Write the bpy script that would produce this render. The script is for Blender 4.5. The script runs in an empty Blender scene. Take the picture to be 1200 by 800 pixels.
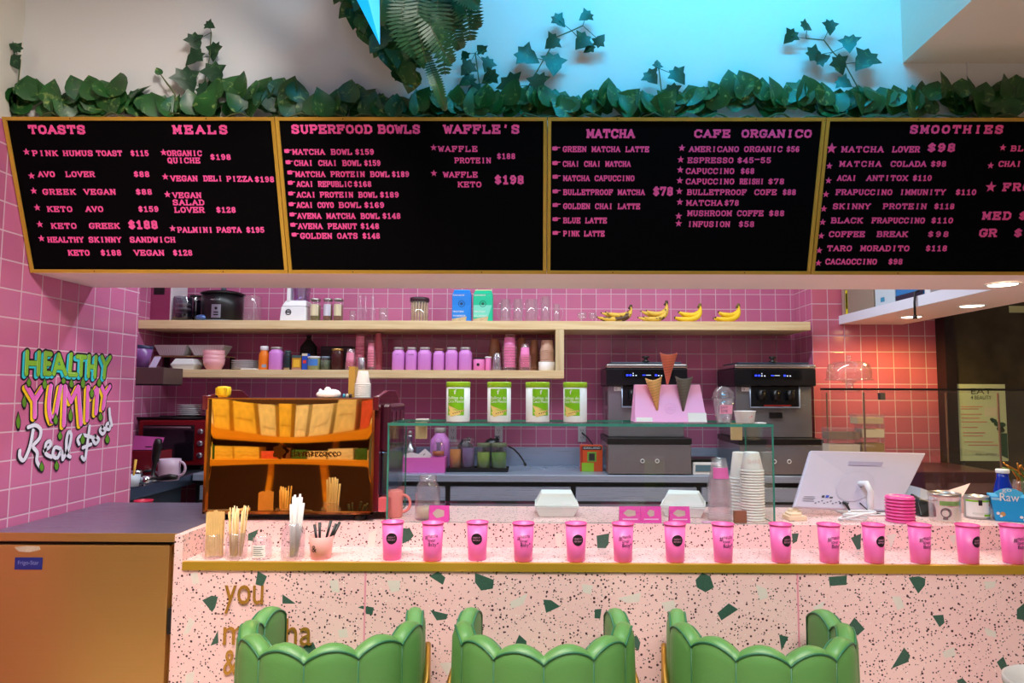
import bpy, bmesh, math, random
from mathutils import Vector, Matrix
S = bpy.context.scene
COL = S.collection
PI = math.pi
# ------------------------------------------------------------------ camera, world, lights
F, PITCH, YAW, ROLL, CX = 792.16, 0.0755509, -0.0058822, 0.0033647, 628.5
CAMH = 1.45
cy, sy, cp, sp = math.cos(YAW), math.sin(YAW), math.cos(PITCH), math.sin(PITCH)
_w = Vector((sy*cp, cy*cp, sp)); _r0 = Vector((cy, -sy, 0)); _u0 = _r0.cross(_w)
_r = _r0*math.cos(ROLL) + _u0*math.sin(ROLL); _u = -_r0*math.sin(ROLL) + _u0*math.cos(ROLL)
S.cycles.transparent_max_bounces = 48
cam = bpy.data.cameras.new('camera'); co = bpy.data.objects.new('camera', cam); COL.objects.link(co)
cam.sensor_width = 36; cam.lens = 36*F/1200; cam.clip_start = .05; cam.shift_x = (600-CX)/1200
M = Matrix((_r, _u, -_w)).transposed().to_4x4(); M.translation = (0, 0, CAMH); co.matrix_world = M
S.camera = co
S.view_settings.view_transform = 'Standard'; S.view_settings.look = 'None'
S.view_settings.exposure = 0.0; S.view_settings.gamma = 1; S.view_settings.use_curve_mapping = False
wd = bpy.data.worlds.new('world'); S.world = wd; wd.use_nodes = True
wd.node_tree.nodes['Background'].inputs[0].default_value = (1, .90, .84, 1)
wd.node_tree.nodes['Background'].inputs[1].default_value = .10
def area(name, loc, target, sx, sy_, power, col, spread=180):
    l = bpy.data.lights.new(name, 'AREA'); l.shape = 'RECTANGLE'; l.size = sx; l.size_y = sy_; l.energy = power; l.color = col; l.spread = math.radians(spread)
    o = bpy.data.objects.new(name, l); COL.objects.link(o); o.location = loc
    o.rotation_euler = (Vector(target)-Vector(loc)).to_track_quat('-Z', 'Y').to_euler(); return o
area('kitchen_light', (-.55, 3.52, 2.86), (-.55, 3.56, 0), 3.4, .12, 39, (.80, .92, 1))
area('kitchen_light', (1.2, 3.52, 2.86), (1.2, 3.56, 0), .8, .12, 8, (.86, .93, 1))
area('room_and_fill_light', (-.6, 1.0, 3.55), (-.55, 2.0, .6), 1.8, .5, 26, (1, .90, .83), 66)
area('room_and_fill_light', (1.1, .95, 2.64), (1.1, 2.0, .6), 1.4, .4, 11.5, (1, .90, .83), 80)
area('left_wall_light', (-.1, .7, 3.3), (-1.96, 2.6, 1.2), .4, .4, 10, (1, .90, .82), 66)
area('left_wall_light', (-1.2, .9, 3.5), (-1.4, 2.45, 2.6), 1.1, 1.1, .4, (1, .93, .82), 90)
area('room_and_fill_light', (.3, -1.4, 3.55), (.3, -1.4, 0), 2.4, 1.2, 38, (1, .90, .80), 110)  # added ceiling lamp behind the camera; its floor bounce lifts the undersides
area('counter_fill_light', (-2.5, 1.6, 3.5), (-2.5, .4, .9), 1.4, .5, 45, (1, .88, .70), 120)  # added lamp to brighten the display counter mirrored in the gold panel
area('cyan_wall_washer', (.75, 1.65, 3.45), (.75, 2.45, 2.75), 1.8, .1, 16, (0, .58, 1), 130)
# ------------------------------------------------------------------ helpers
def at(px, py, Y):
    d = _w + _r*((px-CX)/F) - _u*((py-400)/F)
    t = Y/d.y
    return Vector((d.x*t, Y, CAMH+d.z*t))
def atx(px, py, X):
    d = _w + _r*((px-CX)/F) - _u*((py-400)/F); t = X/d.x
    return Vector((X, d.y*t, CAMH+d.z*t))
def xat(px, Y): return at(px, 460, Y).x
def wid(n, Y): return n*Y/F
def fit(x0, x1, ytop, Y, zb):
    m = (x0+x1)/2; p = at(m, ytop, Y)
    return Vector((p.x, Y, zb)), wid(x1-x0, Y), p.z-zb
def lin(c):
    out = []
    for v in c[:3]:
        v = v/255.0
        out.append(v/12.92 if v <= .04045 else ((v+.055)/1.055)**2.4)
    return (*out, 1)
class Nodes:
    def __init__(s, m): s.t = m.node_tree; s.p = s.t.nodes['Principled BSDF']
    def n(s, typ, **kw):
        x = s.t.nodes.new(typ)
        for k, v in kw.items(): setattr(x, k, v)
        return x
    def l(s, a, b): s.t.links.new(a, b)
    def math(s, op, a, b=None, c=None):
        x = s.n('ShaderNodeMath', operation=op)
        for i, v in enumerate((a, b, c)):
            if v is None: continue
            if hasattr(v, 'is_linked') or hasattr(v, 'links'): s.l(v, x.inputs[i])
            else: x.inputs[i].default_value = v
        return x.outputs[0]
    def mix(s, fac, a, b):
        x = s.n('ShaderNodeMix', data_type='RGBA')
        if hasattr(fac, 'links'): s.l(fac, x.inputs[0])
        else: x.inputs[0].default_value = fac
        for i, v in ((6, a), (7, b)):
            if hasattr(v, 'links'): s.l(v, x.inputs[i])
            else: x.inputs[i].default_value = v
        return x.outputs[2]
def mat(name, c, rough=.5, metal=0, spec=.5, emit=0, bump=0, bscale=200, coat=0, var=0, vscale=8, trans=0, sss=0):
    m = bpy.data.materials.new(name); m.use_nodes = True; N = Nodes(m); p = N.p
    col = lin(c); p.inputs['Base Color'].default_value = col
    p.inputs['Roughness'].default_value = rough; p.inputs['Metallic'].default_value = metal
    p.inputs['Specular IOR Level'].default_value = spec; p.inputs['Coat Weight'].default_value = coat
    if emit: p.inputs['Emission Color'].default_value = col; p.inputs['Emission Strength'].default_value = emit
    tc = N.n('ShaderNodeTexCoord')
    if var or bump:
        nz = N.n('ShaderNodeTexNoise'); nz.inputs['Scale'].default_value = vscale if var else bscale
        N.l(tc.outputs['Object'], nz.inputs['Vector'])
        if var:
            k = N.math('MULTIPLY_ADD', nz.outputs[0], 2*var, 1-var)
            mm = N.n('ShaderNodeVectorMath', operation='SCALE'); mm.inputs[0].default_value = col[:3]; N.l(k, mm.inputs['Scale'])
            N.l(mm.outputs[0], p.inputs['Base Color'])
        if bump:
            n2 = N.n('ShaderNodeTexNoise'); n2.inputs['Scale'].default_value = bscale; N.l(tc.outputs['Object'], n2.inputs['Vector'])
            b = N.n('ShaderNodeBump'); b.inputs['Strength'].default_value = bump; b.inputs['Distance'].default_value = .002
            N.l(n2.outputs[0], b.inputs['Height']); N.l(b.outputs[0], p.inputs['Normal'])
    return m
def clear(name, tint=(255, 255, 255), gloss=.12, rough=.03, edge=.5, body=.0):
    """thin clear glass or plastic: a tinted see-through sheet with fresnel shine and a trace of milky diffuse imitating bright highlights"""
    m = bpy.data.materials.new(name); m.use_nodes = True; t = m.node_tree; t.nodes.clear()
    o = t.nodes.new('ShaderNodeOutputMaterial'); mx = t.nodes.new('ShaderNodeMixShader'); m2 = t.nodes.new('ShaderNodeMixShader')
    tr = t.nodes.new('ShaderNodeBsdfTransparent'); tr.inputs[0].default_value = lin(tint)
    df = t.nodes.new('ShaderNodeBsdfDiffuse'); df.inputs[0].default_value = lin(tint)
    gl = t.nodes.new('ShaderNodeBsdfGlossy'); gl.inputs['Roughness'].default_value = rough
    lw = t.nodes.new('ShaderNodeLayerWeight'); lw.inputs[0].default_value = .35
    ma = t.nodes.new('ShaderNodeMath'); ma.operation = 'MULTIPLY_ADD'; ma.inputs[1].default_value = edge; ma.inputs[2].default_value = gloss
    m2.inputs[0].default_value = body; t.links.new(tr.outputs[0], m2.inputs[1]); t.links.new(df.outputs[0], m2.inputs[2])  # even diffuse share stands in for bright highlights on the glass
    t.links.new(lw.outputs['Facing'], ma.inputs[0]); t.links.new(ma.outputs[0], mx.inputs[0])
    t.links.new(m2.outputs[0], mx.inputs[1]); t.links.new(gl.outputs[0], mx.inputs[2]); t.links.new(mx.outputs[0], o.inputs[0])
    return m
def tile(name, ax, o1, o2, c, grout=(214, 178, 196), pitch=.105):
    m = bpy.data.materials.new(name); m.use_nodes = True; N = Nodes(m)
    g = N.n('ShaderNodeNewGeometry'); sx = N.n('ShaderNodeSeparateXYZ'); N.l(g.outputs['Position'], sx.inputs[0])
    def cell(sock, off):
        q = N.math('DIVIDE', N.math('SUBTRACT', sock, off), pitch)
        fr = N.math('SUBTRACT', q, N.math('FLOOR', q))
        d = N.math('MINIMUM', fr, N.math('SUBTRACT', 1.0, fr))
        return N.math('FLOOR', q), d
    i, d1 = cell(sx.outputs[ax], o1); j, d2 = cell(sx.outputs['Z'], o2)
    d = N.math('MINIMUM', d1, d2)
    mask = N.math('LESS_THAN', d, .026)
    cv = N.n('ShaderNodeCombineXYZ'); N.l(i, cv.inputs[0]); N.l(j, cv.inputs[1])
    wn = N.n('ShaderNodeTexWhiteNoise', noise_dimensions='2D'); N.l(cv.outputs[0], wn.inputs['Vector'])
    base = lin(c)
    k = N.math('MULTIPLY_ADD', wn.outputs[0], .16, .92)
    sc = N.n('ShaderNodeVectorMath', operation='SCALE'); sc.inputs[0].default_value = base[:3]; N.l(k, sc.inputs['Scale'])
    N.l(N.mix(mask, sc.outputs[0], lin(grout)), N.p.inputs['Base Color'])
    N.l(N.math('MULTIPLY_ADD', mask, .6, .13), N.p.inputs['Roughness'])
    h = N.math('SMOOTH_MIN', d, .06, .05)
    b = N.n('ShaderNodeBump'); b.inputs['Strength'].default_value = .35; b.inputs['Distance'].default_value = .004
    N.l(N.math('MULTIPLY', h, 10.0), b.inputs['Height']); N.l(b.outputs[0], N.p.inputs['Normal'])
    return m
def wood(name, c1, c2, axis=0, rough=.5):
    m = bpy.data.materials.new(name); m.use_nodes = True; N = Nodes(m)
    tc = N.n('ShaderNodeTexCoord'); mp = N.n('ShaderNodeMapping'); N.l(tc.outputs['Object'], mp.inputs[0])
    s = [30, 30, 30]; s[axis] = 1.6; mp.inputs['Scale'].default_value = s
    nz = N.n('ShaderNodeTexNoise'); nz.inputs['Scale'].default_value = 1.5; nz.inputs['Detail'].default_value = 4; N.l(mp.outputs[0], nz.inputs['Vector'])
    r = N.n('ShaderNodeMapRange'); r.inputs[1].default_value = .35; r.inputs[2].default_value = .65; N.l(nz.outputs[0], r.inputs[0])
    N.l(N.mix(r.outputs[0], lin(c1), lin(c2)), N.p.inputs['Base Color']); N.p.inputs['Roughness'].default_value = rough
    return m
def terrazzo(name):
    m = bpy.data.materials.new(name); m.use_nodes = True; N = Nodes(m)
    g = N.n('ShaderNodeNewGeometry')
    nz = N.n('ShaderNodeTexNoise'); nz.inputs['Scale'].default_value = 5; N.l(g.outputs['Position'], nz.inputs['Vector'])
    col = N.mix(nz.outputs[0], lin((240, 192, 192)), lin((248, 214, 208)))
    big = N.n('ShaderNodeTexNoise'); big.inputs['Scale'].default_value = 9; N.l(g.outputs['Position'], big.inputs['Vector'])
    for sc, rad, c in ((74, .22, (70, 32, 40)), (120, .25, (54, 28, 34)), (54, .135, (62, 28, 36)), (100, .16, (252, 238, 230))):
        v = N.n('ShaderNodeTexVoronoi'); v.inputs['Scale'].default_value = sc; N.l(g.outputs['Position'], v.inputs['Vector'])
        sx = N.n('ShaderNodeSeparateColor'); N.l(v.outputs['Color'], sx.inputs[0])
        th = N.math('MULTIPLY', N.math('MULTIPLY', sx.outputs[0], rad*1.5), N.math('GREATER_THAN', sx.outputs[1], .38))
        col = N.mix(N.math('LESS_THAN', v.outputs['Distance'], th), col, lin(c))
    N.l(col, N.p.inputs['Base Color']); N.p.inputs['Roughness'].default_value = .32
    return m
def brushed(name, c, rough=.3, axis=2, metal=1.0):
    m = bpy.data.materials.new(name); m.use_nodes = True; N = Nodes(m)
    tc = N.n('ShaderNodeTexCoord'); mp = N.n('ShaderNodeMapping'); N.l(tc.outputs['Object'], mp.inputs[0])
    s = [3, 3, 3]; s[axis] = 260; mp.inputs['Scale'].default_value = s
    nz = N.n('ShaderNodeTexNoise'); nz.inputs['Scale'].default_value = 1; nz.inputs['Detail'].default_value = 3; N.l(mp.outputs[0], nz.inputs['Vector'])
    k = N.math('MULTIPLY_ADD', nz.outputs[0], .10, .95)
    sc = N.n('ShaderNodeVectorMath', operation='SCALE'); sc.inputs[0].default_value = lin(c)[:3]; N.l(k, sc.inputs['Scale'])
    N.l(sc.outputs[0], N.p.inputs['Base Color']); N.p.inputs['Metallic'].default_value = metal
    N.l(N.math('MULTIPLY_ADD', nz.outputs[0], .2, rough-.1), N.p.inputs['Roughness'])
    return m
def leafmat(name, dark, mid, light, amount):
    m = bpy.data.materials.new(name); m.use_nodes = True; N = Nodes(m)
    g = N.n('ShaderNodeNewGeometry')
    a = N.n('ShaderNodeTexNoise'); a.inputs['Scale'].default_value = 16; N.l(g.outputs['Position'], a.inputs['Vector'])
    b = N.n('ShaderNodeTexNoise'); b.inputs['Scale'].default_value = 34; b.inputs['Detail'].default_value = 6; b.inputs['Distortion'].default_value = 1.2; N.l(g.outputs['Position'], b.inputs['Vector'])
    c1 = N.mix(a.outputs[0], lin(dark), lin(mid))
    r = N.n('ShaderNodeMapRange'); r.inputs[1].default_value = .56-amount; r.inputs[2].default_value = .74-amount; N.l(b.outputs[0], r.inputs[0])
    N.l(N.mix(r.outputs[0], c1, lin(light)), N.p.inputs['Base Color']); N.p.inputs['Roughness'].default_value = .38
    return m
class MB:
    def __init__(s): s.v = []; s.f = []; s.m = []; s.s = []; s.k = 0
    def add(s, vs, fs, smooth=False):
        o = len(s.v); s.v += [Vector(p) for p in vs]
        for f in fs: s.f.append([o+i for i in f]); s.m.append(s.k); s.s.append(smooth)
        return s
    def mark(s): return len(s.v)
    def xf(s, start, M):
        for i in range(start, len(s.v)): s.v[i] = M @ s.v[i]
        return s
    def box(s, x0, x1, y0, y1, z0, z1):
        return s.add([(x, y, z) for z in (z0, z1) for y in (y0, y1) for x in (x0, x1)],
                     [(0, 2, 3, 1), (4, 5, 7, 6), (0, 1, 5, 4), (2, 6, 7, 3), (0, 4, 6, 2), (1, 3, 7, 5)])
    def cbox(s, cx, cy_, z0, w, d, h): return s.box(cx-w/2, cx+w/2, cy_-d/2, cy_+d/2, z0, z0+h)
    def hexa(s, bot, top):
        return s.add(list(bot)+list(top), [(3, 2, 1, 0), (4, 5, 6, 7), (0, 1, 5, 4), (1, 2, 6, 5), (2, 3, 7, 6), (3, 0, 4, 7)])
    def lathe(s, prof, c=(0, 0, 0), seg=24, smooth=True, squash=1, power=2):
        vs = []; fs = []; c = Vector(c); rings = []
        for r, z in prof:
            if r <= 1e-6: rings.append([len(vs)]); vs.append(c+Vector((0, 0, z)))
            else:
                ring = []
                for i in range(seg):
                    a = 2*PI*i/seg; ca, sa = math.cos(a), math.sin(a)
                    k = 1 if power == 2 else (abs(ca)**power+abs(sa)**power)**(-1/power)
                    ring.append(len(vs)); vs.append(c+Vector((r*k*ca, r*k*sa*squash, z)))
                rings.append(ring)
        for A, B in zip(rings, rings[1:]):
            if len(A) == 1 and len(B) == 1: continue
            for i in range(seg):
                j = (i+1) % seg
                if len(A) == 1: fs.append((A[0], B[j], B[i]))
                elif len(B) == 1: fs.append((A[i], A[j], B[0]))
                else: fs.append((A[i], A[j], B[j], B[i]))
        return s.add(vs, fs, smooth)
    def tube(s, pts, r, seg=8, closed=False, smooth=True):
        pts = [Vector(p) for p in pts]; n = len(pts); vs = []; fs = []
        rr = r if isinstance(r, (list, tuple)) else [r]*n
        T = []
        for i in range(n):
            a = pts[(i-1) % n] if (closed or i > 0) else pts[i]; b = pts[(i+1) % n] if (closed or i < n-1) else pts[i]
            T.append((b-a).normalized())
        nrm = T[0].orthogonal().normalized()
        for i in range(n):
            nrm = (nrm - T[i]*nrm.dot(T[i])).normalized(); bi = T[i].cross(nrm)
            for k in range(seg):
                a = 2*PI*k/seg; vs.append(pts[i]+(nrm*math.cos(a)+bi*math.sin(a))*rr[i])
        for i in range(n if closed else n-1):
            for k in range(seg):
                A = i*seg; B = ((i+1) % n)*seg; k2 = (k+1) % seg
                fs.append((A+k, A+k2, B+k2, B+k))
        if not closed: fs.append(tuple(range(seg-1, -1, -1))); fs.append(tuple((n-1)*seg+k for k in range(seg)))
        return s.add(vs, fs, smooth)
    def prism(s, poly, a0, a1, plane='XZ'):
        n = len(poly)
        def P(u, v, a): return (u, a, v) if plane == 'XZ' else ((a, u, v) if plane == 'YZ' else (u, v, a))
        vs = [P(u, v, a0) for u, v in poly]+[P(u, v, a1) for u, v in poly]
        fs = [tuple(range(n)), tuple(range(2*n-1, n-1, -1))]+[(i, i+n, (i+1) % n+n, (i+1) % n) for i in range(n)]
        return s.add(vs, fs)
    def face(s, pts): return s.add(pts, [tuple(range(len(pts)))])
    def ball(s, c, r, seg=16, rings=10, sc=(1, 1, 1)):
        o = s.mark(); s.lathe([(r*math.sin(PI*i/rings), -r*math.cos(PI*i/rings)) for i in range(rings+1)], seg=seg)
        return s.xf(o, Matrix.Translation(c) @ Matrix.Diagonal((*sc, 1)))
    def build(s, name, mats, parent=None, loc=None, rotz=0, bevel=0, solid=0, sub=0, flip=True):
        me = bpy.data.meshes.new(name); me.from_pydata([tuple(p) for p in s.v], [], s.f)
        for m in (mats if isinstance(mats, (list, tuple)) else [mats]): me.materials.append(m)
        for p, k, sm in zip(me.polygons, s.m, s.s): p.material_index = k; p.use_smooth = sm
        if flip:
            b = bmesh.new(); b.from_mesh(me); bmesh.ops.recalc_face_normals(b, faces=b.faces[:]); b.to_mesh(me); b.free()
        me.update()
        o = bpy.data.objects.new(name, me); COL.objects.link(o)
        if parent is not None: o.parent = parent
        if loc is not None: o.location = loc
        o.rotation_euler.z = rotz
        if solid:
            q = o.modifiers.new('solid', 'SOLIDIFY'); q.thickness = solid; q.offset = -1
        if bevel:
            q = o.modifiers.new('bevel', 'BEVEL'); q.width = bevel; q.segments = 2; q.limit_method = 'ANGLE'; q.angle_limit = .6
        if sub:
            q = o.modifiers.new('sub', 'SUBSURF'); q.levels = sub; q.render_levels = sub
        return o
def tag(o, label, cat, group=None):
    o['label'] = label; o['category'] = cat
    if group: o['group'] = group
    return o
def thing(name, label, cat, loc, rotz=0, group=None):
    o = bpy.data.objects.new(name, None); COL.objects.link(o); o.location = loc; o.rotation_euler.z = rotz; o.empty_display_size = .05
    return tag(o, label, cat, group)
def struct(o): o['kind'] = 'structure'; return o
def dup(root, loc, rotz=None, label=None):
    def cp_(o, par):
        c = o.copy(); COL.objects.link(c)
        if par is not None: c.parent = par
        for ch in kids.get(o.name, []): cp_(ch, c)
        return c
    kids = {}
    def walk(o):
        kids[o.name] = list(o.children)
        for ch in o.children: walk(ch)
    walk(root); r = cp_(root, None); r.location = loc
    if rotz is not None: r.rotation_euler.z = rotz
    if label: r['label'] = label
    return r
# ------------------------------------------------------------------ lettering
G = {  # strokes of slab letters on a unit square; '|' marks feet that carry a slab
'A': [[(.08, 0), (.5, 1), (.92, 0)], [(.24, .34), (.76, .34)]], 'B': [[(.18, 0), (.18, 1)], [(.05, 1), (.7, 1), (.84, .86), (.84, .66), (.68, .53), (.18, .53)], [(.68, .53), (.9, .4), (.9, .14), (.72, 0), (.05, 0)]],
'C': [[(.9, .72), (.9, .98)], [(.9, .8), (.68, 1), (.36, 1), (.12, .78), (.12, .22), (.36, 0), (.68, 0), (.92, .2)]], 'D': [[(.2, 0), (.2, 1)], [(.05, 1), (.62, 1), (.9, .76), (.9, .24), (.62, 0), (.05, 0)]],
'E': [[(.2, 0), (.2, 1)], [(.05, 1), (.88, 1), (.88, .78)], [(.2, .52), (.66, .52)], [(.66, .64), (.66, .4)], [(.05, 0), (.9, 0), (.9, .24)]], 'F': [[(.2, 0), (.2, 1)], [(.05, 1), (.9, 1), (.9, .76)], [(.2, .52), (.68, .52)], [(.68, .64), (.68, .4)], [(.05, 0), (.4, 0)]],
'G': [[(.9, .74), (.9, .98)], [(.9, .8), (.66, 1), (.36, 1), (.12, .78), (.12, .22), (.36, 0), (.66, 0), (.84, .14), (.84, .42)], [(.58, .42), (.96, .42)]], 'H': [[(.18, 0), (.18, 1)], [(.82, 0), (.82, 1)], [(.18, .5), (.82, .5)]],
'I': [[(.5, 0), (.5, 1)]], 'J': [[(.6, 1), (.6, .2), (.45, 0), (.2, .05)]], 'K': [[(.18, 0), (.18, 1)], [(.85, 1), (.22, .45)], [(.42, .6), (.88, 0)]], 'L': [[(.2, 0), (.2, 1)], [(.05, 0), (.88, 0), (.88, .28)]],
'M': [[(.14, 0), (.14, 1), (.5, .28), (.86, 1), (.86, 0)]], 'N': [[(.16, 0), (.16, 1), (.84, 0), (.84, 1)]], 'O': [[(.5, 1), (.2, .9), (.1, .5), (.2, .1), (.5, 0), (.8, .1), (.9, .5), (.8, .9), (.5, 1)]],
'P': [[(.2, 0), (.2, 1)], [(.05, 1), (.7, 1), (.88, .86), (.88, .62), (.7, .47), (.2, .47)]], 'Q': [[(.5, 1), (.2, .9), (.1, .5), (.2, .1), (.5, 0), (.8, .1), (.9, .5), (.8, .9), (.5, 1)], [(.5, .22), (.9, -.12)]],
'R': [[(.18, 0), (.18, 1)], [(.05, 1), (.68, 1), (.86, .86), (.86, .64), (.68, .5), (.18, .5)], [(.55, .5), (.86, 0)]], 'S': [[(.84, .96), (.84, .72)], [(.84, .8), (.66, 1), (.34, 1), (.14, .86), (.16, .64), (.8, .4), (.86, .14), (.66, 0), (.34, 0), (.14, .2)], [(.14, .28), (.14, .02)]],
'T': [[(.5, 0), (.5, 1)], [(.1, .74), (.1, 1), (.9, 1), (.9, .74)]], 'U': [[(.18, 1), (.18, .22), (.38, 0), (.62, 0), (.82, .22), (.82, 1)]], 'V': [[(.08, 1), (.5, 0), (.92, 1)]], 'W': [[(.06, 1), (.28, 0), (.5, .8), (.72, 0), (.94, 1)]],
'X': [[(.1, 0), (.9, 1)], [(.1, 1), (.9, 0)]], 'Y': [[(.1, 1), (.5, .48), (.9, 1)], [(.5, .48), (.5, 0)]], 'Z': [[(.12, .76), (.12, 1), (.86, 1), (.12, 0), (.9, 0), (.9, .24)]],
'0': [[(.5, 1), (.22, .85), (.15, .5), (.22, .15), (.5, 0), (.78, .15), (.85, .5), (.78, .85), (.5, 1)]], '1': [[(.25, .8), (.52, 1), (.52, 0)], [(.25, 0), (.8, 0)]], '2': [[(.16, .74), (.3, 1), (.7, 1), (.84, .76), (.14, 0), (.86, 0), (.86, .2)]],
'4': [[(.7, 0), (.7, 1), (.1, .28), (.92, .28)], [(.5, 0), (.9, 0)]], '5': [[(.82, 1), (.24, 1), (.2, .56), (.6, .64), (.86, .4), (.78, .1), (.45, 0), (.14, .16)]], '6': [[(.8, .88), (.5, 1), (.2, .75), (.15, .3), (.4, 0), (.7, .04), (.84, .3), (.65, .56), (.2, .4)]],
'7': [[(.14, .76), (.14, 1), (.86, 1), (.42, 0)]], '8': [[(.5, 1), (.22, .9), (.22, .64), (.78, .38), (.82, .12), (.5, 0), (.18, .12), (.22, .38), (.78, .64), (.78, .9), (.5, 1)]], '9': [[(.2, .12), (.5, 0), (.8, .25), (.85, .7), (.6, 1), (.3, .96), (.16, .7), (.35, .44), (.8, .6)]],
'$': [[(.84, .8), (.6, .92), (.34, .9), (.16, .74), (.3, .56), (.74, .42), (.84, .22), (.62, .08), (.34, .1), (.14, .22)], [(.5, -.06), (.5, 1.08)]], '-': [[(.1, .7), (.9, .7)]], "'": [[(.5, 1.05), (.45, .78)]], '+': [[(.5, .2), (.5, .8)], [(.2, .5), (.8, .5)]]}
SERIF = {'A': [(.08, 0), (.92, 0)], 'H': [(.18, 0), (.18, 1), (.82, 0), (.82, 1)], 'I': [(.5, 0), (.5, 1)], 'K': [(.18, 0), (.18, 1), (.85, 1), (.88, 0)], 'M': [(.14, 0), (.86, 0), (.1, 1), (.9, 1)], 'N': [(.16, 0), (.12, 1), (.84, 1)],
'P': [(.2, 0)], 'R': [(.18, 0), (.88, 0)], 'T': [(.5, 0)], 'U': [(.18, 1), (.82, 1)], 'V': [(.08, 1), (.92, 1)], 'W': [(.06, 1), (.94, 1)], 'X': [(.1, 0), (.9, 1), (.1, 1), (.9, 0)], 'Y': [(.1, 1), (.9, 1), (.5, 0)], 'L': [(.2, 1)], 'J': [(.6, 1)]}
_bc = [0]
def bar2(mb, p, q, t, d, z0=0):
    p = Vector(p); q = Vector(q); e = (q-p)
    if e.length < 1e-6: return
    e.normalize(); n = Vector((-e.y, e.x))*t/2; p = p-e*t*.35; q = q+e*t*.35
    c = [p-n, q-n, q+n, p+n]
    _bc[0] += 1; d = d+(_bc[0] % 9)*3e-5
    mb.add([(a.x, -z0, a.y) for a in c]+[(a.x, -z0-d, a.y) for a in c], [(4, 5, 6, 7), (0, 1, 5, 4), (1, 2, 6, 5), (2, 3, 7, 6), (3, 0, 4, 7)])
def slab(mb, text, x, z, w, h, weight=.17, depth=.0015, serif=True):
    """raised letters in the XZ plane facing -Y, filling w by h from the lower left corner (x, z)"""
    n = len(text); adv = w/n; t = h*weight; gw = min(adv*.84, h*.92)
    for i, ch in enumerate(text):
        if ch not in G: continue
        ox = x+i*adv+(adv-gw)/2; f = lambda p: (ox+p[0]*gw, z+t/2+p[1]*(h-t))
        for st in G[ch]:
            for a, b in zip(st, st[1:]): bar2(mb, f(a), f(b), t, depth)
        if serif:
            for q in SERIF.get(ch, []):
                c = f(q); bar2(mb, (c[0]-gw*.13, c[1]), (c[0]+gw*.13, c[1]), t*.8, depth)
def star2(mb, x, z, r, d=.0015, rot=0):
    pts = [(x+(r if i % 2 == 0 else r*.42)*math.sin(i*PI/5+rot), z+(r if i % 2 == 0 else r*.42)*math.cos(i*PI/5+rot)) for i in range(10)]
    mb.prism(pts, 0, -d)
def hand2(mb, x, z, w, h, d=.0015):
    o = [(0, .1), (0, .85), (.45, .95), (.5, 1), (.6, .8), (1, .78), (1, .6), (.66, .52), (.66, .1), (.3, 0)]
    mb.prism([(x+a*w, z+b*h) for a, b in o], 0, -d)
_fc = {}
def sans(mb, text, x, z, w, h, depth=.0006, keep=False, y=0):
    """flat printed words in the XZ plane facing -Y, fitted to w by h"""
    if text not in _fc:
        cu = bpy.data.curves.new('t', 'FONT'); cu.body = text; cu.resolution_u = 3
        o = bpy.data.objects.new('t', cu); COL.objects.link(o)
        me = o.to_mesh(); vs = [Vector(v.co) for v in me.vertices]; me.calc_loop_triangles(); fs = [tuple(t.vertices) for t in me.loop_triangles]
        o.to_mesh_clear(); bpy.data.objects.remove(o); bpy.data.curves.remove(cu); _fc[text] = (vs, fs)
    vs, fs = _fc[text]
    x0 = min(v.x for v in vs); x1 = max(v.x for v in vs); y0 = min(v.y for v in vs); y1 = max(v.y for v in vs)
    mb.add([(x+(v.x-x0)/(x1-x0)*w, y-depth, z+(v.y-y0)/(y1-y0)*h) for v in vs], fs)
def wrap(mb, start, rad, off=.0006):
    for i in range(start, len(mb.v)):
        v = mb.v[i]; r = rad(v.z) if callable(rad) else rad; a = v.x/r; e = r+off-v.y
        mb.v[i] = Vector((math.sin(a)*e, -math.cos(a)*e, v.z))
def patch(mb, x0, x1, z0, z1, n=8, y=0):
    """rectangle cut in strips so that it can be wrapped round a can"""
    for i in range(n):
        a = x0+(x1-x0)*i/n; b = x0+(x1-x0)*(i+1)/n
        mb.add([(a, y, z0), (b, y, z0), (b, y, z1), (a, y, z1)], [(0, 1, 2, 3)])
def disc(mb, x, z, r, y=0, seg=20):
    vs = [(x, y, z)]
    for k in (.5, 1):
        vs += [(x+r*k*math.cos(2*PI*i/seg), y, z+r*k*math.sin(2*PI*i/seg)) for i in range(seg)]
    fs = [(0, 1+i, 1+(i+1) % seg) for i in range(seg)]+[(1+i, 1+seg+i, 1+seg+(i+1) % seg, 1+(i+1) % seg) for i in range(seg)]
    mb.add(vs, fs)
# ------------------------------------------------------------------ materials
PINK = (200, 110, 152)
T_left = tile('pink_tile', 'Y', 2.51809, CAMH+.37416, PINK)
T_back = tile('pink_tile', 'X', 1.75808, CAMH+.69404, PINK)
T_ret = tile('pink_tile', 'Y', 4.7298, CAMH+.69404, PINK)
T_right = tile('pink_tile', 'X', 1.78105, CAMH+.58798, (202, 104, 128))
M_cream = mat('cream_paint', (226, 220, 208), .7)
M_white = mat('white_paint', (236, 236, 236), .7)
M_soffit = mat('blush_paint', (250, 226, 222), .5)
M_black = mat('black_plastic', (14, 14, 16), .35)
M_matte = mat('black_board', (5, 4, 6), .8, spec=.05)
M_gold = wood('gold_wood', (206, 160, 60), (186, 140, 44), 0, .45)
M_goldv = wood('gold_wood', (206, 160, 60), (186, 140, 44), 2, .45)
M_brass = mat('brass', (204, 162, 52), .3, .45)
M_letter = mat('pink_letters', (255, 92, 170), .4)
M_shelf = wood('pale_pine', (238, 216, 168), (222, 192, 140), 0, .55)
M_terr = terrazzo('pink_terrazzo')
M_green_chip = mat('green_stone', (58, 92, 78), .35, var=.35, vscale=160)
M_white_chip = mat('white_stone', (226, 216, 206), .35, var=.05, vscale=60)
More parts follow.
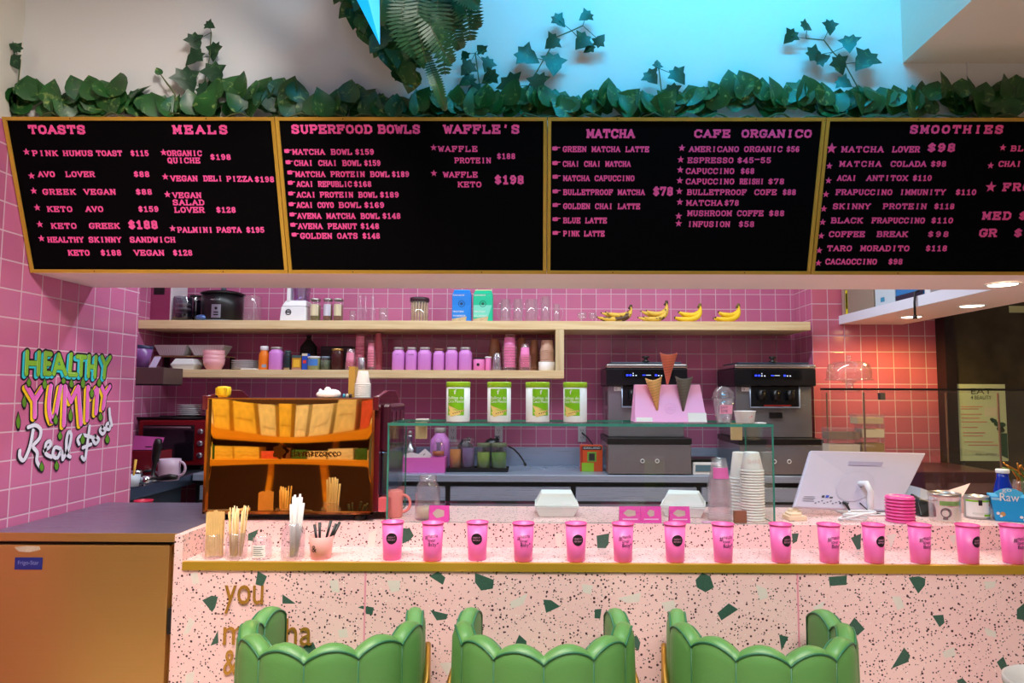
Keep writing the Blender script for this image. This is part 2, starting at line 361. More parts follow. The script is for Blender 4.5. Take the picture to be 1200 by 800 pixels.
M_steel = brushed('brushed_steel', (178, 196, 222), .3, 2, .45)
M_steelv = brushed('brushed_steel', (176, 178, 184), .3, 2)
M_dsteel = mat('dark_gap', (16, 16, 18), .6)
M_bronze = brushed('bronze_steel', (190, 148, 84), .36, 2, .7)
M_top = brushed('steel_top', (122, 116, 142), .3, 1, .5)
M_glass = clear('case_glass', (251, 254, 253), .03, .01, .20)
M_edge = mat('green_glass_edge', (60, 136, 118), .1, var=.4, vscale=12)
M_clear = clear('clear_glass', (253, 252, 255), .06, .04, .32, .035)
M_cplast = clear('clear_plastic', (252, 248, 250), .07, .12, .28, .07)
M_marble = mat('dark_marble', (66, 60, 44), .16, var=.85, vscale=7)
M_wht = mat('white_plastic', (238, 238, 240), .35)
M_paper = mat('white_paper', (240, 236, 232), .6)
M_pink = mat('pink_plastic', (250, 112, 184), .35)
M_floor = mat('grey_floor', (226, 212, 202), .4, var=.1, vscale=3)
# ------------------------------------------------------------------ room shell
ZS, YB = 1.902, 2.92        # underside of the beam and its kitchen side
b = MB(); b.box(-4.6, 4.4, -3.0, 5.0, -.1, 0); struct(b.build('floor', M_floor))
b = MB(); b.box(-2.80, -1.958, 2.02, 3.265, 0, 2.435); b.k = 1; b.box(-2.80, -1.958, 2.02, 3.265, 2.435, 3.6); struct(b.build('wall_left', [T_left, M_cream]))
b = MB(); b.box(-2.80, -2.60, 3.265, 4.9, 0, 2.92); struct(b.build('wall_recess', tile('pink_tile', 'Y', 4.7298, CAMH+.69404, PINK)))
b = MB(); b.box(-2.80, 1.78105, 4.7298, 4.95, 0, 2.92); struct(b.build('wall_back', T_back))
b = MB(); b.box(1.78105, 2.72, 4.421, 4.95, 0, 2.92)
for i in range(6): b.m[i] = 0
b.m[4] = 1; struct(b.build('wall_right', [T_right, T_ret]))
b = MB(); b.box(2.65, 4.4, 4.34, 4.95, 0, 2.92); struct(b.build('wall_marble', M_marble))
b = MB(); b.box(2.585, 2.65, 4.32, 4.421, 0, 2.92); struct(b.build('trim_1', mat('dark_trim', (34, 22, 24), .4)))
b = MB(); b.box(4.3, 4.4, -3.0, 4.34, 0, 3.6); struct(b.build('wall_side', M_cream))
b = MB(); b.box(-4.6, 4.4, -3.0, YB, 3.6, 3.7); struct(b.build('ceiling', M_white))
b = MB(); b.box(-2.80, 4.4, YB, 4.95, 2.9, 3.0); struct(b.build('ceiling', M_white))
YT, ZT, YBt, ZBt = 2.385, 2.445, 2.565, 1.906     # slanted board plane, top and bottom edge
b = MB(); b.box(-1.958, 4.3, 2.452, YB, ZT-.04, 3.6); struct(b.build('wall_front', M_white))
b = MB(); b.prism([(YT+.012, ZT-.006), (YBt+.008, ZS+.002), (YB, ZS), (YB, ZT-.006)], -1.958, 4.3, 'YZ'); struct(b.build('wall_beam', M_soffit))
b = MB(); b.box(1.354, 3.9, -1.2, 2.452, 2.684, 3.55); struct(b.build('wall_duct', M_cream))
b = MB(); b.box(1.966, 2.373, YB, 4.421, ZS, ZS+.054); struct(b.build('trim_2', [M_soffit]))
b = MB(); b.box(1.958, 1.966, YB, 4.421, ZS, ZS+.056); struct(b.build('trim_3', mat('pale_blue_edge', (226, 232, 246), .5)))
b = MB(); p = at(1133, 66, 2.452); b.box(p.x-.004, p.x+.004, 2.444, 2.452, ZT, p.z); struct(b.build('trim_4', M_white))
M_lamp = mat('lamp_disc', (255, 240, 205), .5, emit=14)
for px, py in ((1175, 333), (1139, 358), (1068, 371)):
    d = (at(px, py, 3)-Vector((0, 0, CAMH))); t = (ZS-CAMH)/d.z; q = Vector((d.x*t, d.y*t, ZS))
    t_ = thing('ceiling_downlight', {1175: 'large glowing downlight in the beam, nearest of the three', 1139: 'middle glowing downlight under the hanging shelf slab', 1068: 'farthest glowing downlight under the hanging shelf slab, beside a dangling cable'}[px], 'light', q, group='recessed downlights')
    b = MB(); b.lathe([(.05, -.001), (.062, -.005), (.066, 0)], seg=28); b.build('trim_ring', M_wht, t_)
    b = MB(); b.lathe([(0, -.003), (.052, -.003), (.052, 0)], seg=28); b.build('diffuser', M_lamp, t_)
    l = bpy.data.lights.new('downlight', 'SPOT'); far = px == 1068; l.energy = 26 if far else 16; l.spot_size = 3.05 if far else 2.4; l.spot_blend = .5; l.shadow_soft_size = .05; l.color = (1, .64, .12) if far else (1, .78, .46)
    o = bpy.data.objects.new('downlight', l); COL.objects.link(o); o.location = q-Vector((0, 0, .02))
# ------------------------------------------------------------------ menu boards
NB = Vector((0, YT-YBt, ZT-ZBt)).normalized()                         # up along the board
OUT = Vector((1, 0, 0)).cross(NB)                                      # towards the room
P0 = Vector((0, YBt, ZBt))
def onboard(px, py):
    d = at(px, py, 1)-Vector((0, 0, CAMH)); o = Vector((0, 0, CAMH))
    t = (P0-o).dot(OUT)/d.dot(OUT); q = o+d*t-P0
    return q.x, q.dot(NB)
HB = (Vector((0, YT, ZT))-P0).length
BM = Matrix((Vector((1, 0, 0)), -OUT, NB)).transposed().to_4x4()
edges = [onboard(24, 228)[0], None, None, None, onboard(1200, 228)[0]+.55]
edges[0] = -1.955
for i, (px, py) in enumerate(((331.5, 228), (641, 228), (957.5, 228))): edges[i+1] = onboard(px, py)[0]
BOARDS = [
 [('TOASTS', 36, 102, 152, 11), ('MEALS', 203.5, 269, 152, 11), ('*', 33.5, 0, 178, 4), ('PINK', 40, 70, 179.6, 7), ('HUMUS', 76, 111, 179.6, 7), ('TOAST', 115, 145, 179.6, 7), ('$115', 155, 176, 179.6, 7), ('*', 39.4, 0, 206, 4), ('AVO', 47, 66.5, 204, 7), ('LOVER', 79, 113, 204, 7), ('$88', 158.6, 177, 204, 7),
  ('*', 42, 0, 223.5, 4), ('GREEK', 52, 91, 224.6, 7), ('VEGAN', 100.5, 137.5, 224.6, 7), ('$88', 161, 180, 224.6, 7), ('*', 46, 0, 243, 4), ('KETO', 57.5, 87, 244.7, 7), ('AVO', 102.5, 123, 244.7, 7), ('$159', 164, 187.5, 244.7, 7), ('*', 49, 0, 262.5, 4), ('KETO', 62, 92, 264.3, 7), ('GREEK', 106.5, 142, 264.3, 7), ('$188', 152.5, 186.5, 263, 10.5),
  ('*', 51, 0, 279, 4), ('HEALTHY', 58, 100, 280.4, 7), ('SKINNY', 106, 144, 280.4, 7), ('SANDWICH', 154, 207, 280.4, 7), ('KETO', 82, 107, 295.7, 7), ('$188', 120, 144, 295.7, 7), ('VEGAN', 159, 194, 295.7, 7), ('$128', 204.5, 227, 295.7, 7),
  ('*', 193.5, 0, 178.7, 4), ('ORGANIC', 197.5, 238, 179.6, 7), ('QUICHE', 198, 236, 188, 7), ('$198', 248, 272, 184, 7), ('*', 195.5, 0, 207, 4), ('VEGAN', 201.7, 233, 209, 7), ('DELI', 240, 262, 209, 7), ('PIZZA', 267, 297, 209.5, 7), ('$198', 300, 322.5, 210, 7), ('*', 198, 0, 227.7, 4), ('VEGAN', 204, 237.4, 228.6, 7), ('SALAD', 204, 241, 237, 7), ('LOVER', 206, 241, 245.6, 7), ('$128', 255, 277.6, 245.6, 7), ('*', 204, 0, 267.4, 4), ('PALMINI', 209.6, 251, 269, 7), ('PASTA', 255.5, 284, 269, 7), ('$195', 290, 311, 269, 7)],
 [('SUPERFOOD', 342.7, 436.7, 151.5, 11), ('BOWLS', 443.8, 492.8, 151.5, 11), ("WAFFLE'S", 520.6, 609, 151.5, 11), ('>', 338.5, 0, 177, 8), ('MATCHA BOWL', 344, 413.5, 178, 7), ('$159', 417, 439, 178, 7), ('>', 340, 0, 190, 8), ('CHAI CHAI BOWL', 346, 424, 191, 7), ('$159', 427.6, 446.6, 191, 7), ('>', 342, 0, 202, 8), ('MATCHA', 347.5, 382, 204, 7), ('PROTEIN BOWL', 388.5, 457, 204, 7), ('$189', 460, 480, 204, 7),
  ('>', 342.5, 0, 214, 8), ('ACAI REPUBLIC', 349, 413, 215.5, 7), ('$168', 415.7, 436, 215.5, 7), ('>', 343, 0, 226.5, 8), ('ACAI', 349, 371, 228, 7), ('PROTEIN BOWL', 376, 442.7, 228, 7), ('$189', 446, 468, 228, 7), ('>', 343.5, 0, 239, 8), ('ACAI COYO', 349, 392, 240, 7), ('BOWL', 398, 424, 240, 7), ('$169', 427.6, 451, 240, 7), ('>', 344.6, 0, 251, 8), ('AVENA MATCHA BOWL', 349.7, 445.5, 252.7, 7), ('$148', 449, 470, 252.7, 7), ('>', 345.5, 0, 263, 8), ('AVENA PEANUT', 350.6, 419, 264.6, 7), ('$148', 423.4, 445, 264.6, 7), ('>', 347, 0, 274.5, 8), ('GOLDEN', 353, 390, 276, 7), ('OATS', 396, 420, 276, 7), ('$148', 425.7, 446, 276, 7),
  ('*', 508.7, 0, 173, 4), ('WAFFLE', 514, 560, 174.5, 7), ('PROTEIN', 533, 575.5, 188, 7), ('$188', 582.6, 604, 183, 7), ('*', 509, 0, 203, 4), ('WAFFLE', 520, 560, 204.5, 7), ('KETO', 536.7, 564.5, 216, 7), ('$198', 580, 614, 210.5, 11)],
 [('MATCHA', 687.6, 743, 156.7, 11), ('CAFE', 812.7, 855, 156.7, 10), ('ORGANICO', 868, 950, 156.7, 10), ('>', 651.5, 0, 174, 9), ('GREEN MATCHA LATTE', 659.5, 760, 174.8, 7), ('>', 651.7, 0, 191, 9), ('CHAI CHAI MATCHA', 659.5, 738.5, 192, 7), ('>', 652, 0, 207, 9), ('MATCHA CAPUCCINO', 660, 743, 208.7, 7), ('>', 652, 0, 224, 9), ('BULLETPROOF MATCHA', 660, 755, 225, 7), ('$78', 765, 788, 224, 11), ('>', 652, 0, 240, 9), ('GOLDEN CHAI LATTE', 660, 749.5, 241.4, 7), ('>', 652, 0, 256.5, 9), ('BLUE LATTE', 660, 710.7, 258, 7), ('>', 652, 0, 272.5, 9), ('PINK LATTE', 660, 708, 273.3, 7),
  ('*', 798.4, 0, 173.5, 4.2), ('AMERICANO', 807, 865, 174.8, 7), ('ORGANIC', 871, 915.6, 174.8, 7), ('$56', 920.5, 935.6, 174.8, 7), ('*', 797, 0, 187, 4.2), ('ESPRESSO', 805, 858.6, 187.8, 7), ('$45-55', 863, 902.6, 187.8, 7), ('*', 796.5, 0, 199, 4.2), ('CAPUCCINO', 803, 859.5, 200.4, 7), ('$68', 867, 883, 200.4, 7), ('*', 796, 0, 211.5, 4.2), ('CAPUCCINO', 803, 859.5, 212.5, 7), ('REISHI', 866, 894, 212.5, 7), ('$78', 899, 918, 212.5, 7), ('*', 795.4, 0, 224, 4.2), ('BULLETPROOF', 804.5, 873.8, 225, 7), ('COFE', 883, 909, 225, 7), ('$88', 916, 931.5, 225, 7), ('*', 796, 0, 236.5, 4.2), ('MATCHA', 803.6, 845.7, 237.5, 7), ('$78', 848, 865, 237.5, 7),
  ('*', 794.6, 0, 253, 4.2), ('MUSHROOM', 805, 856.5, 249.6, 7), ('COFFE', 862.8, 893.6, 249.6, 7), ('$88', 900, 918, 249.6, 7), ('*', 794.6, 0, 261.5, 4.2), ('INFUSION', 805, 854.5, 262.3, 7), ('$58', 864.7, 883, 262.3, 7)],
 [('SMOOTHIES', 1064, 1174, 151.7, 10.5), ('*', 973, 0, 174, 6.5), ('MATCHA', 984.5, 1034, 175, 7.5), ('LOVER', 1044, 1076, 175, 7.5), ('$98', 1085, 1118, 173, 10.5), ('*', 970.5, 0, 194.5, 4), ('MATCHA', 982, 1031.5, 192, 7), ('COLADA', 1042, 1083.5, 192, 7), ('$98', 1089, 1107, 192, 7), ('*', 969.5, 0, 211.5, 4), ('ACAI', 980, 1002, 208.5, 7), ('ANTITOX', 1014, 1062, 208.5, 7), ('$110', 1068, 1090, 208.5, 7), ('*', 966.5, 0, 227.5, 4), ('FRAPUCCINO', 978, 1044, 225, 7), ('IMMUNITY', 1052.5, 1106, 225, 7), ('$110', 1118, 1142, 225, 7), ('*', 964, 0, 244.5, 4), ('SKINNY', 974.5, 1018.5, 241.5, 7), ('PROTEIN', 1033, 1084, 241.5, 7), ('$118', 1093, 1116.5, 241.5, 7),
  ('*', 962.7, 0, 260, 4), ('BLACK', 972.5, 1009.5, 258, 7), ('FRAPUCCINO', 1020, 1082, 258, 7), ('$110', 1089.5, 1115, 258, 7), ('*', 961, 0, 276, 4), ('COFFEE', 970, 1012, 274, 7), ('BREAK', 1026, 1062, 274, 7), ('$98', 1085, 1110.5, 274, 7), ('*', 958.7, 0, 293, 4), ('TARO', 968, 997, 290.5, 7), ('MORADITO', 1007, 1064, 290.5, 7), ('$118', 1083, 1108, 290.5, 7), ('*', 957.7, 0, 307.7, 4), ('CACAOCCINO', 966, 1026, 306, 7), ('$98', 1039.5, 1056, 306, 7),
  ('*', 1173, 0, 173, 4), ('BLUE', 1182, 1214, 174, 7), ('*', 1158.7, 0, 194, 4), ('CHAI', 1168, 1194.5, 192, 7), ('*', 1159, 0, 219, 6.5), ('FRO', 1172.5, 1206, 219, 10), ('MED', 1149, 1183, 252.5, 10), ('$', 1191, 1202, 252.5, 10), ('GR', 1145.5, 1166, 272.5, 10), ('$1', 1186, 1207, 272.5, 10)]]
BLAB = ['black menu board headed TOASTS and MEALS in a gold frame, first from the tiled wall', "black menu board headed SUPERFOOD BOWLS and WAFFLE'S in a gold frame", 'black menu board headed MATCHA and CAFE ORGANICO in a gold frame', 'black menu board headed SMOOTHIES, cut by the edge of the photo']
for k, items in enumerate(BOARDS):
    x0, x1 = edges[k]+.0015, edges[k+1]-.0015
    org = P0+Vector((x0, 0, 0))
    t_ = thing('menu_board', BLAB[k], 'menu board', org, group='menu boards over the counter'); 
    t_.rotation_euler = BM.to_euler()
    W = x1-x0; fr = .0125
    b = MB(); b.box(fr, W-fr, -.010, 0, fr, HB-fr); b.build('panel', M_matte, t_)
    b = MB(); b.box(0, fr, -.016, 0, fr, HB-fr); b.box(W-fr, W, -.016, 0, fr, HB-fr); b.k = 1; b.box(0, W, -.016, 0, 0, fr); b.box(0, W, -.016, 0, HB-fr, HB)
    b.k = 2
    for sx in (.25*W, .75*W):
        for z in (fr/2, HB-fr/2): b.box(sx-.002, sx+.002, -.0165, -.015, z-.002, z+.002)
    b.build('frame', [M_goldv, M_gold, M_dsteel], t_)
    cur = None; rows = {}
    for it in items: rows.setdefault((round(it[3]/3.2), it[1] > {0: 190, 1: 500, 2: 792, 3: 1140}[k]), []).append(it)
    for key, its in rows.items():
        b = MB()
        for s, a, c, y, h in its:
            u0, v0 = onboard(a, y); px_m = 1/ (onboard(a+1, y)[0]-u0); hv = (onboard(a, y-h/2)[1]-onboard(a, y+h/2)[1])
            u0 -= x0
            if s == '*': star2(b, u0, v0, h/px_m); continue
            if s == '>': hand2(b, u0-h/2/px_m, v0-.0075, h/px_m*1.05, .016); continue
            u1 = onboard(c, y)[0]-x0; g = (u1-u0)/len(s)*.07
            slab(b, s, u0-g, v0-hv/2, u1-u0+2*g, hv, .23 if h > 9 else .20)
        b.xf(0, Matrix.Translation((0, -.010, 0))); b.build('lettering_row', M_letter, t_)
# ------------------------------------------------------------------ wall shelf
YSF = 4.33
t_ = thing('wall_shelf', 'long pale pine wall shelf of two levels joined by an end board', 'shelf', (-.4, 4.53, 1.543))
def rel(b, t): return b.xf(0, Matrix.Translation(-Vector(t.location)))
b = MB(); b.box(-2.598, 1.735, YSF, 4.729, 1.855, 1.91); rel(b, t_).build('upper_plank', M_shelf, t_, bevel=.002)
b = MB(); b.box(at(195, 438, YSF).x, xat(661, YSF), YSF, 4.729, 1.541, 1.592); rel(b, t_).build('lower_plank', M_shelf, t_, bevel=.002)
b = MB(); b.box(xat(651, YSF), xat(661, YSF), YSF+.001, 4.729, 1.592, 1.855); rel(b, t_).build('end_panel', wood('pale_pine', (226, 208, 166), (210, 186, 140), 2), t_)
ZU, ZL = 1.91, 1.592
# ------------------------------------------------------------------ terrazzo bar counter
YF, YU, ZC, ZG = 2.40, 2.632, .95, .860       # front, upstand, top, ledge
XL, XR = -1.275, 2.9
t_ = thing('bar_counter', 'pink terrazzo bar counter with a sunken ledge along its front', 'counter', (.8, 2.7, 0))
b = MB()
b.box(XL, XR, YF, YU+.4, 0, ZG); b.box(XL, XL+.03, YF, YU, ZG, ZC); b.box(XL, XR, YU, YU+.40, ZG, ZC)
b.k = 1
GC = [[(302,668.8),(313,675),(308,687),(299.5,684.5)], [(237,703),(248,697.5),(255.5,699),(252,712),(248.5,717)], [(331,696),(346.5,707),(331,707)], [(419.5,711.5),(424,709.5),(438,711.5),(436.5,720),(429,719),(427.5,714)], [(246.5,756.5),(255.5,738),(256,753)], [(355,758),(367,752),(370.5,760),(363,766)],
 [(503.4,675),(513.5,669),(522,676.4),(519,685)], [(556.6,670.7),(578.8,679.3),(577.6,689.4),(563.8,691.7),(556.6,682)], [(636.6,702.3),(645.8,702.9),(656.4,710.3),(640,718)], [(504.3,714.7),(525,719.6),(523,725.3),(512,726.7)], [(608.4,743.4),(617,751),(617,759),(601,760)], [(697,713.8),(705,713),(703.3,724.7),(696.7,724)],
 [(815,679.3),(823,670.7),(832.4,675),(836.7,688),(826.7,693.7),(816.6,688)], [(840.5,718),(854,706.6),(865,713.8),(845.4,726.7)], [(913,743.4),(924,746),(915.8,762)], [(739.8,747),(746,744),(750.5,752.6),(748.5,762),(741.8,757)], [(971,675.8),(992.4,674),(991.9,685),(972.3,686.4)], [(1064.6,676.4),(1076.7,675),(1084.4,677.8),(1083.8,685.6),(1076,695.3)],
 [(1092.5,721),(1105.4,720),(1106.8,729.5),(1101,734.4)], [(994,733.3),(1001.3,723.2),(1013.4,736.7),(1004.8,744.5)], [(1044.5,783.3),(1059.4,758.3),(1066.6,767.8),(1063.7,775.5)], [(1168,775.5),(1175.8,769),(1180.7,781),(1177,790.8)], [(1191.6,713.7),(1200,706.5),(1205,727),(1191.6,725)], [(1121,797),(1128,794),(1134,801),(1126,806)],
 [(520,850),(540,846),(538,866),(524,868)], [(700,830),(716,826),(720,842),(704,848)], [(1130,850),(1150,846),(1152,862)], [(240,840),(258,836),(254,856)]]
WC = [[(223,672),(231,670),(234,683),(226,685)], [(453.4,680),(469,680),(468,692),(458,694)], [(598,705),(618.5,695),(613,708),(599,713)], [(515,777),(531,775.6),(531.6,784),(523.5,791)], [(723,701),(751,694),(749,705),(735,706)], [(886,685),(898,690),(900,700),(890,703)], [(1045,699),(1055,698),(1060,711),(1052,715)], [(1153,681),(1167,681),(1166,688),(1155,690)], [(1154,735),(1167,740),(1167,747),(1156,744)], [(1104,764),(1118,758),(1120,768),(1107,771)], [(214.4,744),(222,723),(228.4,728),(222,741)], [(386,680),(396,679),(398,694),(389,693)], [(682,684),(695,686),(692,696),(683,694)], [(396,738),(406,736),(408,746),(398,747)], [(218,790),(228,786),(226,804),(216,806)], [(952,712),(966,704),(962,718)], [(775,706),(790,703),(792,714),(780,716)]]
UG = [[(472,618.5),(480.5,619),(485,627.5),(480,633),(471.5,637)], [(699,627.5),(714,624.6),(713,637.6),(707.6,645),(700,642)], [(928,625),(936,624.6),(934,634),(929,637)], [(997,630),(1009,625),(1008.5,642),(1005.7,646)], [(1151,652),(1170,649.6),(1168.6,657),(1152,656)], [(291,625),(303,620),(297,634),(290,633)]]
UW = [[(432.5,625),(442,619),(439,640.6),(430,641)], [(650,624.6),(659,624.6),(657,642),(652,639)], [(1039,627),(1051,625),(1044,642)], [(1112,628),(1120,626),(1118,640)], [(960,628),(968,627),(964,640)]]
for kk, LST, Yp in ((1, GC, YF), (2, WC, YF), (1, UG, YU), (2, UW, YU)):
    b.k = kk
    for poly in LST: b.prism([(at(x, y, Yp).x, at(x, y, Yp).z) for x, y in poly], Yp+.002, Yp-.0004)
rel(b, t_).build('body', [M_terr, M_green_chip, M_white_chip], t_, bevel=0)
b = MB(); b.box(XL+.032, XR, YF-.006, YF+.012, ZG-.029, ZG+.0002); rel(b, t_).build('edge_strip', M_brass, t_, bevel=.001)
b = MB(); b.k = 0
for px in (433, 929): x = xat(px, YF); b.box(x-.003, x+.003, YF-.0006, YF+.001, 0, ZG-.03)
rel(b, t_).build('panel_joint', mat('pink_joint', (232, 150, 168), .4), t_)
M_gold_letter = mat('gold_letters', (192, 142, 56), .25, .5)
for txt, x0, x1, y0, y1 in (('you', 263, 309.5, 685, 718), ('matcha', 262, 366.5, 724, 755), ('&', 262, 279, 761, 790)):
    b = MB(); p = at(x0, y1, YF); q = at(x1, y0, YF); sans(b, txt, p.x, p.z, q.x-p.x, q.z-p.z, .004, y=YF-.0005)
    s0 = len(b.v); b2 = MB(); b2.v = list(b.v); b2.f = b.f; b2.m = b.m; b2.s = b.s
    o = rel(b2, t_).build('lettering_row', M_gold_letter, t_); md = o.modifiers.new('solid', 'SOLIDIFY'); md.thickness = .003
    md.offset = 0
# ------------------------------------------------------------------ steel corner unit
t_ = thing('steel_cabinet', 'bronze coloured steel undercounter cabinet with a lilac grey top by the tiled wall', 'cabinet', (-1.6, 2.7, 0))
b = MB(); b.box(-1.956, XL-.003, 2.46, 3.09, .08, .912); b.k = 1; b.box(-1.956, XL-.003, 2.455, 3.07, .906, .914); b.box(-1.9, XL-.04, 2.49, 3.0, 0, .08); rel(b, t_).build('body', [M_bronze, M_dsteel], t_)
b = MB(); b.box(-1.956, XL-.003, 2.43, 3.09, .919, .95); b.k = 1
top = b; rel(b, t_); 
for i, (f, pl) in enumerate(zip(top.f, top.m)):
    zs = [top.v[j].z for j in f]
    if min(zs) > .949-0: top.m[i] = 1
b.build('worktop', [M_bronze, M_top], t_, bevel=.002)
b = MB(); b.box(-1.954, -1.312, 2.436, 2.459, .10, .906); d_ = rel(b, t_).build('door', M_bronze, t_, bevel=.003)
b = MB(); b.box(-1.306, -1.285, 2.432, 2.459, .60, .69); rel(b, t_).build('handle', [M_dsteel], t_, bevel=.003)
b = MB(); p = at(17, 667, 2.435); q = at(50, 653, 2.435); b.box(p.x, q.x, 2.434, 2.437, p.z, q.z); b.k = 1; sans(b, 'Frigo-Star', p.x+.012, p.z+.013, q.x-p.x-.024, .018, .0006, y=2.4338)
rel(b, t_).build('sticker', [mat('blue_sticker', (22, 40, 120), .35), mat('grey_print', (120, 130, 190), .4)], t_)
b = MB(); b.prism([(at(x, y, 2.435).x, at(x, y, 2.435).z) for x, y in ((17, 641), (22, 646), (34, 647), (47, 644), (46, 640), (30, 639.5))], 2.4348, 2.437); rel(b, t_).build('label_scar', mat('scraped_label', (190, 172, 150), .7, var=.25, vscale=90), t_)
# ------------------------------------------------------------------ kitchen counters
YK = 4.18
t_ = thing('back_counter', 'long stainless steel back counter with drawers below pink tiles', 'counter', (-.3, 4.4, 0))
b = MB(); b.box(-2.13, 1.775, YK, 4.728, .905, .95); rel(b, t_).build('worktop', M_steel, t_, bevel=.006)
b = MB(); b.box(-2.13, 1.775, 4.712, 4.729, .95, 1.075); rel(b, t_).build('backsplash', M_steel, t_, bevel=.002)
b = MB(); b.box(-2.13, 1.775, YK+.05, 4.728, .05, .905); rel(b, t_).build('carcass', M_dsteel, t_)
for i in range(5):
    x0 = -2.10+i*.77+.01; 
    b = MB(); b.box(x0, x0+.74, YK+.015, YK+.05, .50, .875); d_ = rel(b, t_).build('drawer', M_steel, t_, bevel=.004)
    b = MB(); b.box(x0, x0+.74, YK+.004, YK+.015, .775, .79); rel(b, t_).build('handle', M_dsteel, d_)
    b = MB(); b.box(x0, x0+.74, YK+.015, YK+.05, .08, .485); rel(b, t_).build('drawer', M_steel, t_, bevel=.004)
t_ = thing('side_counter', 'dark blue grey steel counter running back along the tiled recess', 'counter', (-2.35, 4.0, 0))
b = MB(); b.box(-2.598, -2.135, 3.27, 4.728, .88, .95); rel(b, t_).build('worktop', brushed('blue_steel', (120, 140, 160), .34, 1), t_, bevel=.012)
b = MB(); b.box(-2.598, -2.18, 3.28, 4.15, .1, .88); rel(b, t_).build('carcass', mat('dark_steel', (40, 52, 62), .4), t_)
# ------------------------------------------------------------------ glass display case
t_ = thing('display_case', 'clear glass display case with green edges standing on the bar counter', 'display case', (.165, 2.8, ZC))
X0, X1, Y0, Y1, Z1 = -.593, .906, 2.648, 3.0, 1.331
g = .006
def pane(name, x0, x1, y0, y1, z0, z1, edge):
    b = MB(); b.box(x0, x1, y0, y1, z0, z1)
    for i, f in enumerate(b.f):
        c = sum((b.v[j] for j in f), Vector())/4
        e = [(abs(c.x-x0) < 1e-6 or abs(c.x-x1) < 1e-6), (abs(c.y-y0) < 1e-6 or abs(c.y-y1) < 1e-6), (abs(c.z-z0) < 1e-6 or abs(c.z-z1) < 1e-6)]
        n = [k for k in range(3) if e[k]][0]
        b.m[i] = 0 if n == edge else 1
    rel(b, t_).build(name, [M_glass, M_edge], t_)
pane('top_pane', X0, X1, Y0-.004, Y1, Z1-.011, Z1, 2)
pane('front_pane', X0+g, X1-g, Y0, Y0+g, ZC+.001, Z1-.011, 1)
pane('side_pane', X0, X0+g, Y0, Y1, ZC+.001, Z1-.011, 0)
pane('side_pane', X1-g, X1, Y0, Y1, ZC+.001, Z1-.011, 0)
M_pad = mat('beige_pad', (214, 190, 140), .6)
for px in (493, 864):
    b = MB(); p = at(px, 505, Y1-.01); b.cbox(p.x, Y1+.004, 1.245, .052, .008, .076); rel(b, t_).build('hinge_pad', M_pad, t_, bevel=.003)
# ------------------------------------------------------------------ black edged glass screen on the right
Yg = 3.25
t_ = thing('glass_screen', 'clear glass screen with a thin black top rail by the register', 'screen', (2.1, Yg, ZC))
b = MB(); p = at(962, 457, Yg); zt = p.z
for x0, x1 in ((p.x, xat(1126, Yg)-.003), (xat(1126, Yg)+.003, 2.86)): b.box(x0, x1, Yg-.003, Yg+.003, ZC, zt)
rel(b, t_).build('pane', M_glass, t_)
b = MB(); b.box(p.x, 2.86, Yg-.008, Yg+.008, zt, zt+.010); rel(b, t_).build('rail', M_black, t_)
b = MB(); x = xat(1033, Yg); b.box(x-.012, x+.012, Yg-.012, Yg+.012, zt-.045, zt-.012); rel(b, t_).build('clip', mat('grey_clip', (90, 84, 76), .4), t_)
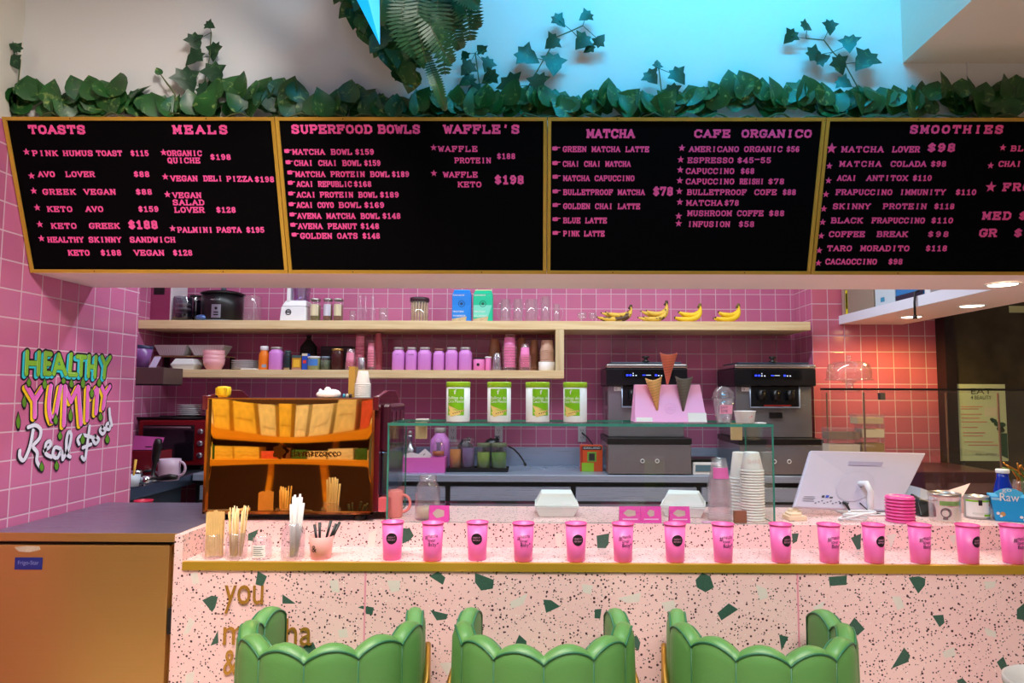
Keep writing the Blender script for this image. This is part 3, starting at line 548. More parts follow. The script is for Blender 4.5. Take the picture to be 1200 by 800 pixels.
# ------------------------------------------------------------------ green barrel chairs
M_leather = mat('green_leather', (86, 138, 72), .42, bump=.15, bscale=260)
M_piping = mat('green_piping', (40, 104, 70), .45)
M_rod = mat('gold_rod', (206, 160, 74), .3, .85)
R0, A0, TH, RIM, PW = .250, .140, .05, .741, 0
SMAX = PI/2*R0+A0; PW = SMAX/4
def upt(s, off=0):
    q = PI/2*R0
    if abs(s) <= q:
        t = s/R0; return Vector(((R0+off)*math.sin(t), -(R0+off)*math.cos(t), 0))
    return Vector((math.copysign(R0+off-(abs(s)-q)*.14, s), abs(s)-q, 0))
def topz(s):
    f = (s/PW) % 1; return RIM-.030*(1-math.sin(PI*f)**.75)
def make_chair(loc, label):
    t_ = thing('barrel_chair', label, 'chair', loc, 0, 'green barrel chairs at the counter')
    N_ = 96; sec = []
    for i in range(N_+1):
        s = -SMAX+2*SMAX*i/N_; f = (s/PW) % 1; bu = .012*max(0, math.sin(PI*f))**.6; z = topz(s); h = TH/2
        row = []
        for off, zz in ((h-.004, .39), (h+bu, .47), (h+bu, .58), (h+bu*.8, z-.035), (h, z-.006), (h*.6, z+.006), (0, z+.009), (-h*.6, z+.006), (-h, z-.006), (-h-bu*.5, z-.04), (-h-bu*.5, .5), (-h+.004, .39)):
            p = upt(s, off); row.append((p.x, p.y, zz))
        sec.append(row)
    b = MB(); n = len(sec[0]); vs = [p for r in sec for p in r]; fs = []
    for i in range(N_):
        for k in range(n):
            k2 = (k+1) % n; fs.append((i*n+k, i*n+k2, (i+1)*n+k2, (i+1)*n+k))
    fs.append(tuple(range(n))); fs.append(tuple(N_*n+k for k in range(n-1, -1, -1)))
    b.add(vs, fs, True); b.build('backrest', M_leather, t_)
    for side, nm in ((1, 'piping'), (-1, 'piping')):
        b = MB(); pts = []
        for i in range(N_+1):
            s = -SMAX+2*SMAX*i/N_; p = upt(s, side*TH/2*1.02); pts.append((p.x, p.y, topz(s)-.004))
        if side == 1:
            a = upt(SMAX, TH/2); pts = [(-a.x, a.y+.002, .40)]+pts+[(a.x, a.y+.002, .40)]
        else:
            a = upt(SMAX, -TH/2); pts = [(-a.x, a.y+.002, .46)]+pts+[(a.x, a.y+.002, .46)]
        b.tube(pts, .0032, 6); b.build(nm, M_piping, t_)
    for k in range(-3, 4):
        b = MB(); p = upt(k*PW, TH/2); q = upt(k*PW, -TH/2-.002)
        b.tube([(p.x, p.y, .40), (p.x, p.y, topz(k*PW)-.004)], .0022, 6); b.build('seam', M_piping, t_)
        b = MB(); b.tube([(q.x, q.y, .46), (q.x, q.y, topz(k*PW)-.004)], .0022, 6); b.build('seam', M_piping, t_)
    b = MB(); rr = R0-TH/2-.01
    out = [(rr*math.sin(a), -rr*math.cos(a)) for a in [(-PI/2)+PI*i/16 for i in range(17)]]
    out = [(-rr+.02, A0)]+out+[(rr-.02, A0)]; b.prism(out, .40, .47, 'XY'); b.build('seat', M_leather, t_, bevel=.018)
    b = MB(); out2 = [(x*1.04, y*1.04 if y < 0 else y) for x, y in out]; b.prism(out2, .375, .399, 'XY'); b.build('seat_base', mat('dark_under', (40, 36, 34), .6), t_)
    b = MB(); pts = []
    for i in range(49):
        s = -SMAX+2*SMAX*i/48; p = upt(s, .042); pts.append((p.x, p.y, .435+.178*(abs(s)/SMAX)**1.5))
    b.tube(pts, .010, 10); b.build('gold_rail', M_rod, t_)
    for sgn in (-1, 1):
        b = MB(); p = upt(sgn*SMAX, .042); b.tube([(p.x, p.y, .614), (p.x, p.y, 0)], .010, 10); b.build('leg', M_rod, t_)
        b = MB(); p = upt(sgn*.6*R0, .042); z = .435+.178*(.6*R0/SMAX)**1.5; b.tube([(p.x, p.y, z), (p.x*1.05, p.y*1.05, 0)], .010, 10); b.build('leg', M_rod, t_)
        b = MB(); q = upt(sgn*SMAX, .0); b.tube([(sgn*R0*1.0, A0-.01, .387), (p.x*.9, p.y*.9, .387)], .008, 8); b.build('stretcher', M_rod, t_)
    return t_
YCH = 2.185
ch = make_chair((-.645, YCH, 0), 'green leather barrel chair with scalloped back, nearest the bronze steel cabinet')
dup(ch, (.012, YCH, 0), 0, 'green leather barrel chair with scalloped back, middle of the three')
dup(ch, (.687, YCH, 0), 0, 'green leather barrel chair with scalloped back, farthest from the gold lettering')
# ------------------------------------------------------------------ pink cups on the ledge
CUPC = [459.8, 507, 559.3, 613.3, 675, 730, 791, 847.3, 915, 971.5, 1024, 1078, 1134.5, 1186.5]
M_rim = mat('pink_rim', (236, 84, 150), .35)
M_ink = mat('black_ink', (34, 16, 26), .5)
def cup_base(kind):
    t_ = thing('paper_cup', '', 'cup', (0, 0, 0), 0, 'pink cups along the brass edge')
    h, r0, r1 = .131, .0315, .0385
    b = MB(); b.lathe([(0, .003), (r0-.002, .003), (r0-.001, 0), (r0, .001), (r1-.001, h-.002), (r1-.003, h-.003), (r0-.003, .006), (0, .006)], seg=32); b.build('body', M_pink, t_)
    b = MB(); b.tube([((r1)*math.cos(2*PI*i/32), r1*math.sin(2*PI*i/32), h-.002) for i in range(32)], .0022, 6, closed=True); b.build('rim', M_rim, t_)
    rad = lambda z: r0+(r1-r0)*z/h
    b = MB()
    if kind == 0:
        disc(b, .004, .077, .0195); 
        for k in range(1): pass
        wrap(b, 0, rad, .0005); b.build('sticker', M_ink, t_)
        b = MB(); sans(b, 'GREEN IT', -.009, .079, .026, .0055); sans(b, 'REPUBLIC', -.009, .070, .026, .0055); wrap(b, 0, rad, .0008); b.build('print', mat('pale_print', (230, 150, 190), .5), t_)
    else:
        sans(b, '#', -.026, .074, .011, .017); sans(b, 'matcha', -.014, .084, .034, .0125); sans(b, 'lover', -.014, .069, .027, .0125); sans(b, 'Baby', -.013, .050, .029, .016)
        o = b.mark(); b.add([(.0205, 0, .058), (.0175, 0, .063), (.019, 0, .0655), (.0205, 0, .064), (.022, 0, .0655), (.0235, 0, .063)], [(0, 1, 2, 3), (0, 3, 4, 5)])
        wrap(b, 0, rad, .0006); b.build('print', M_ink, t_)
    return t_
SIDE = ['below the pink mug', 'below the clear mason jar', 'below the left steel bowl gap', '', '', '', '', '', '', '', '', '', '', '']
ORD = ['first', 'second', 'third', 'fourth', 'fifth', 'sixth', 'seventh']
protos = [cup_base(0), cup_base(1)]; cnt = [0, 0]
for i, px in enumerate(CUPC):
    k = i % 2; Yc = YF+.037+(.012 if i in (0, 2) else 0); x = at(px, 640, Yc).x
    lab = ('pink paper cup with round black sticker, %s sticker cup from the chopstick jars' if k == 0 else 'pink paper cup with black matcha lover lettering, %s lettered cup from the chopstick jars') % ORD[cnt[k]]
    rz = [0, .1, -.12, .15, .05, .25, -.05, .2, .3, .3, .28, .25, .32, .3][i]*.8
    if cnt[k] == 0: o = protos[k]; o.location = (x, Yc, ZG+.001); o.rotation_euler.z = rz; o['label'] = lab
    else: o = dup(protos[k], (x, Yc, ZG+.001), rz, lab)
    cnt[k] += 1
# ------------------------------------------------------------------ jars on the ledge, left end
M_wood1 = mat('birch_wood', (226, 186, 120), .6, var=.12, vscale=60)
M_wood2 = mat('pale_wood', (240, 212, 160), .6, var=.1, vscale=60)
def lpos(px, Y=None): Y = Y or YF+.05; return Vector((at(px, 655, Y).x, Y, ZG))
def glass_jar(t_, r, h, neck=None, m=M_clear):
    nk = neck or r*.86
    b = MB(); b.lathe([(0, .002), (r*.9, 0), (r, .006), (r, h*.78), (nk, h*.9), (nk, h), (nk-.003, h), (nk-.003, h*.9), (r-.003, h*.77), (r-.003, .008), (0, .006)], seg=28); b.build('jar_glass', m, t_)
t_ = thing('stirrer_jar', 'glass jar of flat wooden stirrers, closest to the left end of the ledge', 'jar', lpos(249.5)); glass_jar(t_, .034, .085)
rnd = random.Random(4)
for i in range(7):
    for j in range(2):
        b = MB(); x = -.026+.0086*i; y = -.008+j*.014; h = .165+rnd.uniform(-.004, .004)
        b.prism([(x, .008), (x+.0075, .008), (x+.0075, h-.003), (x+.004, h), (x, h-.003)], y, y+.002); b.build('wooden_stirrer', M_wood1, t_)
t_ = thing('chopstick_jar', 'glass jar packed with thin wooden chopsticks, second from the left end of the ledge', 'jar', lpos(276.5)); glass_jar(t_, .038, .09)
k = 0
for i in range(26):
    a = rnd.uniform(0, 2*PI); r = .03*math.sqrt(rnd.random()); dx = rnd.uniform(-.006, .008); h = .172+rnd.uniform(-.012, .012)+(.014 if i == 3 else 0)
    b = MB(); x, y = r*math.cos(a), r*math.sin(a)*.7; b.tube([(x*.8, y*.8, .008), (x*1.2+dx, y*1.1, h)], .0022, 6); b.build('chopstick', M_wood2 if i % 3 else M_wood1, t_)
t_ = thing('labelled_jar', 'small squat glass jar with a white printed label beside the chopsticks', 'jar', lpos(306.5)); glass_jar(t_, .0345, .072, .031)
b = MB(); patch(b, -.024, .024, .010, .052, 8); b.k = 1
for q in range(5): 
    patch(b, -.018, .018-.004*(q % 3), .016+q*.007, .0185+q*.007, 5, -.0006)
wrap(b, 0, .0345, .0006); b.build('label', [M_paper, mat('grey_print', (120, 124, 120), .5)], t_)
M_straw = mat('straw_paper', (222, 216, 212), .6)
t_ = thing('straw_jar', 'clear glass bottle jar full of white paper straws', 'jar', lpos(343)); glass_jar(t_, .041, .125, .030)
for i in range(18):
    a = rnd.uniform(0, 2*PI); r = .02*math.sqrt(rnd.random()); x, y = r*math.cos(a), r*math.sin(a)
    b = MB(); b.tube([(x*.9, y*.9, .008), (x*1.7+rnd.uniform(-.006, .006), y*1.2, .205+rnd.uniform(-.012, .02))], .0042, 8); b.build('paper_straw', M_straw, t_)
t_ = thing('spoon_cup', 'pale pink pot holding black spoons at the end of the pink cup row', 'pot', lpos(376, YF+.055))
b = MB(); b.lathe([(0, .002), (.034, 0), (.043, .078), (.041, .079), (.032, .006), (0, .006)], seg=32); b.build('pot', mat('peach_ceramic', (244, 176, 168), .4), t_)
b = MB(); sans(b, '&', -.022, .028, .018, .024); wrap(b, 0, lambda z: .034+.009*z/.078, .0006); b.build('print', M_ink, t_)
for i, (dx, tl) in enumerate(((-.018, -.01), (-.012, .004), (.006, .03), (.012, .045), (.02, .05))):
    b = MB(); b.tube([(dx*.5, .005*(i % 2), .01), (dx+tl*.8, .004*i, .118+.006*(i % 3))], [.003, .0055], 8); b.build('spoon', M_black, t_)
# ------------------------------------------------------------------ espresso machine
Ym = 2.665
pa = at(238, 600, Ym); pb = at(440, 467.5, Ym); W = pb.x-pa.x; zb = pa.z; zt = pb.z; cxm = (pa.x+pb.x)/2
t_ = thing('espresso_machine', 'espresso machine with a mirror polished gold back and burgundy sides', 'espresso machine', (cxm, Ym, ZC))
H0, H1 = zb-ZC, zt-ZC; DM = .40
M_burg = mat('burgundy_enamel', (94, 18, 30), .2, coat=.5)
M_goldm = mat('polished_gold', (252, 212, 130), .03, 1)
b = MB(); b.box(-W/2+.012, W/2-.012, .012, DM, H0+.004, H1-.004); b.build('body', M_dsteel, t_)
b = MB(); nx, nz = 60, 40; vs = []
for j in range(nz+1):
    for i in range(nx+1):
        u, v = i/nx, j/nz; e = min(1, min(u, 1-u)/.02, min(v, 1-v)/.02)
        x_ = (u-.5)/.5; z_ = (v-.5)/.5
        d = .0030*math.exp(-((abs(x_)*.55)**2+(z_*2.2)**2))*(1) + .0022*math.exp(-((x_*2.2)**2+(z_*.9)**2))
        vs.append((-W/2+.006+u*(W-.012), .004-d*e, H0+v*(H1-H0)))
b.add(vs, [(j*(nx+1)+i, j*(nx+1)+i+1, (j+1)*(nx+1)+i+1, (j+1)*(nx+1)+i) for j in range(nz) for i in range(nx)], True); b.build('mirror_panel', M_goldm, t_, flip=False)
b = MB(); 
for x in (-W/2, W/2-.010): b.box(x, x+.010, -.008, .02, H0-.004, H1)
b.box(-W/2, W/2, -.008, .012, H0-.005, H0+.003); b.box(-W/2, W/2, -.008, .05, H1-.002, H1+.003); b.build('trim_frame', mat('rose_gold', (222, 160, 110), .15, 1), t_)
for x in (-W/2-.014, W/2-.004):
    b = MB()
    prof = [(.02, H0+.0), (DM, H0), (DM, H1-.05), (DM-.03, H1+.005), (.30, H1+.035), (.16, H1+.035), (.02, H1+.012)]
    b.prism(prof, x, x+.018, 'YZ'); b.build('side_panel', M_burg, t_, bevel=.004)
    b = MB(); b.box(x-.004, x+.02, -.010, .03, H1-.045, H1+.012); b.build('corner_cap', M_burg, t_, bevel=.005)
b = MB(); b.box(W/2+.012, W/2+.050, .05, .34, H1-.21, H1-.02); b.build('side_shield', mat('plum_plastic', (70, 22, 40), .25), t_, bevel=.012)
for k in range(3): b = MB(); b.box(W/2+.050, W/2+.053, .08+k*.08, .12+k*.08, H1-.20, H1-.05); b.build('shield_rib', mat('plum_plastic', (96, 34, 56), .25), t_, bevel=.001)
b = MB(); b.box(W/2+.014, W/2+.040, .06, .36, H0+.06, H1-.21); b.build('steam_panel', brushed('blue_steel', (120, 150, 190), .2, 2), t_, bevel=.004)
b = MB(); b.box(W/2+.014, W/2+.055, .02, .36, H0, H0+.055); b.build('drip_tray', mat('rose_plastic', (214, 96, 104), .3), t_, bevel=.004)
for x, y in ((-W/2+.06, .04), (W/2-.06, .04), (-W/2+.06, DM-.05), (W/2-.06, DM-.05)):
    b = MB(); b.lathe([(.026, 0), (.028, .004), (.022, H0-.002), (0, H0-.002)], c=(x, y, 0), seg=20); b.add([], []); b.build('foot', M_black, t_)
b = MB(); b.box(-W/2+.03, W/2-.03, .03, .07, .012, H0-.004); b.build('underside', M_dsteel, t_)
M_relief = mat('dark_relief', (120, 74, 20), .2, .9)
b = MB(); sans(b, 'la marzocco', .01, (H0+H1)/2-.004, .185, .026, .001, y=-.0225); 
o = b.build('badge_lettering', M_relief, t_); q = o.modifiers.new('solid', 'SOLIDIFY'); q.thickness = .002
b = MB(); b.prism([(-.035+.022*math.cos(a)*(1+.18*math.cos(5*a)), (H0+H1)/2+.016+.026*math.sin(a)*(1+.18*math.cos(5*a))) for a in [2*PI*i/40 for i in range(40)]], -.0235, -.020); b.build('lion_badge', M_relief, t_)
ZM = zt+.0045
# things on the machine
t_ = thing('bristle_brush', 'yellow ribbed brush head standing on the espresso machine', 'brush', (at(262.5, 460, Ym+.06).x, Ym+.06, ZM))
b = MB(); b.lathe([(0, .003), (.018, 0), (.024, .012), (.025, .034), (.022, .043), (0, .045)], seg=24, power=3); b.build('bristles', mat('yellow_bristle', (244, 206, 30), .5), t_)
b = MB()
for k in range(9): b.box(-.022+k*.0052, -.0205+k*.0052, -.0262, -.02, .008, .038)
b.build('rib', mat('yellow_dark', (214, 170, 20), .5), t_)
t_ = thing('sugar_bowl', 'white glazed bowl with two rounded bumps on top of the espresso machine', 'bowl', (at(384, 460, Ym+.08).x, Ym+.08, ZM))
b = MB(); b.ball((0, 0, .012), .046, sc=(1.02, .7, .42)); b.ball((-.030, 0, .026), .010, sc=(.8, .8, 1)); b.ball((.0, 0, .03), .014, sc=(1, .8, 1)); b.ball((.02, 0, .014), .034, sc=(1, .7, .6)); b.build('bowl', M_wht, t_)
for x, c in ((403, (70, 160, 190)), (407, (210, 200, 190)), (411, (60, 44, 40))):
    o = MB(); o.lathe([(0, 0), (.006, 0), (.006, .013), (.003, .016), (0, .016)], seg=14); ob = o.build('cap', mat('cap', c, .4), None, (at(x, 460, Ym+.1).x, Ym+.1, ZM))
    tag(ob, {403: 'tiny blue cap beside the white cups on the machine', 407: 'tiny grey cap beside the white cups on the machine', 411: 'tiny dark brown cap beside the white cups on the machine'}[x], 'cap', 'caps on the espresso machine')
b = MB(); p = at(413.5, 465, Ym+.2); b.cbox(0, 0, 0, .026, .05, .13); b.box(-.0132, -.0128, -.02, .02, .02, .11)
tag(b.build('kraft_box', mat('gold_card', (206, 160, 70), .5), None, (p.x, Ym+.2, ZM), bevel=.002), 'narrow gold cardboard box standing behind the white cup stack', 'box')
M_cup = mat('white_cup', (252, 247, 242), .5)
def cup_mesh(r0, r1, h, m, name, seg=24, print_=None):
    """cup standing upside down, rim at z=0"""
    t_ = thing(name, '', 'cup', (0, 0, 0))
    b = MB(); b.lathe([(r1-.001, .0015), (r1, .004), (r0, h-.002), (r0-.002, h), (r0-.004, h-.004), (0, h-.004)], seg=seg); b.build('body', m, t_)
    b = MB(); b.tube([((r1+.001)*math.cos(2*PI*i/seg), (r1+.001)*math.sin(2*PI*i/seg), .0028) for i in range(seg)], .0028, 8, closed=True); b.build('rim', m, t_)
    return t_
def stack(proto, x, y, z, n, dz, label, group, top=None):
    for k in range(n):
        o = proto if k == 0 else dup(proto, (x, y, z+k*dz))
        o.location = (x, y, z+k*dz); o['group'] = group
        o['label'] = (top if (top and k == n-1) else label); last = o
    return last
Yq = Ym+.14
pr = cup_mesh(.0205, .030, .058, M_cup, 'paper_cup')
stack(pr, at(425, 460, Yq).x, Yq, ZM, 8, .0075, 'small white paper cup upside down in the stack on the espresso machine', 'white cups on the espresso machine', 'topmost small white paper cup of the stack on the espresso machine')
# ------------------------------------------------------------------ on top of the display case
ZD = 1.331; Yt = 2.80
M_tin = mat('white_tin', (236, 236, 232), .3); M_lime = mat('lime_lid', (160, 206, 30), .3); M_lime2 = mat('lime_print', (130, 196, 20), .4)
M_cracker = mat('cracker_print', (240, 206, 120), .5); M_crackd = mat('cracker_dark', (150, 100, 50), .5)
def tin():
    t_ = thing('biscuit_tin', '', 'tin', (0, 0, 0), 0, 'biscuit tins on the display case')
    r, h = .0485, .162
    b = MB(); b.lathe([(0, .001), (r-.001, 0), (r, .002), (r, h-.022), (0, h-.022)], seg=40); b.build('can', M_tin, t_)
    b = MB(); b.lathe([(r, h-.022), (r+.0016, h-.021), (r+.0016, h-.004), (r, h), (r-.004, h-.002), (0, h-.002)], seg=40); b.build('lid', M_lime, t_)
    b = MB(); patch(b, -.036, .036, .026, .134, 14); b.k = 1
    sans(b, 'Rellitas de', -.034, .091, .066, .012, .0005); sans(b, 'Coco Mexico', -.034, .077, .068, .012, .0005); sans(b, 'f', -.007, .112, .012, .018, .0005)
    b.k = 2
    for pts in (((-.036, .068), (.012, .050), (.036, .042), (-.020, .032)), ((-.032, .040), (.040, .050), (.020, .030), (-.020, .020))):
        o = b.mark(); n = 10
        for i in range(n):
            f = i/n; g_ = (i+1)/n; A = [Vector(q) for q in pts]
            l = lambda t: (A[0]+(A[1]-A[0])*t, A[3]+(A[2]-A[3])*t)
            p1, q1 = l(f); p2, q2 = l(g_); b.add([(q1.x, -.0008, q1.y), (q2.x, -.0008, q2.y), (p2.x, -.0008, p2.y), (p1.x, -.0008, p1.y)], [(0, 1, 2, 3)])
    b.k = 3
    for i in range(6): disc(b, -.008+i*.008, .034+i*.0022, .0026, -.0012, 8)
    wrap(b, 0, r, .0006); b.build('label', [M_lime2, M_paper, M_cracker, M_crackd], t_)
    return t_
tn = tin()
for i, (px, rz, lab) in enumerate(((537, -.12, 'white and lime biscuit tin nearest the espresso machine'), (585, .0, 'white and lime biscuit tin, second from the espresso machine'), (630, .32, 'white and lime biscuit tin turned to the right, third from the espresso machine'), (674, -.40, 'white and lime biscuit tin nearest the cone stand'))):
    o = tn if i == 0 else dup(tn, (0, 0, 0)); o.location = (at(px, 470, Yt).x, Yt, ZD+.0005); o.rotation_euler.z = rz; o['label'] = lab
# cone stand
Ys = 2.78; x0 = at(744, 494, Ys).x; x1 = at(829, 494, Ys).x; hs = at(785, 450.6, Ys+.05).z-ZD
t_ = thing('cone_stand', 'sloping pale pink cone stand with taped paper labels', 'stand', ((x0+x1)/2, Ys, ZD)); w2 = (x1-x0)/2
M_pale = mat('pale_pink_card', (246, 176, 226), .45)
b = MB(); yt = .05
b.hexa([(-w2, 0, 0), (w2, 0, 0), (w2, .13, 0), (-w2, .13, 0)], [(-w2+.008, yt, hs), (w2-.016, yt, hs), (w2-.016, .08, hs), (-w2+.008, .08, hs)]); b.build('body', M_pale, t_, bevel=.002)
SL = Matrix.Rotation(-math.atan2(yt, hs), 4, 'X')
b = MB(); patch(b, -w2+.006, -w2+.072, .002, .020, 1, -.001); b.k = 1; slab(b, 'MATCHA', -w2+.010, .003, .058, .012, .14, .0006, serif=False); b.xf(0, SL @ Matrix.Translation((0, -.0012, 0))); b.build('paper_label', [M_paper, M_ink], t_)
b = MB(); patch(b, w2-.078, w2-.002, .001, .040, 1, -.001); b.k = 1; slab(b, 'CARBON', w2-.074, .022, .050, .013, .14, .0006, serif=False); slab(b, 'ACTIVADO', w2-.075, .003, .070, .013, .14, .0006, serif=False); b.xf(0, SL @ Matrix.Translation((0, -.0012, 0))); b.build('paper_label', [M_paper, M_ink], t_)
b = MB(); b.tube([(.022*math.cos(2*PI*i/24), -.0008, .058+.022*math.sin(2*PI*i/24)) for i in range(24)], .0005, 5, closed=True)
sans(b, 'GREEN IT', -.014, .059, .028, .005); sans(b, 'REPUBLIC', -.014, .051, .028, .005); b.xf(0, SL @ Matrix.Translation((0, -.0012, 0))); b.build('faint_print', mat('faint_print', (224, 158, 206), .5), t_)
def cone(px0, px1, pyt, pyb, Y, c, label):
    a = at((px0+px1)/2, pyt, Y); w = wid(px1-px0, Y)/2; tip = at((px0+px1)/2+ {1: 0}.get(0, 0), pyb, Y)
    t = thing('waffle_cone', label, 'cone', (a.x, Y, tip.z), 0, 'waffle cones on the pink stand'); h = a.z-tip.z
    b = MB(); m = mat('wafer', c, .7, bump=.6, bscale=300)
    segs = 20; rings = [(0, 0), (.004, .002), (w*.5, h*.5), (w, h-.003), (w*.99, h), (w*.94, h-.002), (w*.48, h*.5), (0, .02)]
    b.lathe(rings, seg=segs)
    for i in range(len(b.v)):
        v = b.v[i]
        if v.z > h*.9: v.z += .006*math.cos(math.atan2(v.y, v.x)*2+.6)
    b.build('shell', m, t)
    b = MB()
    for k in range(11):
        f = .08+.085*k; r = w*f*1.01
        b.tube([(r*math.cos(2*PI*i/16), r*math.sin(2*PI*i/16), h*f+.006*math.sin(2*PI*i/16+1)) for i in range(16)], .0009, 4, closed=True)
    b.build('wafer_rib', mat('wafer', tuple(v*.72 for v in c), .7), t); return t
t1 = cone(760, 779.5, 443.5, 481, 2.795, (238, 180, 108), 'tan waffle cone hung in the pink stand, left of the three'); t1.rotation_euler.y = -.10
t1 = cone(790, 810, 442.5, 482, 2.795, (112, 104, 92), 'charcoal grey waffle cone hung in the pink stand'); t1.rotation_euler.y = .04
t1 = cone(771.5, 792, 414.5, 450.5, 2.845, (236, 130, 104), 'orange pink waffle cone standing on the top edge of the pink stand'); t1.rotation_euler.y = .05
# domed cup and paper pot
Y_ = 2.78; loc, w, h = fit(835, 860, 459, Y_, ZD)
t_ = thing('domed_cup', 'clear plastic cup with a domed lid and pink sticker on the display case', 'cup', loc)
b = MB(); b.lathe([(0, .002), (.030, 0), (.043, .098), (.041, .098), (.028, .004), (0, .005)], seg=32); b.build('cup', M_cplast, t_)
b = MB(); b.lathe([(.047, .098), (.048, .104), (.043, .106), (.041, .122), (.028, .140), (.012, .146), (.012, .1465), (.010, .145)], seg=32); b.build('dome_lid', M_cplast, t_)
b = MB(); patch(b, -.024, .034, .036, .072, 10); b.k = 1; sans(b, 'JUICY', -.020, .056, .026, .011); sans(b, 'LOVE', -.018, .042, .024, .011); wrap(b, 0, lambda z: .030+.013*z/.098, .0006); b.build('sticker', [mat('pink_sticker', (248, 160, 190), .5), mat('plum_print', (90, 50, 90), .5)], t_)
loc, w, h = fit(860, 885.5, 480.5, Y_-.01, ZD)
t_ = thing('paper_pot', 'small white paper pot on the right end of the display case', 'pot', loc)
b = MB(); b.lathe([(0, .002), (.036, 0), (.042, .045), (.044, .046), (.044, .048), (.040, .048), (.034, .004), (0, .004)], seg=32); b.build('pot', M_cup, t_)
b = MB(); disc(b, .016, .026, .004, 0, 10); disc(b, .008, .022, .003, 0, 10); wrap(b, 0, lambda z: .036+.006*z/.045, .0006); b.build('print', mat('rose_print', (240, 170, 170), .5), t_)
for px0, px1, Yc_, lb in ((457, 472, 2.95, 'small white card lying on the display case by the espresso machine'), (488, 502, 2.95, 'small white card lying on the display case above the left hinge pad'), (886, 896, 2.70, 'small white card lying on the right end of the display case')):
    b = MB(); b.cbox(0, 0, 0, wid(px1-px0, Yc_), .04, .004); b.box(-.01, .01, -.015, .015, .004, .0045); tag(b.build('card', M_paper, None, (at((px0+px1)/2, 494, Yc_).x, Yc_, ZD+.0005), bevel=.001), lb, 'card', 'cards on the display case')
# ------------------------------------------------------------------ inside the display case
def cpos(px, Y): return Vector((at(px, 600, Y).x, Y, ZC+.0005))
t_ = thing('pink_mug', 'salmon pink mug behind the left edge of the display case', 'mug', cpos(461, 2.76))
b = MB(); b.lathe([(0, .003), (.033, 0), (.036, .004), (.0365, .104), (.035, .106), (.033, .104), (.032, .008), (0, .008)], seg=32); b.build('body', mat('salmon_glaze', (242, 140, 136), .25), t_)
b = MB(); b.tube([(.035+.032*math.sin(a), 0, .054-.034*math.cos(a)) for a in [PI*i/14 for i in range(15)]], .006, 8); b.build('handle', mat('salmon_glaze', (242, 140, 136), .25), t_)
t_ = thing('mason_jar', 'tall clear mason jar with a little beige liquid inside the display case', 'jar', cpos(501, 2.716))
b = MB(); b.lathe([(0, .004), (.044, 0), (.050, .008), (.050, .120), (.036, .145), (.034, .150), (.034, .172), (.031, .172), (.031, .148), (.046, .118), (.046, .010), (0, .008)], seg=36); b.build('glass', M_clear, t_)
b = MB(); b.lathe([(0, .010), (.044, .010), (.044, .046), (0, .046)], seg=28); b.build('liquid', mat('beige_milk', (222, 196, 160), .4), t_)
b = MB()
for z in (.153, .160): b.tube([(.0352*math.cos(2*PI*i/28), .0352*math.sin(2*PI*i/28), z+.002*i/28) for i in range(28)], .0014, 5, closed=True)
b.build('thread', M_clear, t_)
M_foam = mat('white_foam', (236, 240, 238), .6)
def clamshell(w, d, h):
    t_ = thing('takeout_box', '', 'box', (0, 0, 0), 0, 'foam boxes in the display case')
    def fr(a, z): return [(-w/2*a, -d/2*a, z), (w/2*a, -d/2*a, z), (w/2*a, d/2*a, z), (-w/2*a, d/2*a, z)]
    b = MB(); b.hexa(fr(.78, 0), fr(.97, h*.40)); b.hexa(fr(1.0, h*.40), fr(1.0, h*.46)); b.build('base', M_foam, t_, bevel=.006)
    b = MB(); b.hexa(fr(1.0, h*.47), fr(1.0, h*.52)); b.hexa(fr(.96, h*.52), fr(.70, h)); b.build('lid', M_foam, t_, bevel=.007); return t_
cl = clamshell(.178, .16, .092); cl.location = cpos(652, 2.84); cl['label'] = 'white foam takeout box in the middle of the display case'
dup(cl, cpos(801, 2.84), -.25, 'white foam takeout box beside the clear cup stack')
M_mag = mat('magenta_card', (240, 70, 176), .45); M_cloud = mat('grey_patch', (206, 176, 168), .6)
for i, (a, b0, lb) in enumerate(((503, 526, 'magenta price card with a jagged grey patch in front of the mason jar'), (726, 750.3, 'magenta price card touching another, the one nearer the mason jar'), (751, 774.5, 'magenta price card touching another, the one nearer the white cups'), (784.5, 808, 'magenta price card standing alone near the clear cup stack'))):
    Yk = 2.665; p = cpos((a+b0)/2, Yk); w = wid(b0-a, Yk); h = .061
    t_ = thing('price_card', lb, 'card', p, 0, 'magenta price cards in the display case')
    b = MB(); b.hexa([(-w/2, -.012, 0), (w/2, -.012, 0), (w/2, -.010, 0), (-w/2, -.010, 0)], [(-w/2, .004, h), (w/2, .004, h), (w/2, .006, h), (-w/2, .006, h)]); b.hexa([(-w/2, .020, 0), (w/2, .020, 0), (w/2, .022, 0), (-w/2, .022, 0)], [(-w/2, .005, h), (w/2, .005, h), (w/2, .0065, h), (-w/2, .0065, h)]); b.build('card', M_mag, t_)
    b = MB(); n = 10; cx_, cz = 0, .036 if i else .032
    pts = [(cx_+w*(.33 if i != 2 else .2)*math.cos(2*PI*k/n)*(1 if k % 2 else .8), cz+(.014 if i else .018)*math.sin(2*PI*k/n)*(1 if k % 2 else .85)) for k in range(n)]
    b.face([(x, -.0125+z*(.016/h)-.0004, z) for x, z in pts]); b.build('patch', M_cloud, t_)
    if i: b = MB(); b.face([(x, -.0125+z*(.016/h)-.0004, z) for x, z in ((-w*.36, .012), (w*.36, .012), (w*.36, .016), (-w*.36, .016))]); b.build('print_line', mat('white_print', (250, 200, 230), .5), t_)
pr = cup_mesh(.030, .0445, .075, M_cup, 'paper_bowl', 28)
Yb_ = 2.735; x = at(882, 600, Yb_).x
last = stack(pr, x, Yb_, ZC+.001, 19, .0106, 'white paper bowl upside down in the tall stack in the display case', 'white paper bowls stacked in the display case', 'topmost white paper bowl of the tall stack, with faint pink lettering')
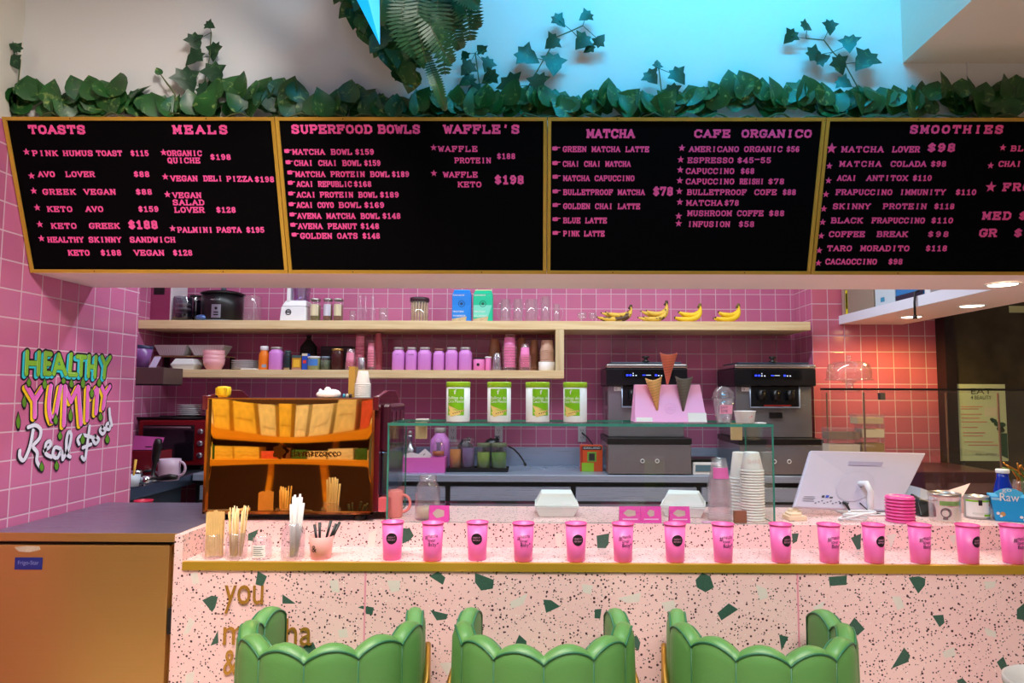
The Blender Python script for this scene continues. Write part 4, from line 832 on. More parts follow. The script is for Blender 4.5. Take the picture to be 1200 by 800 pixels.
b = MB(); sans(b, 'SHINE', -.026, .032, .052, .016)
wrap(b, 0, lambda z: .0445-.0145*z/.075, .0008); b.build('print', mat('faint_rose', (238, 200, 194), .5), last)
M_cst = clear('stack_plastic', (255, 253, 254), .03, .2, .12, .05)
pr = cup_mesh(.0285, .0455, .105, M_cst, 'clear_cup', 24)
pk = mat('pink_band', (246, 110, 186), .5)
Yk = 2.72; last = stack(pr, at(843.5, 600, Yk).x, Yk, ZC+.001, 15, .0098, 'clear plastic cup upside down in the stack in the display case', 'clear cups stacked in the display case', 'topmost clear cup of the stack in the display case, with pink print')
b = MB(); patch(b, -.034, .034, .028, .070, 12); wrap(b, 0, lambda z: .0455-.017*z/.105, .0006); b.build('print', pk, last)
pr = cup_mesh(.0285, .042, .11, M_cup, 'tall_paper_cup', 24)
Yk = 2.88; stack(pr, at(868, 600, Yk).x, Yk, ZC+.001, 12, .013, 'tall white paper cup upside down in the stack behind the bowls', 'tall white cups behind the bowls')
b = MB(); b.cbox(0, 0, 0, .047, .02, .045); b.box(-.02, .02, -.0102, -.0098, .006, .039); tag(b.build('brown_box', mat('brown_card', (150, 92, 56), .6), None, cpos(867, 2.672), bevel=.002), 'small brown cardboard box at the foot of the paper bowl stack', 'box')
b = MB(); b.cbox(0, 0, 0, .10, .03, .004); tag(b.build('pink_napkin', mat('pink_paper', (246, 180, 216), .7), None, cpos(838, 2.668), bevel=.001), 'flat pink paper slip under the clear cup stack', 'paper')
# ------------------------------------------------------------------ top shelf, left to right
YS = 4.50
def S_(x0, x1, ytop, zb, Y=YS): return fit(x0, x1, ytop, Y, zb+.0006)
def simple_jar(name, label, cat, px0, px1, ytop, zb, m, lidm=None, lidh=.014, labm=None, group=None, Y=YS, squash=1, power=2, shoulder=.12, neck=.8, fill=None, fillh=.6, labr=(.2, .75), cover=.9):
    loc, w, h = S_(px0, px1, ytop, zb, Y); r = w/2
    t = thing(name, label, cat, loc, 0, group); lh = lidh if lidm else 0; hb = h-lh; rn = r*neck
    b = MB(); b.lathe([(0, .003), (r*.94, 0), (r, .005), (r, hb*(1-shoulder*1.6)), (r*.96, hb*(1-shoulder)), (rn, hb*(1-shoulder*.3)), (rn, hb), (rn-.002, hb), (rn-.003, hb*(1-shoulder*.3)), (0, hb*(1-shoulder*.35))] if not fill else [(0, .003), (r*.94, 0), (r, .005), (r, hb*(1-shoulder*1.6)), (rn, hb*(1-shoulder*.3)), (rn, hb), (rn-.002, hb)], seg=26, power=power); b.build('body', m, t)
    if fill: b = MB(); b.lathe([(0, .006), (r*.92, .006), (r*.92, hb*fillh), (0, hb*fillh)], seg=20, power=power); b.build('contents', fill, t)
    if lidm: b = MB(); b.lathe([(rn+.001, hb-.002), (rn+.003, hb), (rn+.003, h-.002), (rn+.001, h), (0, h)], seg=26, power=power); b.build('lid', lidm, t)
    if labm:
        b = MB(); patch(b, -r*cover, r*cover, hb*labr[0], hb*labr[1], 10); wrap(b, 0, r, .0008); b.build('label', labm, t)
    return t
# mauve appliance
loc, w, h = S_(171.5, 203, 330, ZU, 4.46)
t_ = thing('coffee_grinder', 'tall mauve faced appliance with a black notch at the left end of the top shelf', 'appliance', loc+Vector((0, 0, .008)))
b = MB(); b.box(-w/2+.012, w/2-.010, 0, .18, 0, h); b.build('body', brushed('mauve_metal', (184, 112, 148), .35, 2), t_, bevel=.006)
b = MB(); b.box(-w/2, -w/2+.012, -.004, .19, -.008, h); b.build('side_plate', M_black, t_); b = MB(); b.box(w/2-.010, w/2, -.004, .19, 0, h); b.build('edge_strip', M_wht, t_)
b = MB(); b.box(-w/2, w/2+.004, .004, .19, -.008, 0); b.build('base', M_black, t_)
b = MB(); b.box(-.035, .035, -.005, .0, h-.095, h-.02); b.build('top_notch', M_black, t_, bevel=.004)
# clear jars by the cooker
M_smoke = clear('smoked_glass', (170, 176, 190), .10, .05, .45)
t_ = simple_jar('storage_jar', 'smoky glass jar with stacked pale lids inside, beside the mauve appliance', 'jar', 204.5, 226, 348, ZU, M_smoke, Y=4.44, neck=.95, shoulder=.05, fill=mat('dark_seed', (54, 40, 50), .7), fillh=.30)
for z in (.075, .105): b = MB(); b.lathe([(0, z), (.046, z), (.046, z+.014), (0, z+.014)], seg=22); b.build('pale_lid', mat('pale_lid', (206, 188, 180), .5), t_)
t_ = simple_jar('storage_jar', 'dark glass jar half hidden behind the smoky jar of lids', 'jar', 222, 238, 346, ZU, clear('dark_glass', (96, 100, 120), .12, .05, .4), M_black, .012, Y=4.58)
loc, w, h = S_(229, 244, 367, ZU, 4.40)
t_ = thing('tape_roll', 'small shiny blue and white bundle lying in front of the black rice cooker', 'bundle', loc)
b = MB(); b.ball((0, 0, h*.45), w*.5, sc=(1, .6, .5)); b.build('wrap', mat('foil_blue', (90, 120, 180), .25, .4), t_); b = MB(); b.ball((-.012, -.006, h*.52), w*.26, sc=(1, .7, .6)); b.build('knot', mat('foil_white', (200, 206, 220), .25), t_)
# rice cooker
loc, w, h = S_(238, 286, 340.5, ZU, 4.50); r = w/2
t_ = thing('rice_cooker', 'wide black rice cooker with a silver control panel on the top shelf', 'rice cooker', loc)
M_gblk = mat('gloss_black', (9, 8, 11), .35)
b = MB(); b.lathe([(0, .006), (r*.86, .004), (r*.94, .02), (r*.97, h*.5), (r*.97, h*.85), (0, h*.85)], seg=40); b.build('body', M_gblk, t_)
b = MB(); b.lathe([(0, 0), (r*.93, 0), (r*.95, .008), (r*.86, .012)], seg=40); b.build('base', mat('grey_base', (120, 130, 140), .4), t_)
b = MB(); b.lathe([(r*.98, h*.85), (r*1.04, h*.87), (r*1.03, h*.90), (r*.8, h*.95), (r*.2, h*.985), (0, h*.985)], seg=40); b.build('lid', M_gblk, t_)
b = MB(); b.lathe([(.012, h*.98), (.018, h*1.05), (.016, h*1.09), (0, h*1.1)], seg=18); b.build('knob', mat('blue_grey', (70, 84, 96), .4), t_)
b = MB(); patch(b, -.012, .046, .02, .108, 8); b.k = 1; disc(b, .017, .082, .009, -.001, 12); patch(b, .002, .032, .052, .060, 4, -.001); patch(b, .002, .032, .036, .044, 4, -.001); wrap(b, 0, r*.97, .001); b.build('control_panel', [mat('silver_panel', (150, 160, 172), .3, .6), M_gblk], t_)
b = MB(); sans(b, 'PROCTOR', -.02, .136, .062, .007); wrap(b, 0, r*.97, .0008); b.build('print', mat('silver_print', (190, 196, 206), .4), t_)
simple_jar('storage_tub', 'clear plastic tub beside the black rice cooker', 'tub', 287, 305, 347, ZU, M_cplast, neck=1, shoulder=.02, Y=4.47, power=4)
# food processor
loc, w, h0 = S_(333, 364, 353, ZU, 4.48)
t_ = thing('food_processor', 'white food processor with a clear bowl and round logo', 'food processor', loc)
b = MB(); b.hexa([(-w/2, -.08, 0), (w/2, -.08, 0), (w/2, .08, 0), (-w/2, .08, 0)], [(-w/2+.006, -.07, h0*.7), (w/2-.004, -.07, h0*.7), (w/2-.004, .07, h0*.7), (-w/2+.006, .07, h0*.7)]); b.hexa([(-w/2+.006, -.07, h0*.7), (w/2-.004, -.07, h0*.7), (w/2-.004, .07, h0*.7), (-w/2+.006, .07, h0*.7)], [(-w/2+.03, -.055, h0), (w/2-.01, -.055, h0), (w/2-.01, .055, h0), (-w/2+.03, .055, h0)]); b.build('body', M_wht, t_, bevel=.008)
b = MB(); b.lathe([(.058, h0), (.066, h0+.10), (.066, h0+.13), (.064, h0+.13), (.056, h0+.002)], c=(.020, 0, 0), seg=30); b.build('bowl', clear('bowl_plastic', (226, 222, 240), .12, .1, .5), t_)
b = MB(); b.box(-.050, -.026, -.062, -.03, h0-.01, h0+.14); b.build('bowl_handle', M_wht, t_, bevel=.005)
b = MB(); b.tube([(-.03+.017*math.cos(a), -.077, .062+.017*math.sin(a)) for a in [2*PI*i/20 for i in range(20)]], .0028, 6, closed=True); b.box(-.046, -.018, -.079, -.076, .059, .066); b.build('logo', M_black, t_)
# spice jars
M_seed = mat('red_seed', (140, 96, 70), .8, var=.5, vscale=120); M_seed2 = mat('green_seed', (130, 124, 70), .8, var=.5, vscale=120); M_lab = mat('cream_label', (226, 216, 176), .6); M_lidm = mat('steel_lid', (170, 166, 160), .3, .8)
for a, c, ct, lb in ((364, 376, M_seed2, 'spice jar with cream label beside the white food processor'), (379.5, 390, M_seed, 'spice jar with a torn white label, middle of three'), (391.5, 402.5, M_seed, 'spice jar with cream label, nearest the tall glass decanters')):
    t_ = simple_jar('spice_jar', lb, 'jar', a, c, 350, ZU, M_clear, M_lidm, .014, mat('white_label', (214, 214, 226), .6) if a == 379.5 else M_lab, 'spice jars on the top shelf', Y=4.44, neck=.86, fill=ct, fillh=.8, labr=(.28, .82), power=3)
# glasses
def glass_item(name, label, a, c, yt, handle=0, kind=0, group=None, Y=4.44, zb=ZU):
    loc, w, h = S_(a, c, yt, zb, Y); r = w/2*(.84 if handle else 1); t = thing(name, label, 'glass', loc, 0, group)
    P = {0: [(0, .006), (r*.9, 0), (r, .006), (r, h), (r-.0025, h), (r-.003, .012), (0, .010)],
         1: [(0, .005), (r*.9, 0), (r, .008), (r*.98, h*.48), (r*.35, h*.66), (r*.34, h*.74), (r*.7, h*.80), (r*.7, h*.9), (r*.3, h), (0, h)],
         2: [(0, .005), (r*.6, 0), (r*.62, .004), (r*.15, .012), (r*.16, h*.3), (r, h*.5), (r*.98, h), (r*.93, h), (r*.9, h*.52), (0, h*.36)]}[kind]
    b = MB(); b.lathe(P, seg=22); b.build('glass', M_clear, t)
    if handle:
        b = MB(); b.tube([(-r-.018*math.sin(q), 0, h*.5-h*.32*math.cos(q)) for q in [PI*i/12 for i in range(13)]] if handle < 0 else [(r+.018*math.sin(q), 0, h*.5-h*.32*math.cos(q)) for q in [PI*i/12 for i in range(13)]], .005, 8); b.build('handle', M_clear, t)
    return t
glass_item('shot_glass', 'short clear tumbler left of the tall glass decanters', 409.5, 417, 364)
glass_item('decanter', 'clear stoppered decanter, leftmost of the three on the top shelf', 419, 426, 344.5, 0, 1, 'decanters')
glass_item('decanter', 'clear stoppered decanter, middle of the three and nearest the back', 425, 431.5, 346, 0, 1, 'decanters', 4.52)
glass_item('decanter', 'clear stoppered decanter, rightmost of the three', 433, 441, 345.5, 0, 1, 'decanters')
glass_item('water_glass', 'faint empty tumbler between the decanters and the straw jar', 444, 455, 361)
loc, w, h = S_(481, 503, 349, ZU, 4.44); r = w/2
t_ = thing('cookie_stick_jar', 'clear jar of pale sticks with a dark brown lid on the top shelf', 'jar', loc)
b = MB(); b.lathe([(0, .003), (r*.97, 0), (r, .004), (r, h-.026), (r-.003, h-.026), (r-.003, .006)], seg=28); b.build('jar_glass', M_clear, t_)
b = MB(); b.lathe([(r*.98, h-.028), (r*1.04, h-.024), (r*1.04, h-.006), (r*.98, h), (0, h)], seg=28); b.build('lid', mat('brown_lid', (60, 36, 46), .4), t_)
for i in range(16):
    a = 2*PI*i/16; b = MB(); b.tube([(r*.82*math.cos(a), r*.82*math.sin(a), .006), (r*.80*math.cos(a+.12), r*.80*math.sin(a+.12), h-.032)], .0052, 7); b.build('stick', M_wood2, t_)
# two protein bags
def bag(label, a, c, yt, c1, c2, ctop, words, Y=4.44):
    loc, w, h = S_(a, c, yt, ZU, Y); t = thing('powder_pouch', label, 'pouch', loc, 0, 'powder pouches'); d = .035
    b = MB(); b.hexa([(-w/2, -d, 0), (w/2, -d, 0), (w/2, d, 0), (-w/2, d, 0)], [(-w/2, -d, h*.86), (w/2, -d, h*.86), (w/2, d, h*.86), (-w/2, d, h*.86)]); b.hexa([(-w/2, -d, h*.86), (w/2, -d, h*.86), (w/2, d, h*.86), (-w/2, d, h*.86)], [(-w/2+.012, -.008, h), (w/2-.012, -.008, h), (w/2-.012, .008, h), (-w/2+.012, .008, h)])
    b.build('pouch', [mat('pouch', c1, .35)], t, bevel=.006)
    b = MB(); b.box(-w/2+.010, w/2-.010, -.011, .011, h*.93, h+.002); b.build('top_seal', mat('seal', ctop, .4), t, bevel=.002)
    b = MB(); b.add([(-w/2+.004, -d-.0006, .03), (w/2-.03, -d-.0006, .03), (w/2-.004, -d-.0006, h*.52), (-w/2+.004, -d-.0006, h*.52)], [(0, 1, 2, 3)]); b.k = 1
    b.tube([(.0+.020*math.cos(q), -d-.001, h*.56+.020*math.sin(q)) for q in [2*PI*i/18 for i in range(18)]], .0016, 5, closed=True); disc(b, 0, h*.56, .010, -d-.001, 12)
    b.k = 2; sans(b, words[0], -w/2+.006, h*.80, w*.6, .010, .0005, y=-d-.0006); sans(b, words[1], -w/2+.008, h*.29, w*.55, .012, .0005, y=-d-.0009); sans(b, words[2], -w/2+.008, h*.16, w*.66, .012, .0005, y=-d-.0009)
    b.k = 3; b.add([(-w/2+.001, -d-.0012, .002), (w/2-.034, -d-.0012, .002), (w/2-.028, -d-.0012, .036), (-w/2+.001, -d-.0012, .020)], [(0, 1, 2, 3)])
    b.build('print', [mat('pouch_panel', c2, .4), mat('pouch_mark', tuple(int(v*.5) for v in c1), .4), M_paper, mat('pouch_photo', (206, 180, 140), .6, var=.3, vscale=50)], t)
bag('blue powder pouch standing on the top shelf', 530.5, 553, 340, (20, 130, 224), (28, 138, 232), (40, 168, 240), ('SUNWARRIOR', 'PROTEIN', 'WARRIOR'))
bag('green powder pouch standing on the top shelf beside the blue one', 555, 578, 340, (20, 196, 150), (120, 222, 196), (200, 236, 160), ('SUNWARRIOR', 'PROTEIN', 'CLASSIC'))
for a, c, yt, lb in ((585, 599.5, 350.5, 'glass mug beside the green powder pouch'), (600.5, 613.5, 350.5, 'glass mug, second from the green powder pouch'), (614.5, 631, 350.5, 'wide glass mug in the middle of the row'), (632.5, 646, 347.5, 'tall glass mug, the highest of the row'), (647.5, 657, 356, 'small low glass mug at the banana end of the row')):
    glass_item('glass_mug', lb, a, c, yt, -1 if a != 647.5 else 1, 0, 'glass mugs on the top shelf')
for a, c, lb in ((676.5, 687.5, 'tiny clear dessert bowl nearest the glass mugs'), (690, 699, 'tiny clear dessert bowl touching the first bananas')):
    glass_item('dessert_bowl', lb, a, c, 366, 0, 2, 'dessert bowls on the top shelf')
# bananas
def bananas(label, a, c, yt, seed, spots, n=5, Y=4.42):
    loc, w, h = S_(a, c, yt, ZU, Y); rn = random.Random(seed); t = thing('banana_bunch', label, 'bananas', loc, 0, 'banana bunches on the top shelf')
    m = mat('banana_skin', (246, 206, 40), .45); N = Nodes(m)
    if spots:
        g = N.n('ShaderNodeTexCoord'); nz = N.n('ShaderNodeTexNoise'); nz.inputs['Scale'].default_value = 22; nz.inputs['Detail'].default_value = 5; N.l(g.outputs['Object'], nz.inputs['Vector'])
        r = N.n('ShaderNodeMapRange'); r.inputs[1].default_value = .60-spots; r.inputs[2].default_value = .66-spots; N.l(nz.outputs[0], r.inputs[0]); N.l(N.mix(r.outputs[0], lin((226, 186, 70)), lin((82, 54, 30))), m.node_tree.nodes['Principled BSDF'].inputs['Base Color'])
    sx, sz = w*.40, h*.86
    for k in range(n):
        f = k/(n-1); y0 = -.030+.062*f; lift = (.30 if k in (1, 3) else 0)*h
        ex = -w/2+.012+(rn.random()*.16+.10*(k % 2))*w; pts = []; rr = []
        p0 = Vector((sx, y0*.25, sz)); p3 = Vector((ex, y0*1.2, .020+lift+.10*h)); p1 = Vector((sx*.95+.02, y0, .010+lift*.7)); p2 = Vector((-.01, y0*1.4-.004, .004+lift*.8))
        for i in range(15):
            u = i/14; q = p0*(1-u)**3+p1*3*u*(1-u)**2+p2*3*u*u*(1-u)+p3*u**3
            rad = .0175*min(1, .30+2.6*u, .22+3.2*(1-u)); q.z = max(q.z, rad+.0005); pts.append(q); rr.append(rad)
        b = MB(); b.tube(pts, rr, 7); b.build('banana', m, t)
        b = MB(); b.ball(tuple(pts[-1]), .0055, 8, 6); b.build('banana_tip', mat('banana_tip', (60, 44, 26), .7), t)
    b = MB(); b.tube([(sx-.006, 0, sz-.012), (sx+.002, 0, sz+.006), (sx, 0, h)], [.015, .011, .009], 8); b.build('stem', mat('banana_stem', (110, 96, 34) if not spots else (70, 56, 30), .6), t)
bananas('bunch of brown spotted bananas nearest the dessert bowls', 696, 744, 357, 1, .10)
bananas('bunch of yellow bananas with a few brown marks beside the browned bunch', 745, 785, 352, 2, .015)
bananas('bunch of clean yellow bananas, second from the right end of the top shelf', 786, 824, 355.5, 3, 0)
bananas('bunch of clean yellow bananas nearest the right end of the top shelf', 831, 869, 355.5, 5, 0)
# ------------------------------------------------------------------ lower shelf
M_lilac = mat('lilac_plastic', (222, 140, 226), .4); M_lidg = mat('grey_lid', (176, 168, 164), .4, .3)
t_ = thing('shelf_riser', 'thin wooden riser board holding foam trays on the lower shelf', 'riser', (at(226, 430, 4.56).x, 4.56, ZL)); wr = wid(80, 4.56)
zr = at(226, 416.5, 4.5).z-ZL
b = MB(); b.box(-wr/2, wr/2, -.05, .12, zr-.006, zr); b.build('board', M_shelf, t_)
for x in (-wr/2, wr/2-.008): b = MB(); b.box(x, x+.008, .06, .12, .0005, zr-.006); b.build('side_leg', M_dsteel, t_)
def tray(loc, w, d, h, label):
    t = thing('foam_tray', label, 'tray', loc, 0, 'foam trays on the riser')
    for nm, z0, z1, a, c in (('tray', 0, h*.82, .74, .97), ('rim', h*.82, h, 1, 1)):
        b = MB(); b.hexa([(-w/2*a, -d/2*a, z0), (w/2*a, -d/2*a, z0), (w/2*a, d/2*a, z0), (-w/2*a, d/2*a, z0)], [(-w/2*c, -d/2*c, z1), (w/2*c, -d/2*c, z1), (w/2*c, d/2*c, z1), (-w/2*c, d/2*c, z1)])
        b.build(nm, M_foam, t, bevel=.003)
    b = MB()
    for k in range(13): x = -w*.36+w*.72*k/12; b.hexa([(x-.0015, -d/2*.75, .002), (x+.0015, -d/2*.75, .002), (x+.0015, -d/2*.7, .002), (x-.0015, -d/2*.7, .002)], [(x*1.25-.0015, -d/2*.965, h*.78), (x*1.25+.0015, -d/2*.965, h*.78), (x*1.25+.0015, -d/2*.9, h*.78), (x*1.25-.0015, -d/2*.9, h*.78)])
    b.build('flute', mat('foam_shade', (212, 212, 214), .7), t)
zt_ = ZL+zr+.0006
for a, c, lb in ((185, 223.5, 'white foam tray on the riser, nearest the tiled partition'), (225, 267, 'white foam tray on the riser, above the pink bowls')):
    tray(Vector((at((a+c)/2, 410, 4.52).x, 4.53, zt_)), wid(c-a, 4.5), .12, at(200, 404, 4.48).z-zt_, lb)
cl2 = clamshell(wid(28, 4.44), .11, at(218, 420.5, 4.44).z-ZL); cl2.location = (at(218.5, 430, 4.44).x, 4.44, ZL+.0006); cl2['label'] = 'small white foam box under the foam trays on the lower shelf'; cl2['group'] = 'small foam boxes'
b = MB(); r = wid(22, 4.56)/2; b.lathe([(0, .003), (r*.5, 0), (r*.55, .004), (r*.9, .04), (r, .075), (r-.003, .075), (r*.85, .04), (0, .008)], seg=26); o = b.build('white_bowl', M_cup, None, (at(228, 430, 4.60).x, 4.60, ZL+.0006)); tag(o, 'plain white bowl behind the small foam box on the lower shelf', 'bowl')
M_pbowl = mat('pink_bowl_glaze', (244, 176, 184), .3); r = wid(24.5, 4.44)/2; hb = .078
for k in range(3):
    t_ = thing('pink_bowl', ['pink bowl at the bottom of the stack on the lower shelf', 'pink bowl in the middle of the stack of three', 'pink bowl on top of the stack of three'][k], 'bowl', (at(250.5, 430, 4.44).x, 4.44, ZL+.0006+k*.027), 0, 'stacked pink bowls')
    b = MB(); b.lathe([(0, .004), (r*.62, 0), (r*.66, .003), (r*.92, .038), (r*.99, hb-.006), (r*.96, hb-.006), (r*.88, .040), (r*.6, .010), (0, .010)], seg=30); b.build('bowl', M_pbowl, t_)
    b = MB(); b.tube([(r*.98*math.cos(2*PI*i/30), r*.98*math.sin(2*PI*i/30), hb-.005) for i in range(30)], .0022, 6, closed=True); b.build('rim', M_pbowl, t_)
M_plate = mat('white_plate', (224, 220, 224), .25); rp = wid(34.5, 4.50)/2
b = MB(); b.cbox(0, 0, 0, wid(18, 4.4), .08, .008); b.box(-.04, .04, -.041, -.0398, .001, .007); tag(b.build('paper_pad', M_paper, None, (at(294, 434, 4.40).x, 4.40, ZL+.0005), bevel=.001), 'thin white pad on the shelf edge in front of the plates', 'pad')
for k in range(5):
    b = MB(); b.lathe([(0, .002), (rp*.6, 0), (rp*.66, .004), (rp, .014), (rp, .0165), (rp*.97, .0165), (rp*.64, .007), (0, .005)], seg=32)
    o = b.build('plate', M_plate, None, (at(285.5, 430, 4.50).x, 4.55, ZL+.0006+.0125*k)); tag(o, 'white plate in the stack of plates on the lower shelf' if k < 4 else 'white plate on top of the stack of plates on the lower shelf', 'plate', 'stacked plates')
t_ = simple_jar('juice_bottle', 'orange bottle with a white neck and cap on the lower shelf', 'bottle', 304, 316, 405.5, ZL, mat('orange_label', (250, 132, 24), .4), M_wht, .026, None, None, 4.42, shoulder=.22, neck=.68)
b = MB(); patch(b, 0, .028, .015, .035, 4); wrap(b, 0, wid(12, 4.42)/2, .0006); b.build('label', mat('blue_grey_print', (150, 160, 180), .5), t_)
LIL = [(316.7, 332, 406.5, 'lilac bottle with a grey lid beside the orange bottle'), (460.3, 474.8, 407, 'lilac bottle, first of the row from the pink cup stacks'), (476, 489.3, 407, 'lilac bottle, second of the row from the pink cup stacks'), (490.3, 506, 407, 'lilac bottle, third of the row and widest'), (508, 521.3, 408.3, 'shorter lilac bottle with a brown lid'), (522.3, 537, 407, 'lilac bottle just right of the one with the brown lid'), (538, 553.3, 407, 'lilac bottle at the right end of the row beside the low pink jars')]
for a, c, yt, lb in LIL:
    t_ = simple_jar('lilac_bottle', lb, 'bottle', a, c, yt, ZL, M_lilac, mat('brown_lid', (130, 90, 80), .5) if a == 508 else M_lidg, .014, None, 'lilac bottles on the lower shelf', 4.42, shoulder=.15, neck=.70, power=3.2)
    if a != 508 and a > 400: b = MB(); sans(b, 'matcha', -.016, .098, .034, .010); wrap(b, 0, wid(14, 4.42)/2, .001); b.build('print', mat('grey_ink', (120, 100, 130), .5), t_)
simple_jar('sauce_jar', 'dark green black jar with a teal lid beside a lilac bottle', 'jar', 333.3, 341.5, 411, ZL, mat('dark_label', (30, 46, 50), .4), mat('teal_lid', (60, 90, 90), .4), .010, mat('tan_label', (170, 140, 100), .5), None, 4.42, labr=(.0, .12))
def boxy(name, label, cat, a, c, yt, zb, Y, d, c1, marks, bevel=.002, words=None):
    loc, w, h = S_(a, c, yt, zb, Y); t = thing(name, label, cat, loc); b = MB(); b.box(-w/2, w/2, 0, d, 0, h); b.build('carton', mat(name, c1, .45), t, bevel=bevel)
    b = MB(); ms = []
    for i, (x0, x1, z0, z1, cc) in enumerate(marks): b.k = i; ms.append(mat('print', cc, .45)); b.add([(-w/2+x0*w, -.0008-.0003*i, z0*h), (-w/2+x1*w, -.0008-.0003*i, z0*h), (-w/2+x1*w, -.0008-.0003*i, z1*h), (-w/2+x0*w, -.0008-.0003*i, z1*h)], [(0, 1, 2, 3)])
    if words:
        b.k = len(ms); ms.append(mat('words', words[1], .45)); sans(b, words[0], -w/2+words[2]*w, words[3]*h, words[4]*w, words[5]*h, .0005, y=-.002)
    b.build('print', ms, t); return t
boxy('tea_box', 'small amber tin with a dark green top on the lower shelf', 'tin', 342.3, 353, 416, ZL, 4.40, .05, (196, 140, 40), [(0, 1, .82, 1, (60, 90, 90)), (.15, .85, .2, .7, (240, 190, 60)), (0, 1, 0, .16, (180, 130, 110))])
boxy('sugar_carton', 'narrow blue carton with a cream top on the lower shelf', 'carton', 354, 360.5, 414, ZL, 4.40, .05, (30, 80, 190), [(0, 1, .85, 1, (220, 210, 190)), (.2, .8, .4, .6, (220, 60, 50))])
simple_jar('yogurt_tub', 'squat clear tub with a blue and white band on the lower shelf', 'tub', 361, 375.5, 417.5, ZL, mat('olive_fill', (150, 150, 100), .4), M_wht, .010, mat('blue_band', (70, 130, 210), .45), None, 4.42, shoulder=.04, neck=.95, labr=(.35, .9))
simple_jar('herb_jar', 'clear jar of green herbs on the lower shelf', 'jar', 376, 387.5, 417.5, ZL, M_clear, mat('blue_grey_lid', (130, 150, 170), .4), .010, None, None, 4.42, fill=mat('herb_green', (84, 100, 60), .8, var=.5, vscale=90), fillh=.8)
simple_jar('honey_jar', 'dark brown honey jar with a gold lid on the lower shelf', 'jar', 388.3, 403, 408.5, ZL, mat('dark_honey', (70, 32, 30), .2), mat('gold_lid', (200, 160, 90), .3, .7), .012, None, None, 4.43, neck=.84)
t_ = thing('black_bag', 'pointed black bag standing at the back of the lower shelf', 'bag', (at(361, 430, 4.62).x, 4.62, ZL+.0006)); w = wid(19, 4.62)/2; h = at(361, 393, 4.62).z-ZL
b = MB(); b.lathe([(0, .002), (w, 0), (w*1.03, h*.4), (w*.98, h*.68), (w*.45, h*.84), (w*.22, h*.9), (w*.32, h), (0, h*.98)], seg=20, squash=.6, power=3); b.build('bag', mat('black_cloth', (18, 12, 16), .7), t_)
b = MB(); b.tube([(w*.27*math.cos(2*PI*i/16), w*.17*math.sin(2*PI*i/16), h*.90) for i in range(16)], .004, 6, closed=True); b.build('tie', mat('brown_tie', (70, 44, 40), .7), t_)
boxy('storage_crate', 'dark box at the back of the lower shelf behind the herb jar', 'box', 376, 414, 405.5, ZL, 4.60, .08, (22, 12, 18), [(.04, .96, .86, .95, (52, 30, 40)), (.1, .5, .5, .7, (40, 24, 30))])
# stacked cups on the lower shelf
def cupstack(px0, px1, ytop, zb, Y, m, n, label, group, taper=.7, topm=None, name='clear_cup', hh=.095):
    x = at((px0+px1)/2, 430, Y).x; r = wid(px1-px0, Y)/2; H = at((px0+px1)/2, ytop, Y).z-zb; h = min(hh, H*.9); dz = (H-h)/max(1, n-1)
    pr = cup_mesh(r*taper, r, h, m, name, 20)
    if topm: 
        b = MB(); patch(b, -r*.8, r*.8, h*.25, h*.75, 10); wrap(b, 0, lambda z: r-(r-r*taper)*z/h, .0006); b.build('print', topm, pr)
    return stack(pr, x, Y, zb+.0006, n, dz, label, group)
M_pkc = clear('pink_plastic_clear', (255, 236, 242), .05, .15, .18, .10); M_pkp = mat('pink_print', (246, 150, 178), .45); M_brc = mat('brown_cup', (184, 132, 100), .5)
cupstack(404.6, 417.2, 409, ZL, 4.40, M_pkc, 6, 'pink printed clear cup in the low stack beside the honey jar', 'pink cups beside the honey jar', topm=M_pkp)
cupstack(415, 429.5, 390, ZL, 4.50, M_pkc, 8, 'pink printed clear cup in the tall stack nearest the honey jar', 'pink cups in the first tall stack', topm=M_pkp)
cupstack(429.8, 440, 398, ZL, 4.44, M_pkc, 7, 'pink printed clear cup in the middle stack behind the machine cups', 'pink cups in the middle stack', topm=M_pkp)
cupstack(438, 448, 390.5, ZL, 4.54, mat('rose_cup', (226, 120, 140), .5), 8, 'rose pink cup in the narrow stack nearest the lilac row', 'rose cups by the lilac row')
simple_jar('steel_tin', 'small steel tin in front of the tall pink cup stacks', 'tin', 419.5, 428, 419, ZL, mat('bright_tin', (190, 186, 190), .25, .8), None, 0, None, None, 4.36, shoulder=.02, neck=1)
for a, c, yt, lid, lb in ((554.6, 568, 419, M_black, 'low pink jar with a black lid at the end of the lilac row'), (568.6, 576, 417.8, M_wht, 'narrow pink jar with a white lid beside the clear cup stack')):
    t_ = simple_jar('pink_jar', lb, 'jar', a, c, yt, ZL, mat('pink_jar', (238, 130, 196), .4), lid, .008, None, 'low pink jars', 4.42, shoulder=.04, neck=.96)
    if a < 560: b = MB(); disc(b, -.002, .038, .010); wrap(b, 0, wid(13.4, 4.42)/2, .0008); b.build('sticker', M_ink, t_)
cupstack(573, 586, 397, ZL, 4.56, M_brc, 6, 'brown paper cup in the stack behind the short clear stack', 'brown cups behind the clear stack', name='brown_cup')
cupstack(577, 587.5, 414, ZL, 4.40, M_clear, 5, 'plain clear cup in the short stack beside the low pink jars', 'short stack of clear cups', taper=.8)
cupstack(588, 606.5, 391.5, ZL, 4.44, M_pkc, 9, 'pink printed clear cup in the tall leaning stack on the right of the shelf', 'tall stack of pink printed cups', topm=mat('hot_pink_print', (250, 140, 206), .45), taper=.62)
cupstack(605, 617, 396, ZL, 4.58, M_brc, 7, 'brown paper cup in the middle stack at the back of the shelf', 'brown cups in the middle stack', name='brown_cup')
cupstack(608, 622.5, 403, ZL, 4.40, M_pkc, 7, 'pink printed clear cup in the pointed stack beside the white tub', 'pointed stack of pink cups', topm=mat('hot_pink_print', (250, 140, 206), .45), taper=.55)
